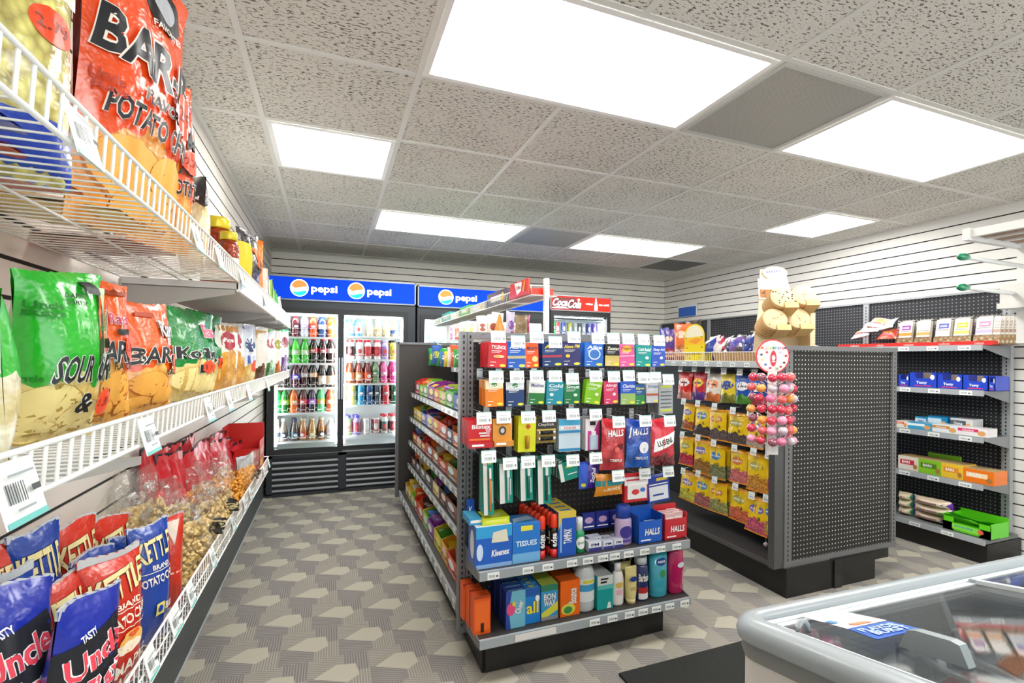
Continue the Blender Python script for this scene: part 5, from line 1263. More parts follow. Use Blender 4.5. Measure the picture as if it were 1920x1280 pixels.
m = MB(); m.deco([('e', 0, .34, .5, .16, mat('#3a2f8c')), ('r', -.6, .6, .08, .16, mat('#5a4a9c'))], lambda x, z, o: Vector((math.sin(x / r) * (r + o), -math.cos(x / r) * (r + o) * .7, z)), r * 1.6, h, .006); m.build('printed_label', t)
def open_box(L, R, T, c, txt, lab, fill, nf, Y=1.87, d=.085):
    a, b = at(L, 1000, Y=Y), at(R, 1000, Y=Y); w = b.x - a.x; cx_ = (a.x + b.x) / 2; dd = cx_ * _S + Y * _C; h = CH - (T - CY - 4) * dd / F - ZM
    t = thing('display_box', lab, 'box', (cx_, Y, ZM), 0, 'cough drop display boxes')
    m = MB(); mm = mat(c, .35, coat=.3)
    for q in ((-w / 2, w / 2, 0, .002, 0, h * .68), (-w / 2, -w / 2 + .002, 0, d, 0, h * .85), (w / 2 - .002, w / 2, 0, d, 0, h * .85), (-w / 2, w / 2, d - .002, d, 0, h), (-w / 2, w / 2, 0, d, 0, .002)): m.box(*q, mm)
    m.deco([('t', txt, .08, .5, .6, .3, w_, mat('#14144a') if c[1] < '9' else mat('#5a1010'), .1), ('r', -.4, .0, .12, .18, w_)], flat, w, h * .68)
    m.build('box_body', t)
    for i in range(nf):
        y = Y + .008 + i * (d - .016) / max(1, nf)
        m = carton_mesh(w * .42, h * (.82 if nf > 3 else .55), .012, mat(fill, .35), [('r', -.4, .4, .7, .85, w_)])
        o = m.build('lozenge_pack', None, (cx_ + (.22 if i % 2 else -.22) * w, y, ZM + .003)); tag(o, f'{"red" if nf > 3 else "pale"} lozenge pack standing in the {"red" if nf > 3 else "blue"} display box, {ORD[i]} from the front', 'packet', 'lozenge packs in display boxes')
open_box(1197, 1242, 958, '#1d5cc0', 'HALLS', 'open blue cough drop display box near the right end of the end shelf', '#dfe3e6', 2)
open_box(1246, 1288, 955, '#c42430', 'HALLS', 'open red cough drop display box at the right end of the end shelf', '#d8b4b4', 6)
# bottom end shelf
YB_ = 1.865
kO = [('r', -.5, .5, .94, 1, mat('#a83a10')), ('r', -.42, .42, .1, .86, mat('#f06a1e')), ('r', -.1, .1, .05, .3, mat('#2a1a12'))]
for i, (L, R, T, Y) in enumerate(((890, 921, 1068, 1.868), (880, 905, 1070, 1.935), (869, 888, 1070, 1.995))):
    floor_box(L, R, 0, ZL, '#e85a18', kO, f'orange box on the lowest end shelf, {["front", "middle", "rearmost"][i]} of three', .05, Y, h=.155, name='orange_box', top=mat('#c44a14'), grp='orange boxes on the lowest end shelf')
floor_box(950, 986, 0, ZL, '#6fb6cc', [('p', [(-.5, 0), (-.25, 0), (-.35, .5), (-.2, 1), (-.5, 1)], mat('#28449c')), ('e', -.25, .52, .22, .17, mat('#e24a7c')), ('t', 'Cheer', .18, .55, .62, .17, w_, mat('#1d3f8c'), 0, 70), ('e', -.1, .66, .09, .07, mat('#d8d040'))], 'turquoise and blue detergent box with a pink disc', .034, YB_, 5, h=.155, top=mat('#28449c'), side=mat('#2a3f90'), step=.036, TD=[('r', -.4, .4, .1, .3, mat('#8ec4d8')), ('r', -.1, .3, .4, .7, mat('#3f5cb8'))])
floor_box(986, 1014, 0, ZL, '#1f7fd0', [('r', -.5, .5, .78, 1, mat('#1a56a8')), ('t', 'all', -.02, .45, .8, .34, mat('#e9dc3c'), mat('#144a8c')), ('e', .3, .7, .14, .09, w_)], 'bright blue detergent box with yellow lettering', .034, YB_ + .01, 5, h=.148, top=mat('#2a86d4'), step=.036, TD=[('r', -.4, .4, .1, .25, mat('#9fd0f0')), ('e', 0, .6, .2, .2, mat('#e9dc3c'))])
floor_box(1016, 1047, 0, ZL, '#3a97cf', [('r', -.5, .5, .82, 1, mat('#2a7a5c')), ('p', [(-.5, 0), (.5, .25), (.5, .5), (-.5, .2)], mat('#d9d640')), ('t', 'BON', 0, .66, .7, .18, w_, mat('#22406c')), ('t', 'WAX', 0, .48, .7, .18, w_, mat('#22406c')), ('r', -.5, .5, 0, .1, mat('#8c8f90'))], 'blue and yellow cleanser box', .034, YB_ + .012, 5, h=.15, top=mat('#b9c94c'), step=.036)
floor_box(1052, 1088, 0, ZL, '#ee6a1a', [('t', 'Bounce', .12, .55, .7, .26, w_, mat('#7a2c0c'), 0, 90), ('e', -.1, .2, .36, .16, mat('#d8d24a')), ('e', -.12, .18, .22, .1, mat('#3f8c4a'))], 'orange dryer sheet box with white upright lettering', .045, YB_ + .008, 4, h=.155, top=mat('#d8601c'), step=.047)
def bott(L, R, T, Bm_, prof, bc, cc, lab, D, n_, Y=1.87, sy=.75, lz=(.2, .62), coat=.5, capf=.86, shape='round'):
    a, b = at(L, Bm_, Y=Y), at(R, Bm_, Y=Y); r = (b.x - a.x) / 2; cx_ = (a.x + b.x) / 2; dd = cx_ * _S + Y * _C; h = min(CH - (T - CY - 4) * dd / F - ZL, .255)
    t = thing(n_, lab, n_.replace('_', ' '), (cx_, Y + r * sy, ZL), 0, 'toiletry bottles on the lowest end shelf')
    m = MB(); m.lathe([(r * p, h * q) for p, q in prof], mat(bc, .2, coat=coat), 18, sy=sy); m.build('bottle_body', t)
    m = MB(); cr = prof[-1][0] * r * 1.08; m.lathe([(cr, h * capf), (cr, h * .985), (cr * .9, h)], mat(cc, .3), 14, sy=sy if cr > r * .6 else 1); m.build('cap', t)
    if D:
        m = MB(); hh_ = h * (lz[1] - lz[0]); m.deco(D, lambda x, z, o: Vector((math.sin(x / r) * (r * 1.004 + o), -math.cos(x / r) * (r * 1.004 + o) * sy, h * lz[0] + z)), r * 1.7, hh_, .006); m.build('bottle_label', t)
    return t
alc = [(.9, 0), (1, .04), (1, .68), (.75, .8), (.36, .87)]
bott(1085, 1121, 1050, 1140, alc, '#c5cdd0', '#eef0f0', 'clear rubbing alcohol bottle with a blue label, front of the lowest end shelf', [('r', -.5, .5, .0, 1, mat('#dfe6ea')), ('r', -.5, .5, .45, .75, mat('#3a9acc')), ('r', -.3, .4, .8, .95, mat('#d9cf40'))], 'alcohol_bottle', sy=.8)
bott(1078, 1108, 1050, 1120, alc, '#c5cdd0', '#eef0f0', 'second clear alcohol bottle, behind the first', [], 'alcohol_bottle', Y=1.95, sy=.8)
bott(1070, 1098, 1050, 1110, alc, '#b9c2c6', '#e6e9ea', 'third clear alcohol bottle, farthest back', [], 'alcohol_bottle', Y=2.01, sy=.8)
floor_box(1121, 1150, 0, ZL, '#1d9f9c', [('r', -.5, .5, .72, 1, mat('#d6dcdc')), ('r', -.3, .1, .78, .84, k_), ('r', -.3, .2, .88, .93, k_), ('p', [(.1, .02), (.4, .02), (.32, .2), (.2, .2)], mat('#dff0f0')), ('r', -.5, .5, .6, .72, mat('#5cbcb8'))], 'teal and silver boxed saline bottle', .042, YB_ + .005, 3, h=.15, top=mat('#c2c8c8'), name='tall_carton')
bott(1151, 1173, 1060, 1140, [(.9, 0), (1, .04), (1, .6), (.8, .76), (.45, .82)], '#eeeceb', '#f4f4f4', 'white bottle with a small pink label, between the teal box and the cream tubes', [('e', 0, .7, .4, .18, mat('#d8b860')), ('r', -.3, .3, .15, .45, mat('#e8b4c4'))], 'lotion_bottle', sy=.7, capf=.81)
for i, (L, R, T, Y) in enumerate(((1175, 1197, 1058, 1.868), (1164, 1186, 1052, 1.92), (1155, 1176, 1046, 1.97))):
    a, b = at(L, 1100, Y=Y), at(R, 1100, Y=Y); r = (b.x - a.x) / 2; cx_ = (a.x + b.x) / 2; h = .168
    t = thing('lotion_tube', f'cream coloured lotion tube standing on its cap, {["front", "middle", "rear"][i]} one', 'lotion tube', (cx_, Y + r * .5, ZL), 0, 'cream lotion tubes')
    m = MB(); V = []; n_ = 14
    for q, (p, s_) in enumerate(((.75, .75), (.85, .8), (.92, .7), (.97, .4), (1.0, .08), (1.0, .05))):
        z = h * (.14, .3, .55, .8, .94, 1.)[q]; V += [(r * p * math.cos(k * 2 * math.pi / n_), r * s_ * math.sin(k * 2 * math.pi / n_), z) for k in range(n_)]
    m.add(V, [(j * n_ + k, j * n_ + (k + 1) % n_, (j + 1) * n_ + (k + 1) % n_, (j + 1) * n_ + k) for j in range(5) for k in range(n_)] + [tuple(5 * n_ + k for k in range(n_))], mat('#ddd08c', .3, coat=.3), True)
    m.deco([('e', 0, .7, .36, .07, mat('#203f8c')), ('r', -.3, .3, .45, .48, mat('#a8965c')), ('r', -.3, .3, .4, .42, mat('#a8965c'))], lambda x, z, o: Vector((x, -r * .8 - o, z)), r * 1.8, h); m.build('tube_body', t)
    m = MB(); m.lathe([(r * .7, 0), (r * .74, h * .14)], mat('#d8cc92', .3), 14); m.build('cap', t)
bott(1197, 1220, 1048, 1130, [(.95, 0), (1, .02), (1, .76), (.8, .84)], '#27366c', '#d3dadf', 'dark blue and red shaving foam can with white lettering', [('r', -.5, .5, .0, .18, mat('#e4e4e6')), ('r', -.5, .5, .18, .36, mat('#b3272f')), ('t', 'Barbasol', .0, .66, .95, .24, w_)], 'shaving_foam_can', sy=1., lz=(.04, .8), capf=.83)
bott(1224, 1256, 1018, 1122, [(.9, 0), (1, .03), (1, .88)], '#3aa5bb', '#5ab8c8', 'tall teal shampoo bottle with a dark blue badge', [('e', 0, .75, .36, .10, mat('#1d4a9c')), ('t', 'suave', 0, .75, .5, .06, w_), ('e', .1, .45, .2, .1, mat('#3f9a5c'))], 'shampoo_bottle', sy=.6, lz=(.1, .85), capf=.88)
bott(1213, 1240, 1018, 1110, [(.9, 0), (1, .03), (1, .88)], '#2f98b0', '#4faec0', 'second teal shampoo bottle, behind and left of the first', [], 'shampoo_bottle', Y=1.94, sy=.6, capf=.88)
bott(1258, 1287, 1018, 1112, [(.85, 0), (.95, .03), (1, .5), (.9, .78), (.5, .88)], '#b51c5c', '#a8184f', 'tall magenta shampoo bottle at the right end of the lowest end shelf', [('e', .2, .7, .3, .08, mat('#dce0ee')), ('r', .3, .4, .1, .5, mat('#d8a0b8'))], 'shampoo_bottle', sy=.6, lz=(.1, .75), capf=.87)
bott(1248, 1272, 1018, 1105, [(.85, 0), (.95, .03), (1, .5), (.9, .78), (.5, .88)], '#a8184f', '#98143f', 'second magenta shampoo bottle, behind the first', [], 'shampoo_bottle', Y=1.94, sy=.6, capf=.87)
for i, (x, c, nm) in enumerate(((1160, '#5c6064', 'grey'), (1192, '#2b2e34', 'black'), (1205, '#23304c', 'dark blue'))):
    bott(x - 13, x + 13, 1030, 1100, [(.9, 0), (1, .03), (1, .8), (.6, .88)], c, '#1c1c20', f'{nm} bottle in the back row of the lowest end shelf', [], 'lotion_bottle', Y=1.97, sy=.8)
# ================================================================ sweets down the left side of the first gondola
rg = random.Random(77)
kraft = mat('#b08a58', .7); inner = mat('#6b5130', .8)
def rgb2hex(c): return c
def tray(label, x, y, z, w, d, hf, hb, c, bars, seed, sh='side shelves'):
    """open display carton, its printed front looking to -x, w along y; bars are separate things standing in it"""
    rgx = random.Random(seed)
    t = thing('candy_tray', label, 'tray', (x, y, z), -math.pi / 2, 'candy display trays on the ' + sh)
    m = MB(); mm = mat(c, .45)
    w -= .004
    for q in ((-w / 2, w / 2, 0, .002, 0, hf), (-w / 2, w / 2, d - .002, d, 0, hb), (-w / 2, w / 2, 0, d, 0, .002)): m.box(*q, mm)
    for s_ in (-1, 1):
        X = s_ * w / 2; e = -s_ * .002
        V = [(X, 0, 0), (X, d, 0), (X, d, hb), (X, d * .45, hb), (X, d * .15, hf * 1.1), (X, 0, hf)]
        P = V + [(a + e, b, c_) for a, b, c_ in V]; n_ = 6
        m.add(P, [tuple(range(n_)), tuple(range(2 * n_ - 1, n_ - 1, -1))] + [(i, (i + 1) % n_, n_ + (i + 1) % n_, n_ + i) for i in range(n_)], mm)
    m.box(-w / 2 + .0025, w / 2 - .0025, d - .0035, d - .002, .002, hb - .002, inner); m.box(-w / 2 + .0025, w / 2 - .0025, .002, .003, .002, hf - .002, inner)
    cc = rgx.choice([WHITE, '#f3e36a', '#f3d0c0', '#d8ecf4'])
    m.deco([('r', -.42, .42, .32, .42, mat('#2c2a30')), ('e', rgx.uniform(-.15, .15), .6, .3, .24, mat(cc)), ('r', -.3, .3, .1, .18, mat(cc))], flat, w, hf)
    m.build('tray_body', t)
    for i, (bc, nm) in enumerate(bars):
        k = len(bars); bw = w / k * .92; bh = hb * rgx.uniform(.75, .95) if hb > .05 else hb
        mm = MB(); pillow(mm, d * .8, bh * .95, max(.012, min(bw, .03)), foil(bc), seed + i, 6, 6, wr=1.)
        bx = -w / 2 + w * (i + .5) / k
        o = mm.build('candy_bar', None, (x + d * .52, y - bx, z + .003), 0); o.rotation_euler = (rgx.uniform(-.06, .06), rgx.uniform(-.1, .1), rgx.uniform(-.08, .08))
        tag(o, f'{nm} sweet wrapper, {ORD[i]} from near side, in the {label}', 'candy bar', 'candy bars in trays')
ROWS = [
 (1.005, .675, .15, .10, .12, [('#c8281c', 'red'), ('#74c02a', 'lime green'), ('#6fae3a', 'green-orange'), ('#8a2a9c', 'purple'), ('#e0703c', 'coral'), ('#b9d23a', 'yellow-green'), ('#5fb04a', 'grass green'), ('#3c62b8', 'blue'), ('#e88ca8', 'pink'), ('#8cc46a', 'pale green')], 'top long shelf'),
 (.80, .665, .16, .085, .125, [('#d9b02a', 'yellow'), ('#e6c84a', 'straw'), ('#2a4cb4', 'blue'), ('#b8a8d0', 'lilac'), ('#e8661c', 'orange'), ('#e2551a', 'deep orange'), ('#2c3f60', 'slate blue'), ('#ea6a1c', 'bright orange'), ('#e6e2da', 'white'), ('#d8d0bc', 'cream')], 'second long shelf'),
 (.60, .658, .17, .08, .12, [('#cf2418', 'red'), ('#e6dcd4', 'white-red'), ('#c92a20', 'scarlet'), ('#b8402a', 'brick red'), ('#b5874c', 'kraft brown'), ('#c24a34', 'rust'), ('#a87c48', 'tan'), ('#d9d2ce', 'white'), ('#8c94c4', 'pale violet')], 'third long shelf'),
 (.405, .65, .17, .08, .12, [('#6b4a38', 'brown'), ('#4a3028', 'dark brown'), ('#8a6a50', 'mid brown'), ('#5a4438', 'cocoa'), ('#dccaa4', 'cream'), ('#3a2a26', 'near-black'), ('#8c5a4c', 'reddish brown'), ('#4c3a30', 'chocolate'), ('#7c7470', 'grey-brown')], 'fourth long shelf'),
 (.165, .60, .24, .09, .13, [('#b8902c', 'mustard'), ('#e0b82e', 'golden'), ('#8ccc3a', 'light green'), ('#c43a24', 'red and kraft'), ('#d8542a', 'orange-red'), ('#9ccc3c', 'apple green'), ('#8a4aa0', 'purple'), ('#d6cc3a', 'lemon yellow'), ('#e8a83a', 'amber'), ('#e05a34', 'vermilion'), ('#d88a4a', 'apricot')], 'bottom shelf')]
barc = [('#c8241c', 'red'), ('#e9cc3a', 'yellow'), ('#3a7ac8', 'blue'), ('#e8742a', 'orange'), ('#4f9a3a', 'green'), ('#5a3424', 'brown'), ('#d8d4cc', 'white'), ('#8a3a9c', 'purple')]
for ri, (z, x, d, hf, hb, cols_, sn) in enumerate(ROWS):
    n_ = len(cols_); ya, yb = 4.12, 2.16
    ws = [rg.uniform(.8, 1.2) for _ in range(n_)]; S_ = sum(ws); y = ya
    for i, (c, nm) in enumerate(cols_):
        w = ws[i] / S_ * (ya - yb)
        pal = [barc[(i * 3 + ri) % 8]] if ri < 4 else [barc[(i * 5 + 1) % 8]]
        nb = 3 if ri < 4 else 4
        tray(f'{nm} candy tray, {sn}', x, y - w / 2, z + .001, w, d, hf * rg.uniform(.8, 1.1), hb * rg.uniform(.8, 1.1), c, [pal[0]] * nb, ri * 50 + i)
        y -= w
# little shelf above them, bags and jars
for i, (px_, c, nm, hh) in enumerate(((826, '#1f9a3a', 'dark green', .15), (833, '#3a78c8', 'blue', .12), (840, '#e8d03a', 'yellow', .12), (847, '#e9e6dc', 'white', .15), (853, '#e65a2a', 'orange', .16), (859, '#3fa84a', 'grass green', .13))):
    p = at(px_, 690, X=.86)
    bag(f'small {nm} sweet bag on the short shelf above the candy trays', .13, hh, .05, foil(c), [('e', 0, .6, .3, .15, w_), ('r', -.4, .4, .2, .3, mat('#e0c840'))], (p.x + .02, p.y, 1.237), -math.pi / 2 + .8, seed=200 + i, cat='sweet bag', name='sweet_bag', group='bags on the short upper shelf', nu=8, nv=10, mx=None)
for i, (px_, py_, c, nm) in enumerate(((806, 668, '#1f8f3f', 'dark green'), (813, 672, '#2d9f60', 'sea green'), (820, 668, '#3a6cc0', 'blue'))):
    p = at(px_, py_, X=.84)
    bag(f'{nm} toy bag hanging from a peg at the far end of the short shelf', .10, .15, .03, foil(c), [('e', 0, .5, .3, .2, mat('#d8e04a'))], (p.x, p.y, p.z - .06), -math.pi / 2 + .9, seed=220 + i, cat='toy bag', name='toy_bag', group='hanging toy bags', nu=8, nv=10, mx=None)
    hook((1.05, p.y, p.z + .09), .20, f'white peg hook carrying the {nm} toy bag', 'peg hooks on the sweets side', face='-x', tw=.03, th=.02)
# boxes lying on the long wire shelf
for i, (y0, y1, c, nm, h_) in enumerate(((2.22, 2.52, '#d8311e', 'red', .035), (2.58, 2.95, '#4a4340', 'charcoal', .085), (3.0, 3.35, '#dfe6e0', 'white', .05), (3.38, 3.65, '#3fb83f', 'bright green', .07), (3.68, 3.95, '#e6e9e6', 'silver-white', .045), (4.0, 4.3, '#1fa494', 'turquoise', .075), (4.35, 4.65, '#e2ece6', 'pale mint', .04))):
    m = MB(); m.box(.94, 1.06, y0, y1, 1.625, 1.625 + h_, mat(c, .4, coat=.3)); L_ = y1 - y0
    m.deco([('r', -.3, .3, .3, .7, mat('#f3f1ec')), ('e', .3, .5, .08, .3, mat('#e8c23c'))], lambda x, z, o: Vector((.94 - o, (y0 + y1) / 2 - x, 1.625 + z)), L_, h_)
    tag(m.build('flat_box'), f'{nm} box lying on the raised white wire shelf', 'box', 'boxes on the raised wire shelf')
# red biscuit box hooked over the lip at the near end
m = MB(); p0 = at(953, 560, X=.918); m.box(.915, .925, 2.205, 2.46, 1.628, 1.705, mat('#d8301c', .35, coat=.4))
m.deco([('p', [(-.25, .95), (-.1, .1), (.12, .3), (.16, .9)], w_), ('t', 'Toffee', -.03, .6, .26, .3, mat('#8a3020')), ('p', [(.2, .2), (.3, .9), (.38, .9), (.3, .2)], mat('#e8902c'))], lambda x, z, o: Vector((.915 - o, 2.33 - x, 1.628 + z)), .255, .077)
tag(m.build('display_card'), 'red biscuit card with white heart shape, near end of the raised wire shelf', 'sign')
# hanging toys and bags under it, above the gondola top
hang = [(893, 915, 592, 640, '#e6dcd2', 'cream printed', '#a05040'), (915, 938, 590, 640, '#e3d6cc', 'white printed', '#8c4a34'), (925, 948, 585, 640, '#e9e2da', 'pale pink printed', '#c86a7a'), (955, 972, 582, 640, '#c9c4d8', 'lilac striped', '#7a4a9c'), (975, 1000, 588, 640, '#a8906c', 'brown sacking', '#8a7350'), (996, 1004, 588, 622, '#e07a9c', 'pink', '#d04a7c')]
for i, (L, R, T, Bm, c, nm, c2) in enumerate(hang):
    cx_, z0, w, h = px_face(L, R, T, Bm, 2.35)
    bag(f'{nm} bag hanging under the raised wire shelf', max(w, .04), h, .03, foil(c), [('e', 0, .55, .3, .15, mat(c2)), ('e', .1, .25, .2, .1, mat(c2))], (cx_, 2.35 + .02 * i, z0), 0, seed=240 + i, cat='bag', name='toy_bag', group='bags hanging under the raised wire shelf', nu=8, nv=10, mx=.02)
cx_, z0, w, h = px_face(926, 947, 600, 638, 2.31)
t = thing('party_hat', 'bright orange pointed cone hat under the raised wire shelf', 'hat', (cx_, 2.31, max(z0, 1.425)))
m = MB(); m.lathe([(w * .55, 0), (w * .5, .01), (.004, h)], mat('#ee6f12', .5), 16); m.build('cone', t)
m = MB(); m.lathe([(w * .6, 0), (w * .6, .006)], mat('#e06410', .5), 16); m.build('brim', t)
# ================================================================ bagged sweets on the second gondola
XH = 2.44
def sbag(L, R, T, Bm, m_, D, lab, seed, X=XH, behind=1, cat='sweet bag'):
    a, b = at(L, (T + Bm) / 2, X=X), at(R, (T + Bm) / 2, X=X)
    w = abs(a.y - b.y); yc = (a.y + b.y) / 2; q, p = at((L + R) / 2, T, X=X), at((L + R) / 2, Bm, X=X)
    w = min(w, .17); h = q.z - p.z
    t = bag(lab, w, h, .04, m_, D, (X, yc, p.z), -math.pi / 2, seed=seed, group='sweet bags on hooks', cat=cat, name='sweet_bag', nu=10, nv=14, mx=.012, rot=(-.06, random.Random(seed).uniform(-.05, .05), -math.pi / 2), wr=1.2)
    for k in range(behind): dup(t, (X + .045 * (k + 1), yc + .003, p.z), lab + ', hanging behind it')
    hook((2.797, yc, q.z + .012), 2.797 - X + .03, f'tag hook of the {lab}', 'peg hooks of the sweets gondola', face='-x', tw=.045, th=.045)
def trolli(food_c, badge): return [('e', 0, .70, .30, .12, mat(badge)), ('t', 'sweets', 0, .70, .5, .06, mat(WHITE)), ('t', '2', .16, .46, .14, .09, mat('#3a2a18')), ('r', -.5, .5, .94, 1, mat('#e08c18')), ('r', -.5, .5, 0, .04, mat('#e08c18'))]
YEL = '#edc61e'
R1 = [(1270, 1297, 697, 748, '#cf2a20', '#e07a6a', 'red sweet bag', '#f3e6e0'), (1297, 1322, 697, 750, '#c42a3c', '#5c2a8c', 'red and purple sweet bag', '#f0c83a'), (1320, 1350, 700, 752, '#e9e4dc', '#e5762a', 'white and orange cracker bag', '#e88a4a'), (1350, 1381, 702, 755, '#e9d032', '#8a8c2c', 'yellow sweet bag with blue lettering', '#2a4ca0'), (1379, 1412, 704, 757, '#2256b4', '#5aa83a', 'blue sweet bag with a green foot', '#f0f0f0'), (1406, 1440, 706, 760, '#1f4ea8', '#c2344c', 'blue sweet bag partly behind the lollipops', '#f0f0f0')]
for i, (L, R, T, Bm, c, f_, nm, bc) in enumerate(R1):
    sbag(L, R, T, Bm, film_bag(c, f_, .3, 'plain'), [('e', 0, .62, .36, .16, mat(bc)), ('r', -.25, .25, .58, .64, mat('#3a3a50'))], nm + ', top hook row', 300 + i)
R2 = [(1278, 1300, 758, 805, '#b5642c', 'peach coloured rings'), (1300, 1332, 762, 818, '#4c3c3c', 'dark grey sweets'), (1330, 1365, 768, 826, '#6b5c58', 'grey-brown sweets'), (1362, 1403, 776, 833, '#5c4a48', 'dark brown sweets'), (1398, 1432, 780, 840, '#c9b8a0', 'pale sweets behind the lollipops')]
R3 = [(1273, 1300, 820, 872, '#d0304c', 'red berries'), (1298, 1335, 826, 888, '#a8742c', 'golden brown drops'), (1330, 1362, 836, 898, '#8a8c5c', 'mixed gummy sweets'), (1368, 1402, 846, 906, '#e8787a', 'pink twists'), (1398, 1445, 853, 922, '#e59a2e', 'orange rings'), (1438, 1460, 860, 925, '#d04a6c', 'pink sweets at the corner post')]
R4 = [(1272, 1305, 888, 938, '#d9d03a', 'pale yellow chews'), (1300, 1333, 893, 950, '#b0605c', 'ruby coloured gums'), (1328, 1368, 905, 962, '#a8a85a', 'green and pink gums'), (1366, 1408, 918, 978, '#e56a3c', 'orange slices'), (1394, 1442, 935, 1000, '#e0587a', 'pink watermelon slices'), (1432, 1458, 940, 1005, '#e0b03a', 'amber sweets at the corner post')]
for rn, RR in (('second', R2), ('third', R3), ('fourth', R4)):
    for i, (L, R, T, Bm, f_, nm) in enumerate(RR):
        sbag(L, R, T, Bm, film_bag(YEL, f_, .42 if rn != 'second' else .36, 'beans'), trolli(f_, ['#c8703a', '#a8a04a', '#7a6ab0', '#3c7ab0'][(i + len(rn)) % 4]), f'yellow bag of {nm}, {rn} hook row', 320 + i + len(rn) * 10)
sb = at(1436, 1020, X=2.45)
t = thing('hanging_charm', 'small clear charm hanging below the lowest yellow bags', 'charm', (2.45, sb.y, sb.z))
m = MB(); m.lathe([(.004, -.02), (.014, -.008), (.014, .004), (.004, .014)], mat('#b8a8bc', .15, coat=.6), 10); m.build('charm_bead', t)
m = MB(); m.tube([(0, 0, .012), (0, 0, .06)], .0015, mat('#e6e2dc'), 5); m.build('charm_string', t)

# on top of the second gondola
def topz(px_, py_, X): return at(px_, py_, X=X)
tops = [(1268, 1292, 606, 668, '#ee6f24', '#e08040', 'orange hanging-top snack bag', 2.55), (1286, 1310, 600, 660, '#3c2c26', '#e0733a', 'brown and orange snack bag', 2.60), (1248, 1266, 618, 650, '#5a3f9c', '#c03a4c', 'violet snack bag', 2.6), (1238, 1252, 615, 650, '#2c2f8c', '#c8a0c0', 'indigo snack bag', 2.6)]
for i, (L, R, T, Bm, c, f_, nm, X) in enumerate(tops):
    a, b = at(L, 640, X=X), at(R, 640, X=X); w = abs(a.y - b.y); yc = (a.y + b.y) / 2; h = at((L + R) / 2, T, X=X).z - 1.295
    bag(nm + ' standing on the top shelf of the sweets gondola', w, h, .05, film_bag(c, f_, .4, 'plain'), [('e', 0, .7, .3, .1, mat('#f3e0c8')), ('t', 'SALTED', 0, .28, .7, .07, mat(WHITE)), ('r', -.35, .35, .12, .2, mat('#e8a070'))], (X, yc, 1.295), -math.pi / 2, seed=400 + i, cat='snack bag', name='snack_bag', group='snacks on top of the sweets gondola', nu=10, nv=14, mx=.02, rot=(0, 0, -math.pi / 2 + .35))
# yellow carton with a peaked top
X = 2.45; a, b = at(1284, 640, X=X), at(1320, 640, X=X); w = abs(a.y - b.y); yc = (a.y + b.y) / 2; h = at(1302, 604, X=X).z - 1.295
t = thing('display_box', 'yellow display carton with a scalloped white top on the sweets gondola', 'box', (X, yc, 1.295), -math.pi / 2 + .3)
m = MB(); w *= .8; n_ = 14; V = [(-w / 2, 0, 0), (w / 2, 0, 0), (w / 2, 0, h * .66)] + [(w / 2 * math.cos(math.pi * i / n_), 0, h * .66 + h * .3 * math.sin(math.pi * i / n_)) for i in range(1, n_)] + [(-w / 2, 0, h * .66)]
k = len(V); P = V + [(x, .004, z) for x, y, z in V]
m.add(P, [tuple(range(k)), tuple(range(2 * k - 1, k - 1, -1))] + [(i, (i + 1) % k, k + (i + 1) % k, k + i) for i in range(k)], mat('#ecd21e', .45)); m.box(-w / 2, w / 2, .004, .10, 0, h * .45, mat('#e3c61c', .45))
m.deco([('p', [(-.46, .6), (.46, .64), (.4, .8), (.2, .9), (0, .93), (-.25, .88), (-.42, .75)], mat('#f0e8cc')), ('r', -.46, .46, .42, .6, mat('#f2c21a')), ('p', [(-.3, .5), (.1, .44), (.4, .56), (.1, .6)], mat('#f0982a')), ('t', 'SALTED', .12, .2, .5, .07, mat('#8a6a10')), ('t', 'SALTED', -.3, .2, .3, .07, mat('#8a6a10'))] + [('e', x, z, .03, .015, mat('#3a3020')) for x, z in ((-.4, .6), (.38, .62), (-.35, .34), (.4, .36), (.3, .1), (-.2, .08))], flat, w, h); m.build('carton_body', t)
# wire basket fence and wicker-like paper baskets
t = thing('wire_basket', 'white wire basket on the top shelf front edge above the sweet bags', 'basket', (2.385, 2.0, 1.294))
m = MB()
for i in range(64): m.tube([(0, i * .022, 0), (-.006, i * .022, .062)], .0017, wire_m, 4, cap=False)
m.build('upright_wires', t)
m = MB(); 
for z in (.003, .062): m.tube([(-.006 * z / .06, 0, z), (-.006 * z / .06, 1.4, z), (.36, 1.4, z), (.36, 0, z)], .003, wire_m, 6, True)
m.build('basket_rim', t)
def pbasket(lab, y, w):
    t = thing('paper_basket', lab, 'basket', (2.42, y, 1.296), 0, 'kraft paper baskets')
    m = MB(); n_ = 40
    V = []
    for z, s_ in ((0, .8), (.055, 1.)):
        for i in range(n_):
            a_ = i * 2 * math.pi / n_; k_ = (abs(math.cos(a_)) ** 4 + abs(math.sin(a_)) ** 4) ** -.25
            V.append((.09 + .085 * s_ * math.cos(a_) * k_ * (1 + .012 * (-1) ** i), w / 2 * s_ * math.sin(a_) * k_ * (1 + .012 * (-1) ** i), z))
    m.add(V, [(i, (i + 1) % n_, n_ + (i + 1) % n_, n_ + i) for i in range(n_)] + [tuple(range(n_))], mat('#c9a06a', .7)); m.build('basket_body', t)
    m = MB(); m.tube([V[n_ + i] for i in range(n_)], .0025, mat('#b88c54', .7), 5, True); m.build('basket_rim', t)
for i, (px_, w) in enumerate(((1350, .22), (1385, .20), (1412, .16))): pbasket(f'kraft paper basket behind the white wires, {["left", "middle", "right"][i]} one', at(px_, 660, X=2.42).y, w)
rg = random.Random(9)
sn = ['#3348a8', '#e9e4e6', '#c83048', '#2a2c60', '#dcd0c8', '#7a5aa8', '#4a3c3c', '#f0ece8']
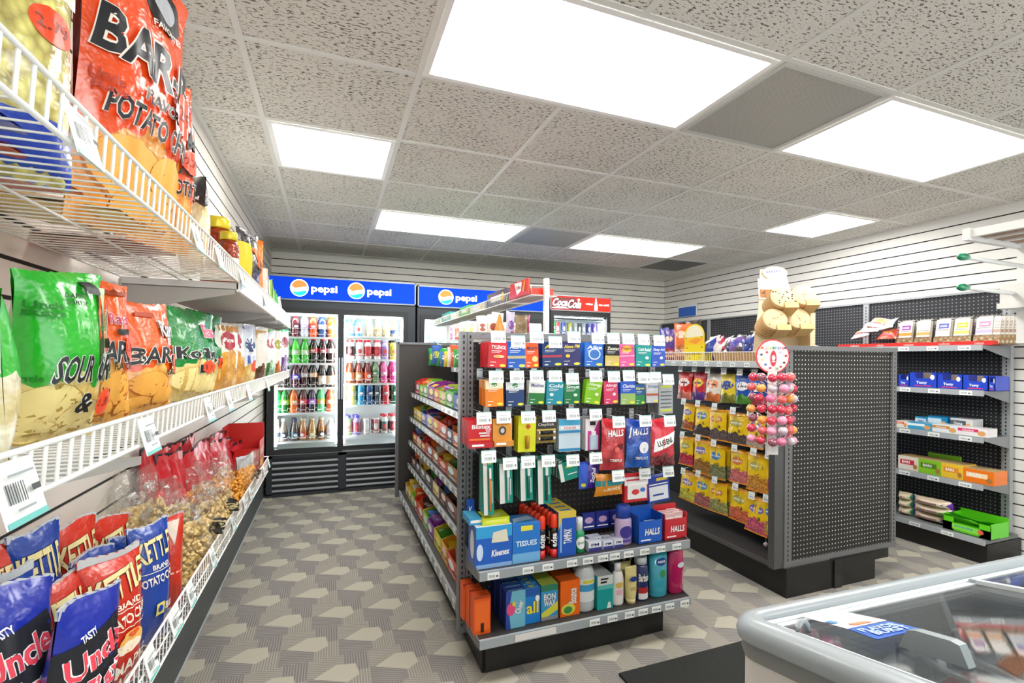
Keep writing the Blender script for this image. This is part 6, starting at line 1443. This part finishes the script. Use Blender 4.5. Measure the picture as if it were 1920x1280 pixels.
for i in range(18):
    px_ = 1332 + (i % 9) * 9.5; X = 2.50 + .09 * (i // 9); y = at(px_, 650, X=X).y
    bag(f'small {["blue", "white", "red", "navy", "beige", "lilac", "dark brown", "off-white"][i % 8]} snack bag in the paper baskets, {["front", "rear"][i // 9]} row, {ORD[i % 9]} from left', .11, .10, .045, foil(sn[i % 8]), [('e', 0, .5, .25, .2, mat(sn[(i + 3) % 8]))], (X, y, 1.352 + rg.uniform(0, .02) + .028 * (i // 9)), 0, seed=420 + i, cat='snack bag', name='snack_bag', group='snack bags in the paper baskets', nu=8, nv=8, mx=None, rot=(rg.uniform(-.7, -.2), rg.uniform(-.5, .5), -math.pi / 2 + rg.uniform(-.4, .4)))

# card display stand with big biscuits
bx, by = 2.60, 2.16
t = thing('bakery_stand', 'tall cream cardboard bakery stand on top of the sweets gondola', 'display stand', (bx, by, 1.294), math.radians(-22))
cb = mat('#d8c6a2', .6)
W = .17
m = MB(); V = [(-.16, .05), (.15, .05), (.135, .35), (.1, .52), (.09, .60), (-.07, .60), (-.085, .50), (-.1, .35)]
P = [(a, .06 + b * .18, b) for a, b in V] + [(a, .066 + b * .18, b) for a, b in V]; k = 8
m.add(P, [tuple(range(k)), tuple(range(2 * k - 1, k - 1, -1))] + [(i, (i + 1) % k, k + (i + 1) % k, k + i) for i in range(k)], cb); m.build('back_board', t)
m = MB(); hb_ = lambda x, z, o: Vector((x, .055 + (.40 + z) * .18 - o, .40 + z)); m.deco([('r', -.5, .5, 0, .62, mat('#f3ead8')), ('r', -.46, .5, .05, .3, food('#c98a50', '#6a3f1c', 70., .6, .3)), ('r', -.5, .2, .36, .62, mat('#fbfaf6')), ('e', .1, .8, .42, .2, mat('#e3d2ae')), ('t', 'BAKERY', .05, .84, .5, .08, mat('#3a58b0'), None, 0, 6)], hb_, .19, .22); m.build('header_card', t)
m = MB(); m.box(-.17, .16, -.06, .10, 0, .06, cb); m.box(.13, .16, -.04, .12, .05, .30, cb); m.box(-.15, .14, 0, .12, .19, .196, cb); m.box(-.15, .14, .0, .12, .06, .066, cb)
m.deco([('e', x, .5, .03, .12, mat('#5a3a22')) for x in (-.3, -.12, .08, .2, .36)], lambda x, z, o: Vector((x, -.06 - o, z)), .33, .06); m.build('shelf_tray', t)
# four packs of big round biscuits lying in the stand, their faces turned to the aisle
def biscuits(lab, px_, py_, chips, dz):
    p = at(px_, py_, Y=2.07); 
    t = thing('biscuit_pack', lab, 'biscuit pack', (p.x, p.y, p.z), 0, 'packs of round biscuits in the bakery stand', rot=(math.radians(68), 0, math.radians(-28)))
    m = MB(); r = .07; rgx = random.Random(px_)
    prof = []
    for i in range(5): z = -.10 + i * .026; prof += [(r * .93, z), (r, z + .006), (r, z + .018), (r * .93, z + .024)]
    m.lathe(prof, mat('#c99f66', .7), 22); f_ = mat('#dcc092', .7, grain=.5)
    m.lathe([(r * .92, .028), (r * .98, .032), (r * .9, .036), (r * .4, .038)], f_, 22)
    m.build('biscuits', t)
    m = MB()
    for _ in range(16 if chips else 6):
        a_ = rgx.uniform(0, 6.3); q = rgx.uniform(0, .85) * r
        m.lathe([(.004, 0), (.0055, .002), (.003, .005)], mat('#3f2818' if chips else '#b5854a', .5), 6, (q * math.cos(a_), q * math.sin(a_), .0345))
    m.build('topping', t)
    m = MB(); m.box(0, .075, -r - .004, -r + .03, -.06, .045, mat('#c8a468', .6)); m.build('price_card', t)
biscuits('pack of round biscuits with dark chocolate spots, upper left in the bakery stand', 1463, 562, True, 0)
biscuits('pack of plain golden biscuits, upper right in the bakery stand', 1503, 558, False, 0)
biscuits('pack of pale round biscuits, lower left in the bakery stand', 1449, 603, False, 0)
biscuits('pack of nutty round biscuits, lower right in the bakery stand', 1492, 601, False, 0)
p = at(1552, 632, Y=2.25); t = thing('paper_plate', 'white round plate card standing on the gondola right of the bakery stand', 'plate', (p.x, p.y, 1.35), 0, rot=(math.radians(80), 0, 0))
m = MB(); m.lathe([(.028, -.002), (.05, 0), (.054, .004)], mat('#f0ece2', .5), 20); m.build('plate_dish', t)
t['label'] = 'white round plate card standing right of the bakery stand'
for i, (px_, c, nm) in enumerate(((1533, '#b8d060', 'pale green'), (1541, '#3f9ab8', 'turquoise'), (1530, '#e6e0d0', 'cream'))):
    p = at(px_, 640, X=2.85)
    bag(f'small {nm} snack packet lying on the gondola top right of the bakery stand', .07, .07, .03, foil(c), [], (2.85, p.y, 1.30 + .02 * i), 0, seed=450 + i, cat='snack bag', name='snack_bag', nu=6, nv=6, mx=None, rot=(-.5, .2, -1.2))

# lollipop tree
lx, ly = 2.083, 1.80
t = thing('lollipop_stand', 'white lollipop stand with a round red-rimmed sign, on the pegboard corner', 'lollipop stand', (lx, ly, .84), -math.radians(20))
cl = mat('#e8e6e4', .3, coat=.4)
m = MB(); m.box(-.022, .022, -.004, .004, .05, .42, cl); m.box(-.03, .03, -.006, .006, -.01, .05, cl); m.tube([(0, .0, .36), (.0, .06, .38), (.17, .12, .38), (.20, .12, .36)], .003, cl, 6); m.build('spine', t)
m = MB(); 
for s_ in (1, -1):
    for z in (.06, .12): m.tube([(0, 0, z - .04), (s_ * .06, -.01, z), (s_ * .085, -.02, z + .08)], .003, cl, 5)
m.build('wire_branches', t)
m = MB(); P_ = lambda x, z, o: Vector((x, -.004 - o, z + .398)); R_ = .086
V = [(R_ * math.cos(i * math.pi / 20), -.003, .484 + R_ * math.sin(i * math.pi / 20)) for i in range(40)]
m.add(V + [(x, .001, z) for x, y, z in V], [tuple(range(40)), tuple(range(79, 39, -1))] + [(i, (i + 1) % 40, 40 + (i + 1) % 40, 40 + i) for i in range(40)], mat('#cf2c3c', .4))
D = [('e', 0, .5, .465, .465, mat('#f3ece6')), ('e', 0, .5, .435, .435, mat('#e9a0a8')), ('e', 0, .5, .425, .425, mat('#f6f2ec'))]
for i, (ch, c) in enumerate(zip('LOLLIPOPS', ['#e8a03a', '#d84a3a', '#e8b83a', '#6ab04a', '#3fa04a', '#3a8c9c', '#3a5cb0', '#8c3a9c', '#d83a6a'])): D.append(('t', ch, -.27 + .068 * i, .735 + .012 * math.sin(i * .4), .05, .08, mat(c)))
D += [('e', 0, .44, .09, .23, mat('#cf2440')), ('e', 0, .46, .05, .08, mat('#f3ece6')), ('r', -.05, .05, .33, .37, mat('#f3ece6'))]
for x, z, c in ((-.34, .75, '#d8603a'), (.34, .75, '#5a5a6a'), (-.2, .62, '#c93a4a'), (-.36, .55, '#3a4a5a'), (.36, .52, '#b03a4a'), (-.33, .4, '#e8c85a'), (-.24, .26, '#3a6ab8'), (-.1, .16, '#b84a7a'), (.1, .14, '#7ab07a'), (.2, .2, '#a04a3a'), (.3, .32, '#6a2a2a'), (.18, .62, '#b8b8c8')): D.append(('e', x, z, .04, .035, mat(c)))
m.deco(D, P_, 2 * R_, 2 * R_, None, .0004, .0003); m.build('round_sign', t)
rg = random.Random(4)
LC = [('#d83a54', 'red'), ('#e87aa0', 'pink'), ('#f0a04a', 'orange'), ('#f29ab8', 'pale pink'), ('#c8304a', 'crimson'), ('#ea6a6a', 'coral'), ('#9a5a6a', 'plum'), ('#c9c0c8', 'silvery')]
_lp = {}
for r_ in range(7):
    for k in range(7):
        ang = math.radians(-90 - 96 + 32 * k + rg.uniform(-5, 5)); R0 = .085 + .012 * (k in (0, 6)) + rg.uniform(-.008, .008)
        z = .84 + .38 - .052 * r_ + rg.uniform(-.004, .004)
        c, nm = LC[(r_ * 3 + k * 5 + rg.randint(0, 2)) % 8]
        if c not in _lp:
            a_ = MB(); a_.lathe([(.006, -.021), (.016, -.015), (.0225, -.004), (.0225, .005), (.016, .016), (.006, .021)], mat(c, .12, coat=.8), 12)
            b_ = MB(); b_.tube([(0, 0, 0), (0, .055, -.035)], .0022, cl, 5)
            d_ = MB(); d_.lathe([(.0228, -.005), (.0245, .0), (.0228, .005)], wrap_film(), 10); _lp[c] = (a_.mesh('candy_ball'), b_.mesh('stick'))
        th = ang + math.radians(90)
        o = thing('lollipop', f'{nm} lollipop on the stand, {ORD[r_]} row down, {ORD[k]} from the left', 'lollipop', (lx + R0 * math.cos(ang - YAW * .9), ly + R0 * math.sin(ang - YAW * .9), z), th - YAW * .9, 'lollipops on the white stand')
        link('candy_ball', _lp[c][0], o); link('stick', _lp[c][1], o)

# ================================================================ wall shelving goods
# top: clear packs in red trays
XT = 4.02
for i, (L, R) in enumerate(((1572, 1625), (1626, 1668), (1668, 1730), (1730, 1800), (1800, 1862))):
    a, b = at(L, 640, X=XT), at(R, 640, X=XT)
    m = MB(); y1, y0 = a.y, b.y; rd = mat('#d8241e', .4, coat=.3)
    for q in ((XT - .004, XT, y0, y1, 1.417, 1.445), (XT, XT + .24, y0, y1, 1.417, 1.42), (XT, XT + .24, y0, y0 + .003, 1.417, 1.445), (XT, XT + .24, y1 - .003, y1, 1.417, 1.445)): m.box(*q, rd)
    m.deco([('t', 'cakes', .1, .5, .3, .5, mat('#f0c0b8'))], lambda x, z, o: Vector((XT - .004 - o, (y0 + y1) / 2 - x, 1.417 + z)), y1 - y0, .028)
    tag(m.build('red_tray'), f'red cardboard tray on the top wall shelf, {ORD[i]} from the left', 'tray', 'red trays on the top wall shelf')
_cs = {}
clear_pl = glassy((.98, .98, .98), .9, 'clear_plastic', .08)
def clamshell(lab, px_, T, c1, c2, k, w=.125, xo=0., tilt=.18):
    p = at(px_, 620, X=XT + .05 + xo); h = max(.12, min(.2, at(px_, T, X=XT + .05 + xo).z - 1.421))
    t = thing('cake_pack', lab, 'cake pack', (XT + .05 + xo, p.y, 1.421), -math.pi / 2, 'clear packs in the red trays', rot=(-tilt, 0, -math.pi / 2))
    m = MB(); m.box(-w / 2, w / 2, 0, .035, 0, h, clear_pl); m.build('plastic_shell', t)
    m = MB(); m.box(-w / 2 + .008, w / 2 - .008, .004, .031, .006, h * .34, food('#f2e6c8', '#a87a40', 50., .6, .5)); m.box(-w / 2 + .012, w / 2 - .012, .01, .03, h * .34, h * .92, mat('#ece2d0', .6)); m.build('cakes', t)
    m = MB(); m.deco([('r', -.34, .34, .34, .95, mat('#f3efe9')), ('r', -.22, .26, .62, .8, mat(c1)), ('r', -.34, .34, .40, .52, mat(c2)), ('t', 'CAKES', 0, .71, .36, .07, w_), ('r', -.3, .3, .56, .58, mat('#8a8078'))], flat, w, h, None, .0008); m.build('pack_label', t)
for i, (px_, T, c1, c2, nm) in enumerate(((1695, 583, '#8c3a9c', '#e58a2c', 'purple and orange'), (1728, 576, '#e9e0d4', '#e0a05a', 'white and orange'), (1765, 580, '#5a66b8', '#c8ccd8', 'pale blue'), (1800, 577, '#e6c02c', '#e9d86a', 'yellow'), (1842, 574, '#d88ab0', '#b8b0d8', 'pink and lilac'))):
    clamshell(f'clear cake pack with a {nm} label, {ORD[i]} in the red trays', px_, T, c1, c2, i)
    clamshell(f'clear cake pack standing behind the {nm} labelled one', px_ + 4, T - 3, c1, c2, i, xo=.09)
for i in range(5): clamshell(f'clear cake pack seen edge-on, {ORD[i]} of five nearest the shelf upright', 1866 + 8 * i, 572, '#c8b8a8', '#b89a8a', i, w=.05, xo=.02 * i)
for i, (px_, py_, c, nm) in enumerate(((1612, 625, '#f0e6e6', 'white and pink'), (1628, 615, '#eceaf0', 'white'), (1640, 606, '#e9dcd8', 'cream'), (1655, 610, '#e6e8ee', 'pale blue-white'), (1662, 628, '#d8482e', 'red'))):
    p = at(px_, py_, X=XT + .08)
    bag(f'{nm} wrapped pastry piled left of the cake packs', .15, .12, .05, foil(c), [('e', 0, .5, .28, .25, mat('#e0a060')), ('r', -.3, .3, .2, .28, mat('#c85a7a'))], (XT + .08, p.y, max(1.425, p.z - .03)), 0, seed=500 + i, cat='pastry', name='wrapped_pastry', group='wrapped pastries on the top wall shelf', nu=10, nv=10, mx=.03, rot=(-.9, .2 * (i % 3 - 1), -math.pi / 2))
def wbox(lab, L, R, T, zs, c, D, X=4.03, d=.16, top=None, name='carton', grp='cartons on the wall shelves', cat='box', SD=(), h=None, openf=False):
    a, b = at(L, (T + 10), X=X), at(R, (T + 10), X=X); w = a.y - b.y; yc = (a.y + b.y) / 2; h = h or max(.03, at((L + R) / 2, T, X=X).z - zs)
    if not openf: m = carton_mesh(w, h, d, mat(c, .35, coat=.3), D, top=top, SD=SD)
    else:
        m = MB(); mm = mat(c, .35, coat=.3)
        V = [(-w / 2, 0, 0), (w / 2, 0, 0), (w / 2, 0, h), (w * .32, 0, h), (w * .25, 0, h * .62), (-w * .25, 0, h * .62), (-w * .32, 0, h), (-w / 2, 0, h)]; k = 8
        m.add(V + [(x, .003, z) for x, y, z in V], [tuple(range(k)), tuple(range(2 * k - 1, k - 1, -1))] + [(i, (i + 1) % k, k + (i + 1) % k, k + i) for i in range(k)], mm)
        for q in ((-w / 2, -w / 2 + .003, 0, d, 0, h), (w / 2 - .003, w / 2, 0, d, 0, h), (-w / 2, w / 2, d - .003, d, 0, h), (-w / 2, w / 2, 0, d, 0, .003)): m.box(*q, mm)
        m.box(-w / 2 + .004, w / 2 - .004, d - .004, d - .003, .003, h - .003, mat('#b9a88c', .7)); m.deco(D, flat, w, h, None, .0004, .0003)
    o = m.build(name, None, (X, yc, zs), -math.pi / 2); tag(o, lab, cat, grp)
    return o
wz = [1.116, .809, .499, .159]
bx1 = [(1684, 1705, 702), (1705, 1757, 698), (1757, 1805, 702), (1805, 1853, 704), (1853, 1866, 706)]
for i, (L, R, T) in enumerate(bx1):
    wbox(f'bright blue snack display carton on the second wall shelf, {ORD[i]} from the left', L, R, T, wz[0], '#2446c4', [('t', 'Tasty', -.05, .32, .4, .22, w_), ('r', -.3, .3, .1, .16, mat('#d83a5a')), ('e', .34, .7, .08, .16, w_)], openf=True, cat='box')
bx2 = [(1680, 1702, 776, '#e8e2da', '#e8692c', 'white and orange', .05, 0), (1702, 1748, 778, '#3aa0cc', '#e8f2f6', 'sky blue', .05, 0), (1716, 1745, 772, '#2f94c4', '#dce8f0', 'second sky blue', .085, .1), (1740, 1776, 768, '#1f8cc0', '#e0eef6', 'stacked turquoise', .10, .1), (1748, 1796, 782, '#dfe6ea', '#c9873c', 'white with a biscuit picture', .055, 0), (1782, 1824, 770, '#d8dada', '#4a5560', 'grey and white', .10, .1), (1796, 1852, 786, '#e6e2e4', '#d8306c', 'white and magenta', .055, 0)]
for i, (L, R, T, c, c2, nm, h, xo) in enumerate(bx2):
    wbox(f'{nm} carton on the third wall shelf', L, R, T, wz[1], c, [('r', -.5, .2, .5, .85, mat(c2)), ('e', .3, .4, .14, .3, mat('#d8a060')), ('t', 'Choice', -.15, .66, .4, .2, w_ if c2 != '#dce8f0' else mat('#2a6a9c'))], X=4.03 + xo, d=.12 if xo else .11, h=h)
bx3 = [(1684, 1722, 852, '#e2dcd0', '#c92a3c', 'cream with a red mark'), (1722, 1765, 856, '#86c22c', '#4a7a1c', 'lime green'), (1765, 1806, 860, '#ecc23a', '#e0902c', 'golden yellow'), (1806, 1864, 868, '#ee7a1e', '#f3d8b0', 'orange and cream')]
for i, (L, R, T, c, c2, nm) in enumerate(bx3):
    wbox(f'{nm} bar carton on the fourth wall shelf', L, R, T, wz[2], c, [('r', -.4, .3, .4, .75, mat(c2)), ('t', 'BARS', -.1, .58, .4, .2, w_), ('e', .35, .3, .1, .18, mat('#a8743c'))], h=.10 if i < 3 else .09, d=.15, top=mat('#b59a6c', .7))
wbox('green lid flap showing behind the lime and yellow cartons', 1740, 1800, 850, wz[2], '#7ab52c', [], X=4.2, d=.02, h=.13, name='carton_flap')
for s_, (L, R, c, c2, nm) in enumerate(((1680, 1706, '#cdbfa0', '#178a4c', 'beige and green'), (1706, 1782, '#d4c2a8', '#6a2ca8', 'beige and violet'))):
    for k in range(3):
        a, b = at(L, 960, X=4.02), at(R, 960, X=4.02); w = a.y - b.y; yc = (a.y + b.y) / 2
        t = bag(f'{nm} biscuit packet in the stack on the bottom wall shelf, {["lowest", "middle", "topmost"][k]}', w, .056, .12, foil(c), [('r', .28, .5, 0, 1, mat(c2)), ('r', -.5, -.42, 0, 1, mat(c2)), ('r', -.3, .2, .35, .6, mat('#8a6a6a'))], (4.06, yc, .16 + .054 * k), 0, seed=520 + k, cat='biscuit packet', name='biscuit_packet', group='stacked biscuit packets', nu=10, nv=8, mx=.03, rot=(0, 0, -math.pi / 2), wr=.4)
a, b = at(1768, 985, X=3.97), at(1858, 985, X=3.97); w = a.y - b.y; yc = (a.y + b.y) / 2
t = thing('candy_tray', 'large bright green open tray at the near end of the bottom wall shelf', 'tray', (3.97, yc, .16), -math.pi / 2)
m = MB(); gm = mat('#62d420', .35, coat=.3)
for q in ((-w / 2, w / 2, 0, .003, 0, .055), (-w / 2, w / 2, .2, .203, 0, .12), (-w / 2, -w / 2 + .003, 0, .2, 0, .1), (w / 2 - .003, w / 2, 0, .2, 0, .1), (-w / 2, w / 2, 0, .2, 0, .003), (-w / 2, -w / 2 + .06, 0, .003, 0, .09), (w / 2 - .06, w / 2, 0, .003, 0, .09)): m.box(*q, gm)
m.deco([('r', -.3, .3, .12, .42, mat('#8ce04a')), ('t', 'crunchy', -.05, .3, .4, .16, mat('#2a8ac0')), ('e', .3, .28, .06, .12, mat('#e8603a'))], flat, w, .12); m.build('tray_body', t)
for i in range(2):
    mm = MB(); pillow(mm, .30, .10, .02, foil('#3fae1c' if i else '#55c224'), 9 + i, 8, 6)
    o = mm.build('candy_bar', None, (4.06 + .06 * i, yc + .03, .20)); o.rotation_euler = (math.radians(60), 0, -math.pi / 2); tag(o, f'green snack bar lying in the big green tray, {["front", "rear"][i]}', 'snack bar', 'bars in the green tray')
# goods seen farther along the top wall shelf, left of the bakery stand
m = MB(); p = at(1289, 582, X=4.34); m.box(4.335, 4.345, p.y - .17, p.y + .17, p.z - .08, p.z + .075, mat('#e6e9ee', .4)); m.box(4.333, 4.335, p.y - .16, p.y + .16, p.z - .075, p.z + .045, mat('#1f62c8', .35)); tag(m.build('wall_notice'), 'small blue and white notice on the right-hand wall near the back corner', 'notice')

# ================================================================ drinks in the coolers
W1 = WHITE
def bn(nm, w): return nm.replace(' with', ' ' + w + ' with', 1) if ' with' in nm else (nm if nm.endswith(w) else nm + ' ' + w)
cA = 'left cooler'
GRNB, LIME, COLA, ORA, PUR = '#1f8f3a', '#4fc02c', '#2a120c', '#ef6a14', '#5a2060'
AL = [
 (1.497, .98, 'top', [(524, 'soda', '#2a9a58', '#2a8a4a', '#2f9a5a', 'green'), (536, 'soda', '#2c9c5c', '#2a8a4a', '#36a062', 'green'), (553.6, 'soda', '#6b1f2c', '#7a2a34', '#5a1c28', 'maroon'), (571, 'soda', '#d5d3e0', '#d8d8e0', '#b8a8d4', 'clear lilac'), (587.5, 'soda', '#e8541c', '#e05a2a', '#c43a24', 'orange-red'), (604.5, 'soda', '#2a4c8c', '#3a5a9c', '#dfe4ee', 'blue'), (620.7, 'soda', '#f07a1c', '#ef7a1e', '#ee8a4a', 'bright orange')]),
 (1.247, 1., 'second', [(537, 'soda', '#2fa83c', '#1f9a4a', '#8fd07a', 'green'), (555, 'soda', '#4fd02c', '#1fa040', '#a8e88a', 'lime'), (572, 'soda', '#44b83a', '#58c82a', '#cfe8b0', 'green with a pale label'), (589, 'cola', COLA, '#c82a34', '#c23038', 'dark red-capped'), (606, 'cola', COLA, '#d02c3c', '#b8283a', 'dark with a red label'), (621, 'cola', COLA, '#d0304a', '#e6e4e6', 'dark with a white label')]),
 (1.012, 1., 'third', [(536, 'cola', '#2a1a1a', '#26242a', '#d8c8c4', 'dark with a pale label'), (556, 'soda', '#5a1830', '#2a3c8c', '#5a3ab8', 'maroon with a violet label'), (571.5, 'cola', '#4c1c20', '#e0e0e4', '#b8b0b8', 'dark with a grey label'), (588, 'cola', '#2c1a16', '#dcdcdc', '#e8a878', 'dark with a peach label'), (605, 'tea', '#2e1a14', '#b8703a', '#ecd0b0', 'brown-capped with a cream label'), (621.5, 'tea', '#241410', '#c07840', '#e6d0b8', 'tan-capped with a cream label')]),
 (.772, 1., 'fourth', [(520.5, 'soda', '#2a8a4c', '#c84a3c', '#3fae5c', 'green red-capped'), (535, 'soda', '#1f7a2c', '#1f9a3c', '#8fd82a', 'green with a lime label'), (552, 'soda', '#ee6a1a', '#2a9a3a', '#f08a3a', 'orange with a green cap'), (570, 'soda', '#5c2024', '#2a9a4a', '#e03a4c', 'dark with a red label'), (586.5, 'soda', '#3a2440', '#2a9a50', '#a85ac8', 'dark with a mauve label'), (602.5, 'soda', '#5cc87a', '#d8c83a', '#e0b82c', 'pale green with a yellow label'), (620, 'soda', '#f0583a', '#e8c83a', '#ee7a5a', 'coral with a yellow cap')]),
 (.502, .98, 'lowest', [(520, 'frappe', '#b8a898', '#c8c8c8', '#4a5060', 'pale brown'), (533, 'frappe', '#8a7a6c', '#c8c8c8', '#3c3c4a', 'grey-brown'), (554, 'frappe', '#5c4a44', '#3a4460', '#2f4a60', 'dark brown with a blue label'), (570, 'frappe', '#b07a4a', '#c8b8a0', '#c24a34', 'caramel with a red label'), (587, 'frappe', '#b8864c', '#c8b8a0', '#c8a45a', 'caramel with a gold label'), (604, 'frappe', '#a86a34', '#c8b8a0', '#4a3a30', 'caramel with a black label'), (622.5, 'jug', '#dcd8d4', '#e6e2e0', '#e8c8c8', 'white with a pink print')])]
AR = [
 (1.517, .80, 'top', [(655, 'milk', '#6ab8e0', '#4aa8dc', '#c8e4f0', 'white and sky blue'), (672, 'milk', '#5aaedc', '#48a0d8', '#d0e8f0', 'pale blue'), (693.5, 'frappe', '#dccca0', '#d8c898', '#c8b890', 'cream'), (710, 'frappe', '#d8c496', '#d0bc8c', '#b8a070', 'cream with a tan label'), (725.5, 'frappe', '#e0d0a8', '#d8c89c', '#d0c090', 'pale cream'), (740.5, 'frappe', '#dccc9c', '#d8c898', '#3a58a8', 'cream with a blue label')]),
 (1.287, .95, 'second', [(658, 'milk', '#e4dcdc', '#e05048', '#3a2428', 'white with a black print'), (674.5, 'milk', '#f0ecec', '#d83a34', '#f0f0f0', 'plain white red-capped'), (690, 'milk', '#e8d8d8', '#d8343c', '#c82c34', 'white and red'), (708, 'milk', '#e8dcdc', '#e05a5a', '#b83040', 'white and dark red'), (722, 'milk', '#b8a0d8', '#c8b8e0', '#a888d0', 'lilac'), (737, 'milk', '#d8c83a', '#3a3430', '#d8d040', 'yellow dark-capped')]),
 (1.047, .97, 'third', [(657.5, 'tea', '#8a3c1c', '#e8e8ea', '#f0a070', 'amber with an orange label'), (674, 'tea', '#8a341a', '#e4e4e8', '#ee8a4a', 'second amber'), (690, 'tea', '#7a1f14', '#e4e4e8', '#e8603a', 'red-brown'), (705, 'soda', '#7a9468', '#dfe4e0', '#3f7a4a', 'olive green'), (720, 'soda', '#ea5a9c', '#f09ac0', '#f07aa8', 'pink'), (737, 'soda', '#e8308c', '#f08ab8', '#ea4a98', 'hot pink')]),
 (.832, .97, 'fourth', [(661, 'sport', '#e6dc7a', '#ef8a2a', '#e8e09a', 'pale yellow orange-capped'), (678, 'sport', '#2a98cc', '#ef8a2a', '#1f86c0', 'blue orange-capped'), (693.5, 'sport', '#2a5a94', '#ef7a20', '#24386c', 'navy orange-capped'), (709, 'sport', '#4a5464', '#e8b890', '#2c3444', 'slate'), (724, 'sport', '#d83a44', '#ef6a2a', '#c82834', 'red orange-capped'), (740, 'sport', '#1f5a3a', '#1f4a30', '#2a6a44', 'dark green')]),
 (.532, .95, 'lowest', [(653.5, 'milk', '#8ac060', '#4a48b8', '#c8d8a0', 'green violet-capped'), (670, 'milk', '#9888c8', '#4a44c0', '#b04a6a', 'lilac violet-capped'), (688, 'can', '#e2e0de', '#c8ccd0', '#ded8d4', 'plain white'), (707, 'can', '#e2dcda', '#c8ccd0', '#b04a50', 'white and red'), (722, 'milk', '#d8dcd8', '#c8283a', '#4a6a68', 'white with a black print, red-capped'), (737, 'milk', '#e0dcd8', '#d02c3c', '#8a3440', 'white with a dark print, red-capped')])]
Yb = YC + .115
for side, ROWS_ in (('left', AL), ('right', AR)):
    for z, k_, rn, items in ROWS_:
        for i, (px_, shp, lq, cp, lb, nm) in enumerate(items):
            p = at(px_, 640, Y=Yb)
            tp = {'cola': '#e8e0dc', 'milk': '#d85a5a'}.get(shp, WHITE)
            bb = bottle(shp, lq, cp, lb, (p.x, Yb, z), bn(nm, 'can' if shp == 'can' else 'bottle') + f', {ORD[i]} on {rn} rack, {side} door, left cooler', 'drinks in the left cooler', k=k_, rz=.25 * ((i % 3) - 1), name='drink_can' if shp == 'can' else 'drink_bottle', tc=tp, cat='can' if shp == 'can' else 'bottle')
            bb.scale = (k_ * 1.2, k_ * 1.2, k_ * (1.3 if shp == 'frappe' else 1.07))
            dup(bb, (p.x - .012, Yb + .075, z), bn(nm, 'bottle').split(' with')[0] + f' behind {ORD[i]} one, {rn} rack, {side} door, left cooler')
# middle cooler, the parts one can see
pool = [('soda', '#7ad0d8', '#e8f0f0', '#c8ecf0', 'pale turquoise'), ('soda', '#c84aa0', '#e0e0e8', '#d87ab8', 'magenta'), ('soda', '#e8843a', '#e8e0d8', '#f0a86a', 'orange'), ('soda', '#d8e0e0', '#e8e8e8', '#a8d8b0', 'clear'), ('tea', '#d85a3a', '#f0f0f0', '#e88a6a', 'coral'), ('soda', '#bfd8ea', '#3a6ac0', '#8ab8e0', 'clear blue'), ('milk', '#ece8e0', '#d84a4a', '#e8b8b0', 'white'), ('tea', '#8ab04a', '#f0f0f0', '#c8d88a', 'light green')]
for r_, z in enumerate((1.502, 1.302)):
    for i in range(15):
        x = .825 + .12 + i * .083
        if .70 < x - .825 < .78: continue
        shp, lq, cp, lb, nm = pool[(i * 3 + r_ * 2) % 8]
        bottle(shp, lq, cp, lb, (x, Yb, z), f'{nm} bottle on the {["top", "second"][r_]} rack of the middle cooler, {"number " if 0 else ""}{ORD[i] if i < 12 else ["thirteenth", "fourteenth", "fifteenth"][i - 12]} from the left', 'drinks in the middle cooler', k=.88 if r_ == 0 else .78, name='drink_bottle')
cans = [(1037, '#2f9a4c', 'green', 'soda'), (1044.5, '#d83a3c', 'red', 'can'), (1056, '#3a48a8', 'navy', 'can'), (1068, '#b8b83a', 'olive yellow', 'can'), (1078, '#b4bcc0', 'silver', 'can'), (1085, '#4a545c', 'dark grey', 'can'), (1093, '#a8b0b4', 'light grey', 'can'), (1103, '#4a4aa8', 'violet-blue', 'can'), (1113, '#6a4ab0', 'purple', 'can'), (1123, '#e0e2e6', 'white', 'can')]
for i, (px_, c, nm, shp) in enumerate(cans):
    p = at(px_, 610, Y=Yb)
    for lv in range(2):
        z = 1.587 if not lv else 1.382
        if shp == 'soda' and lv: continue
        bottle(shp, c, '#c9cdd0' if shp == 'can' else '#2a8a44', c, (p.x, Yb, z), f'{nm} {"bottle" if shp == "soda" else "can"} on the {["top", "second"][lv]} rack of the narrow cooler', 'drinks in the narrow cooler', k=.92, name='drink_can' if shp == 'can' else 'drink_bottle', cat='can' if shp == 'can' else 'bottle', tc='#e8e8ea')
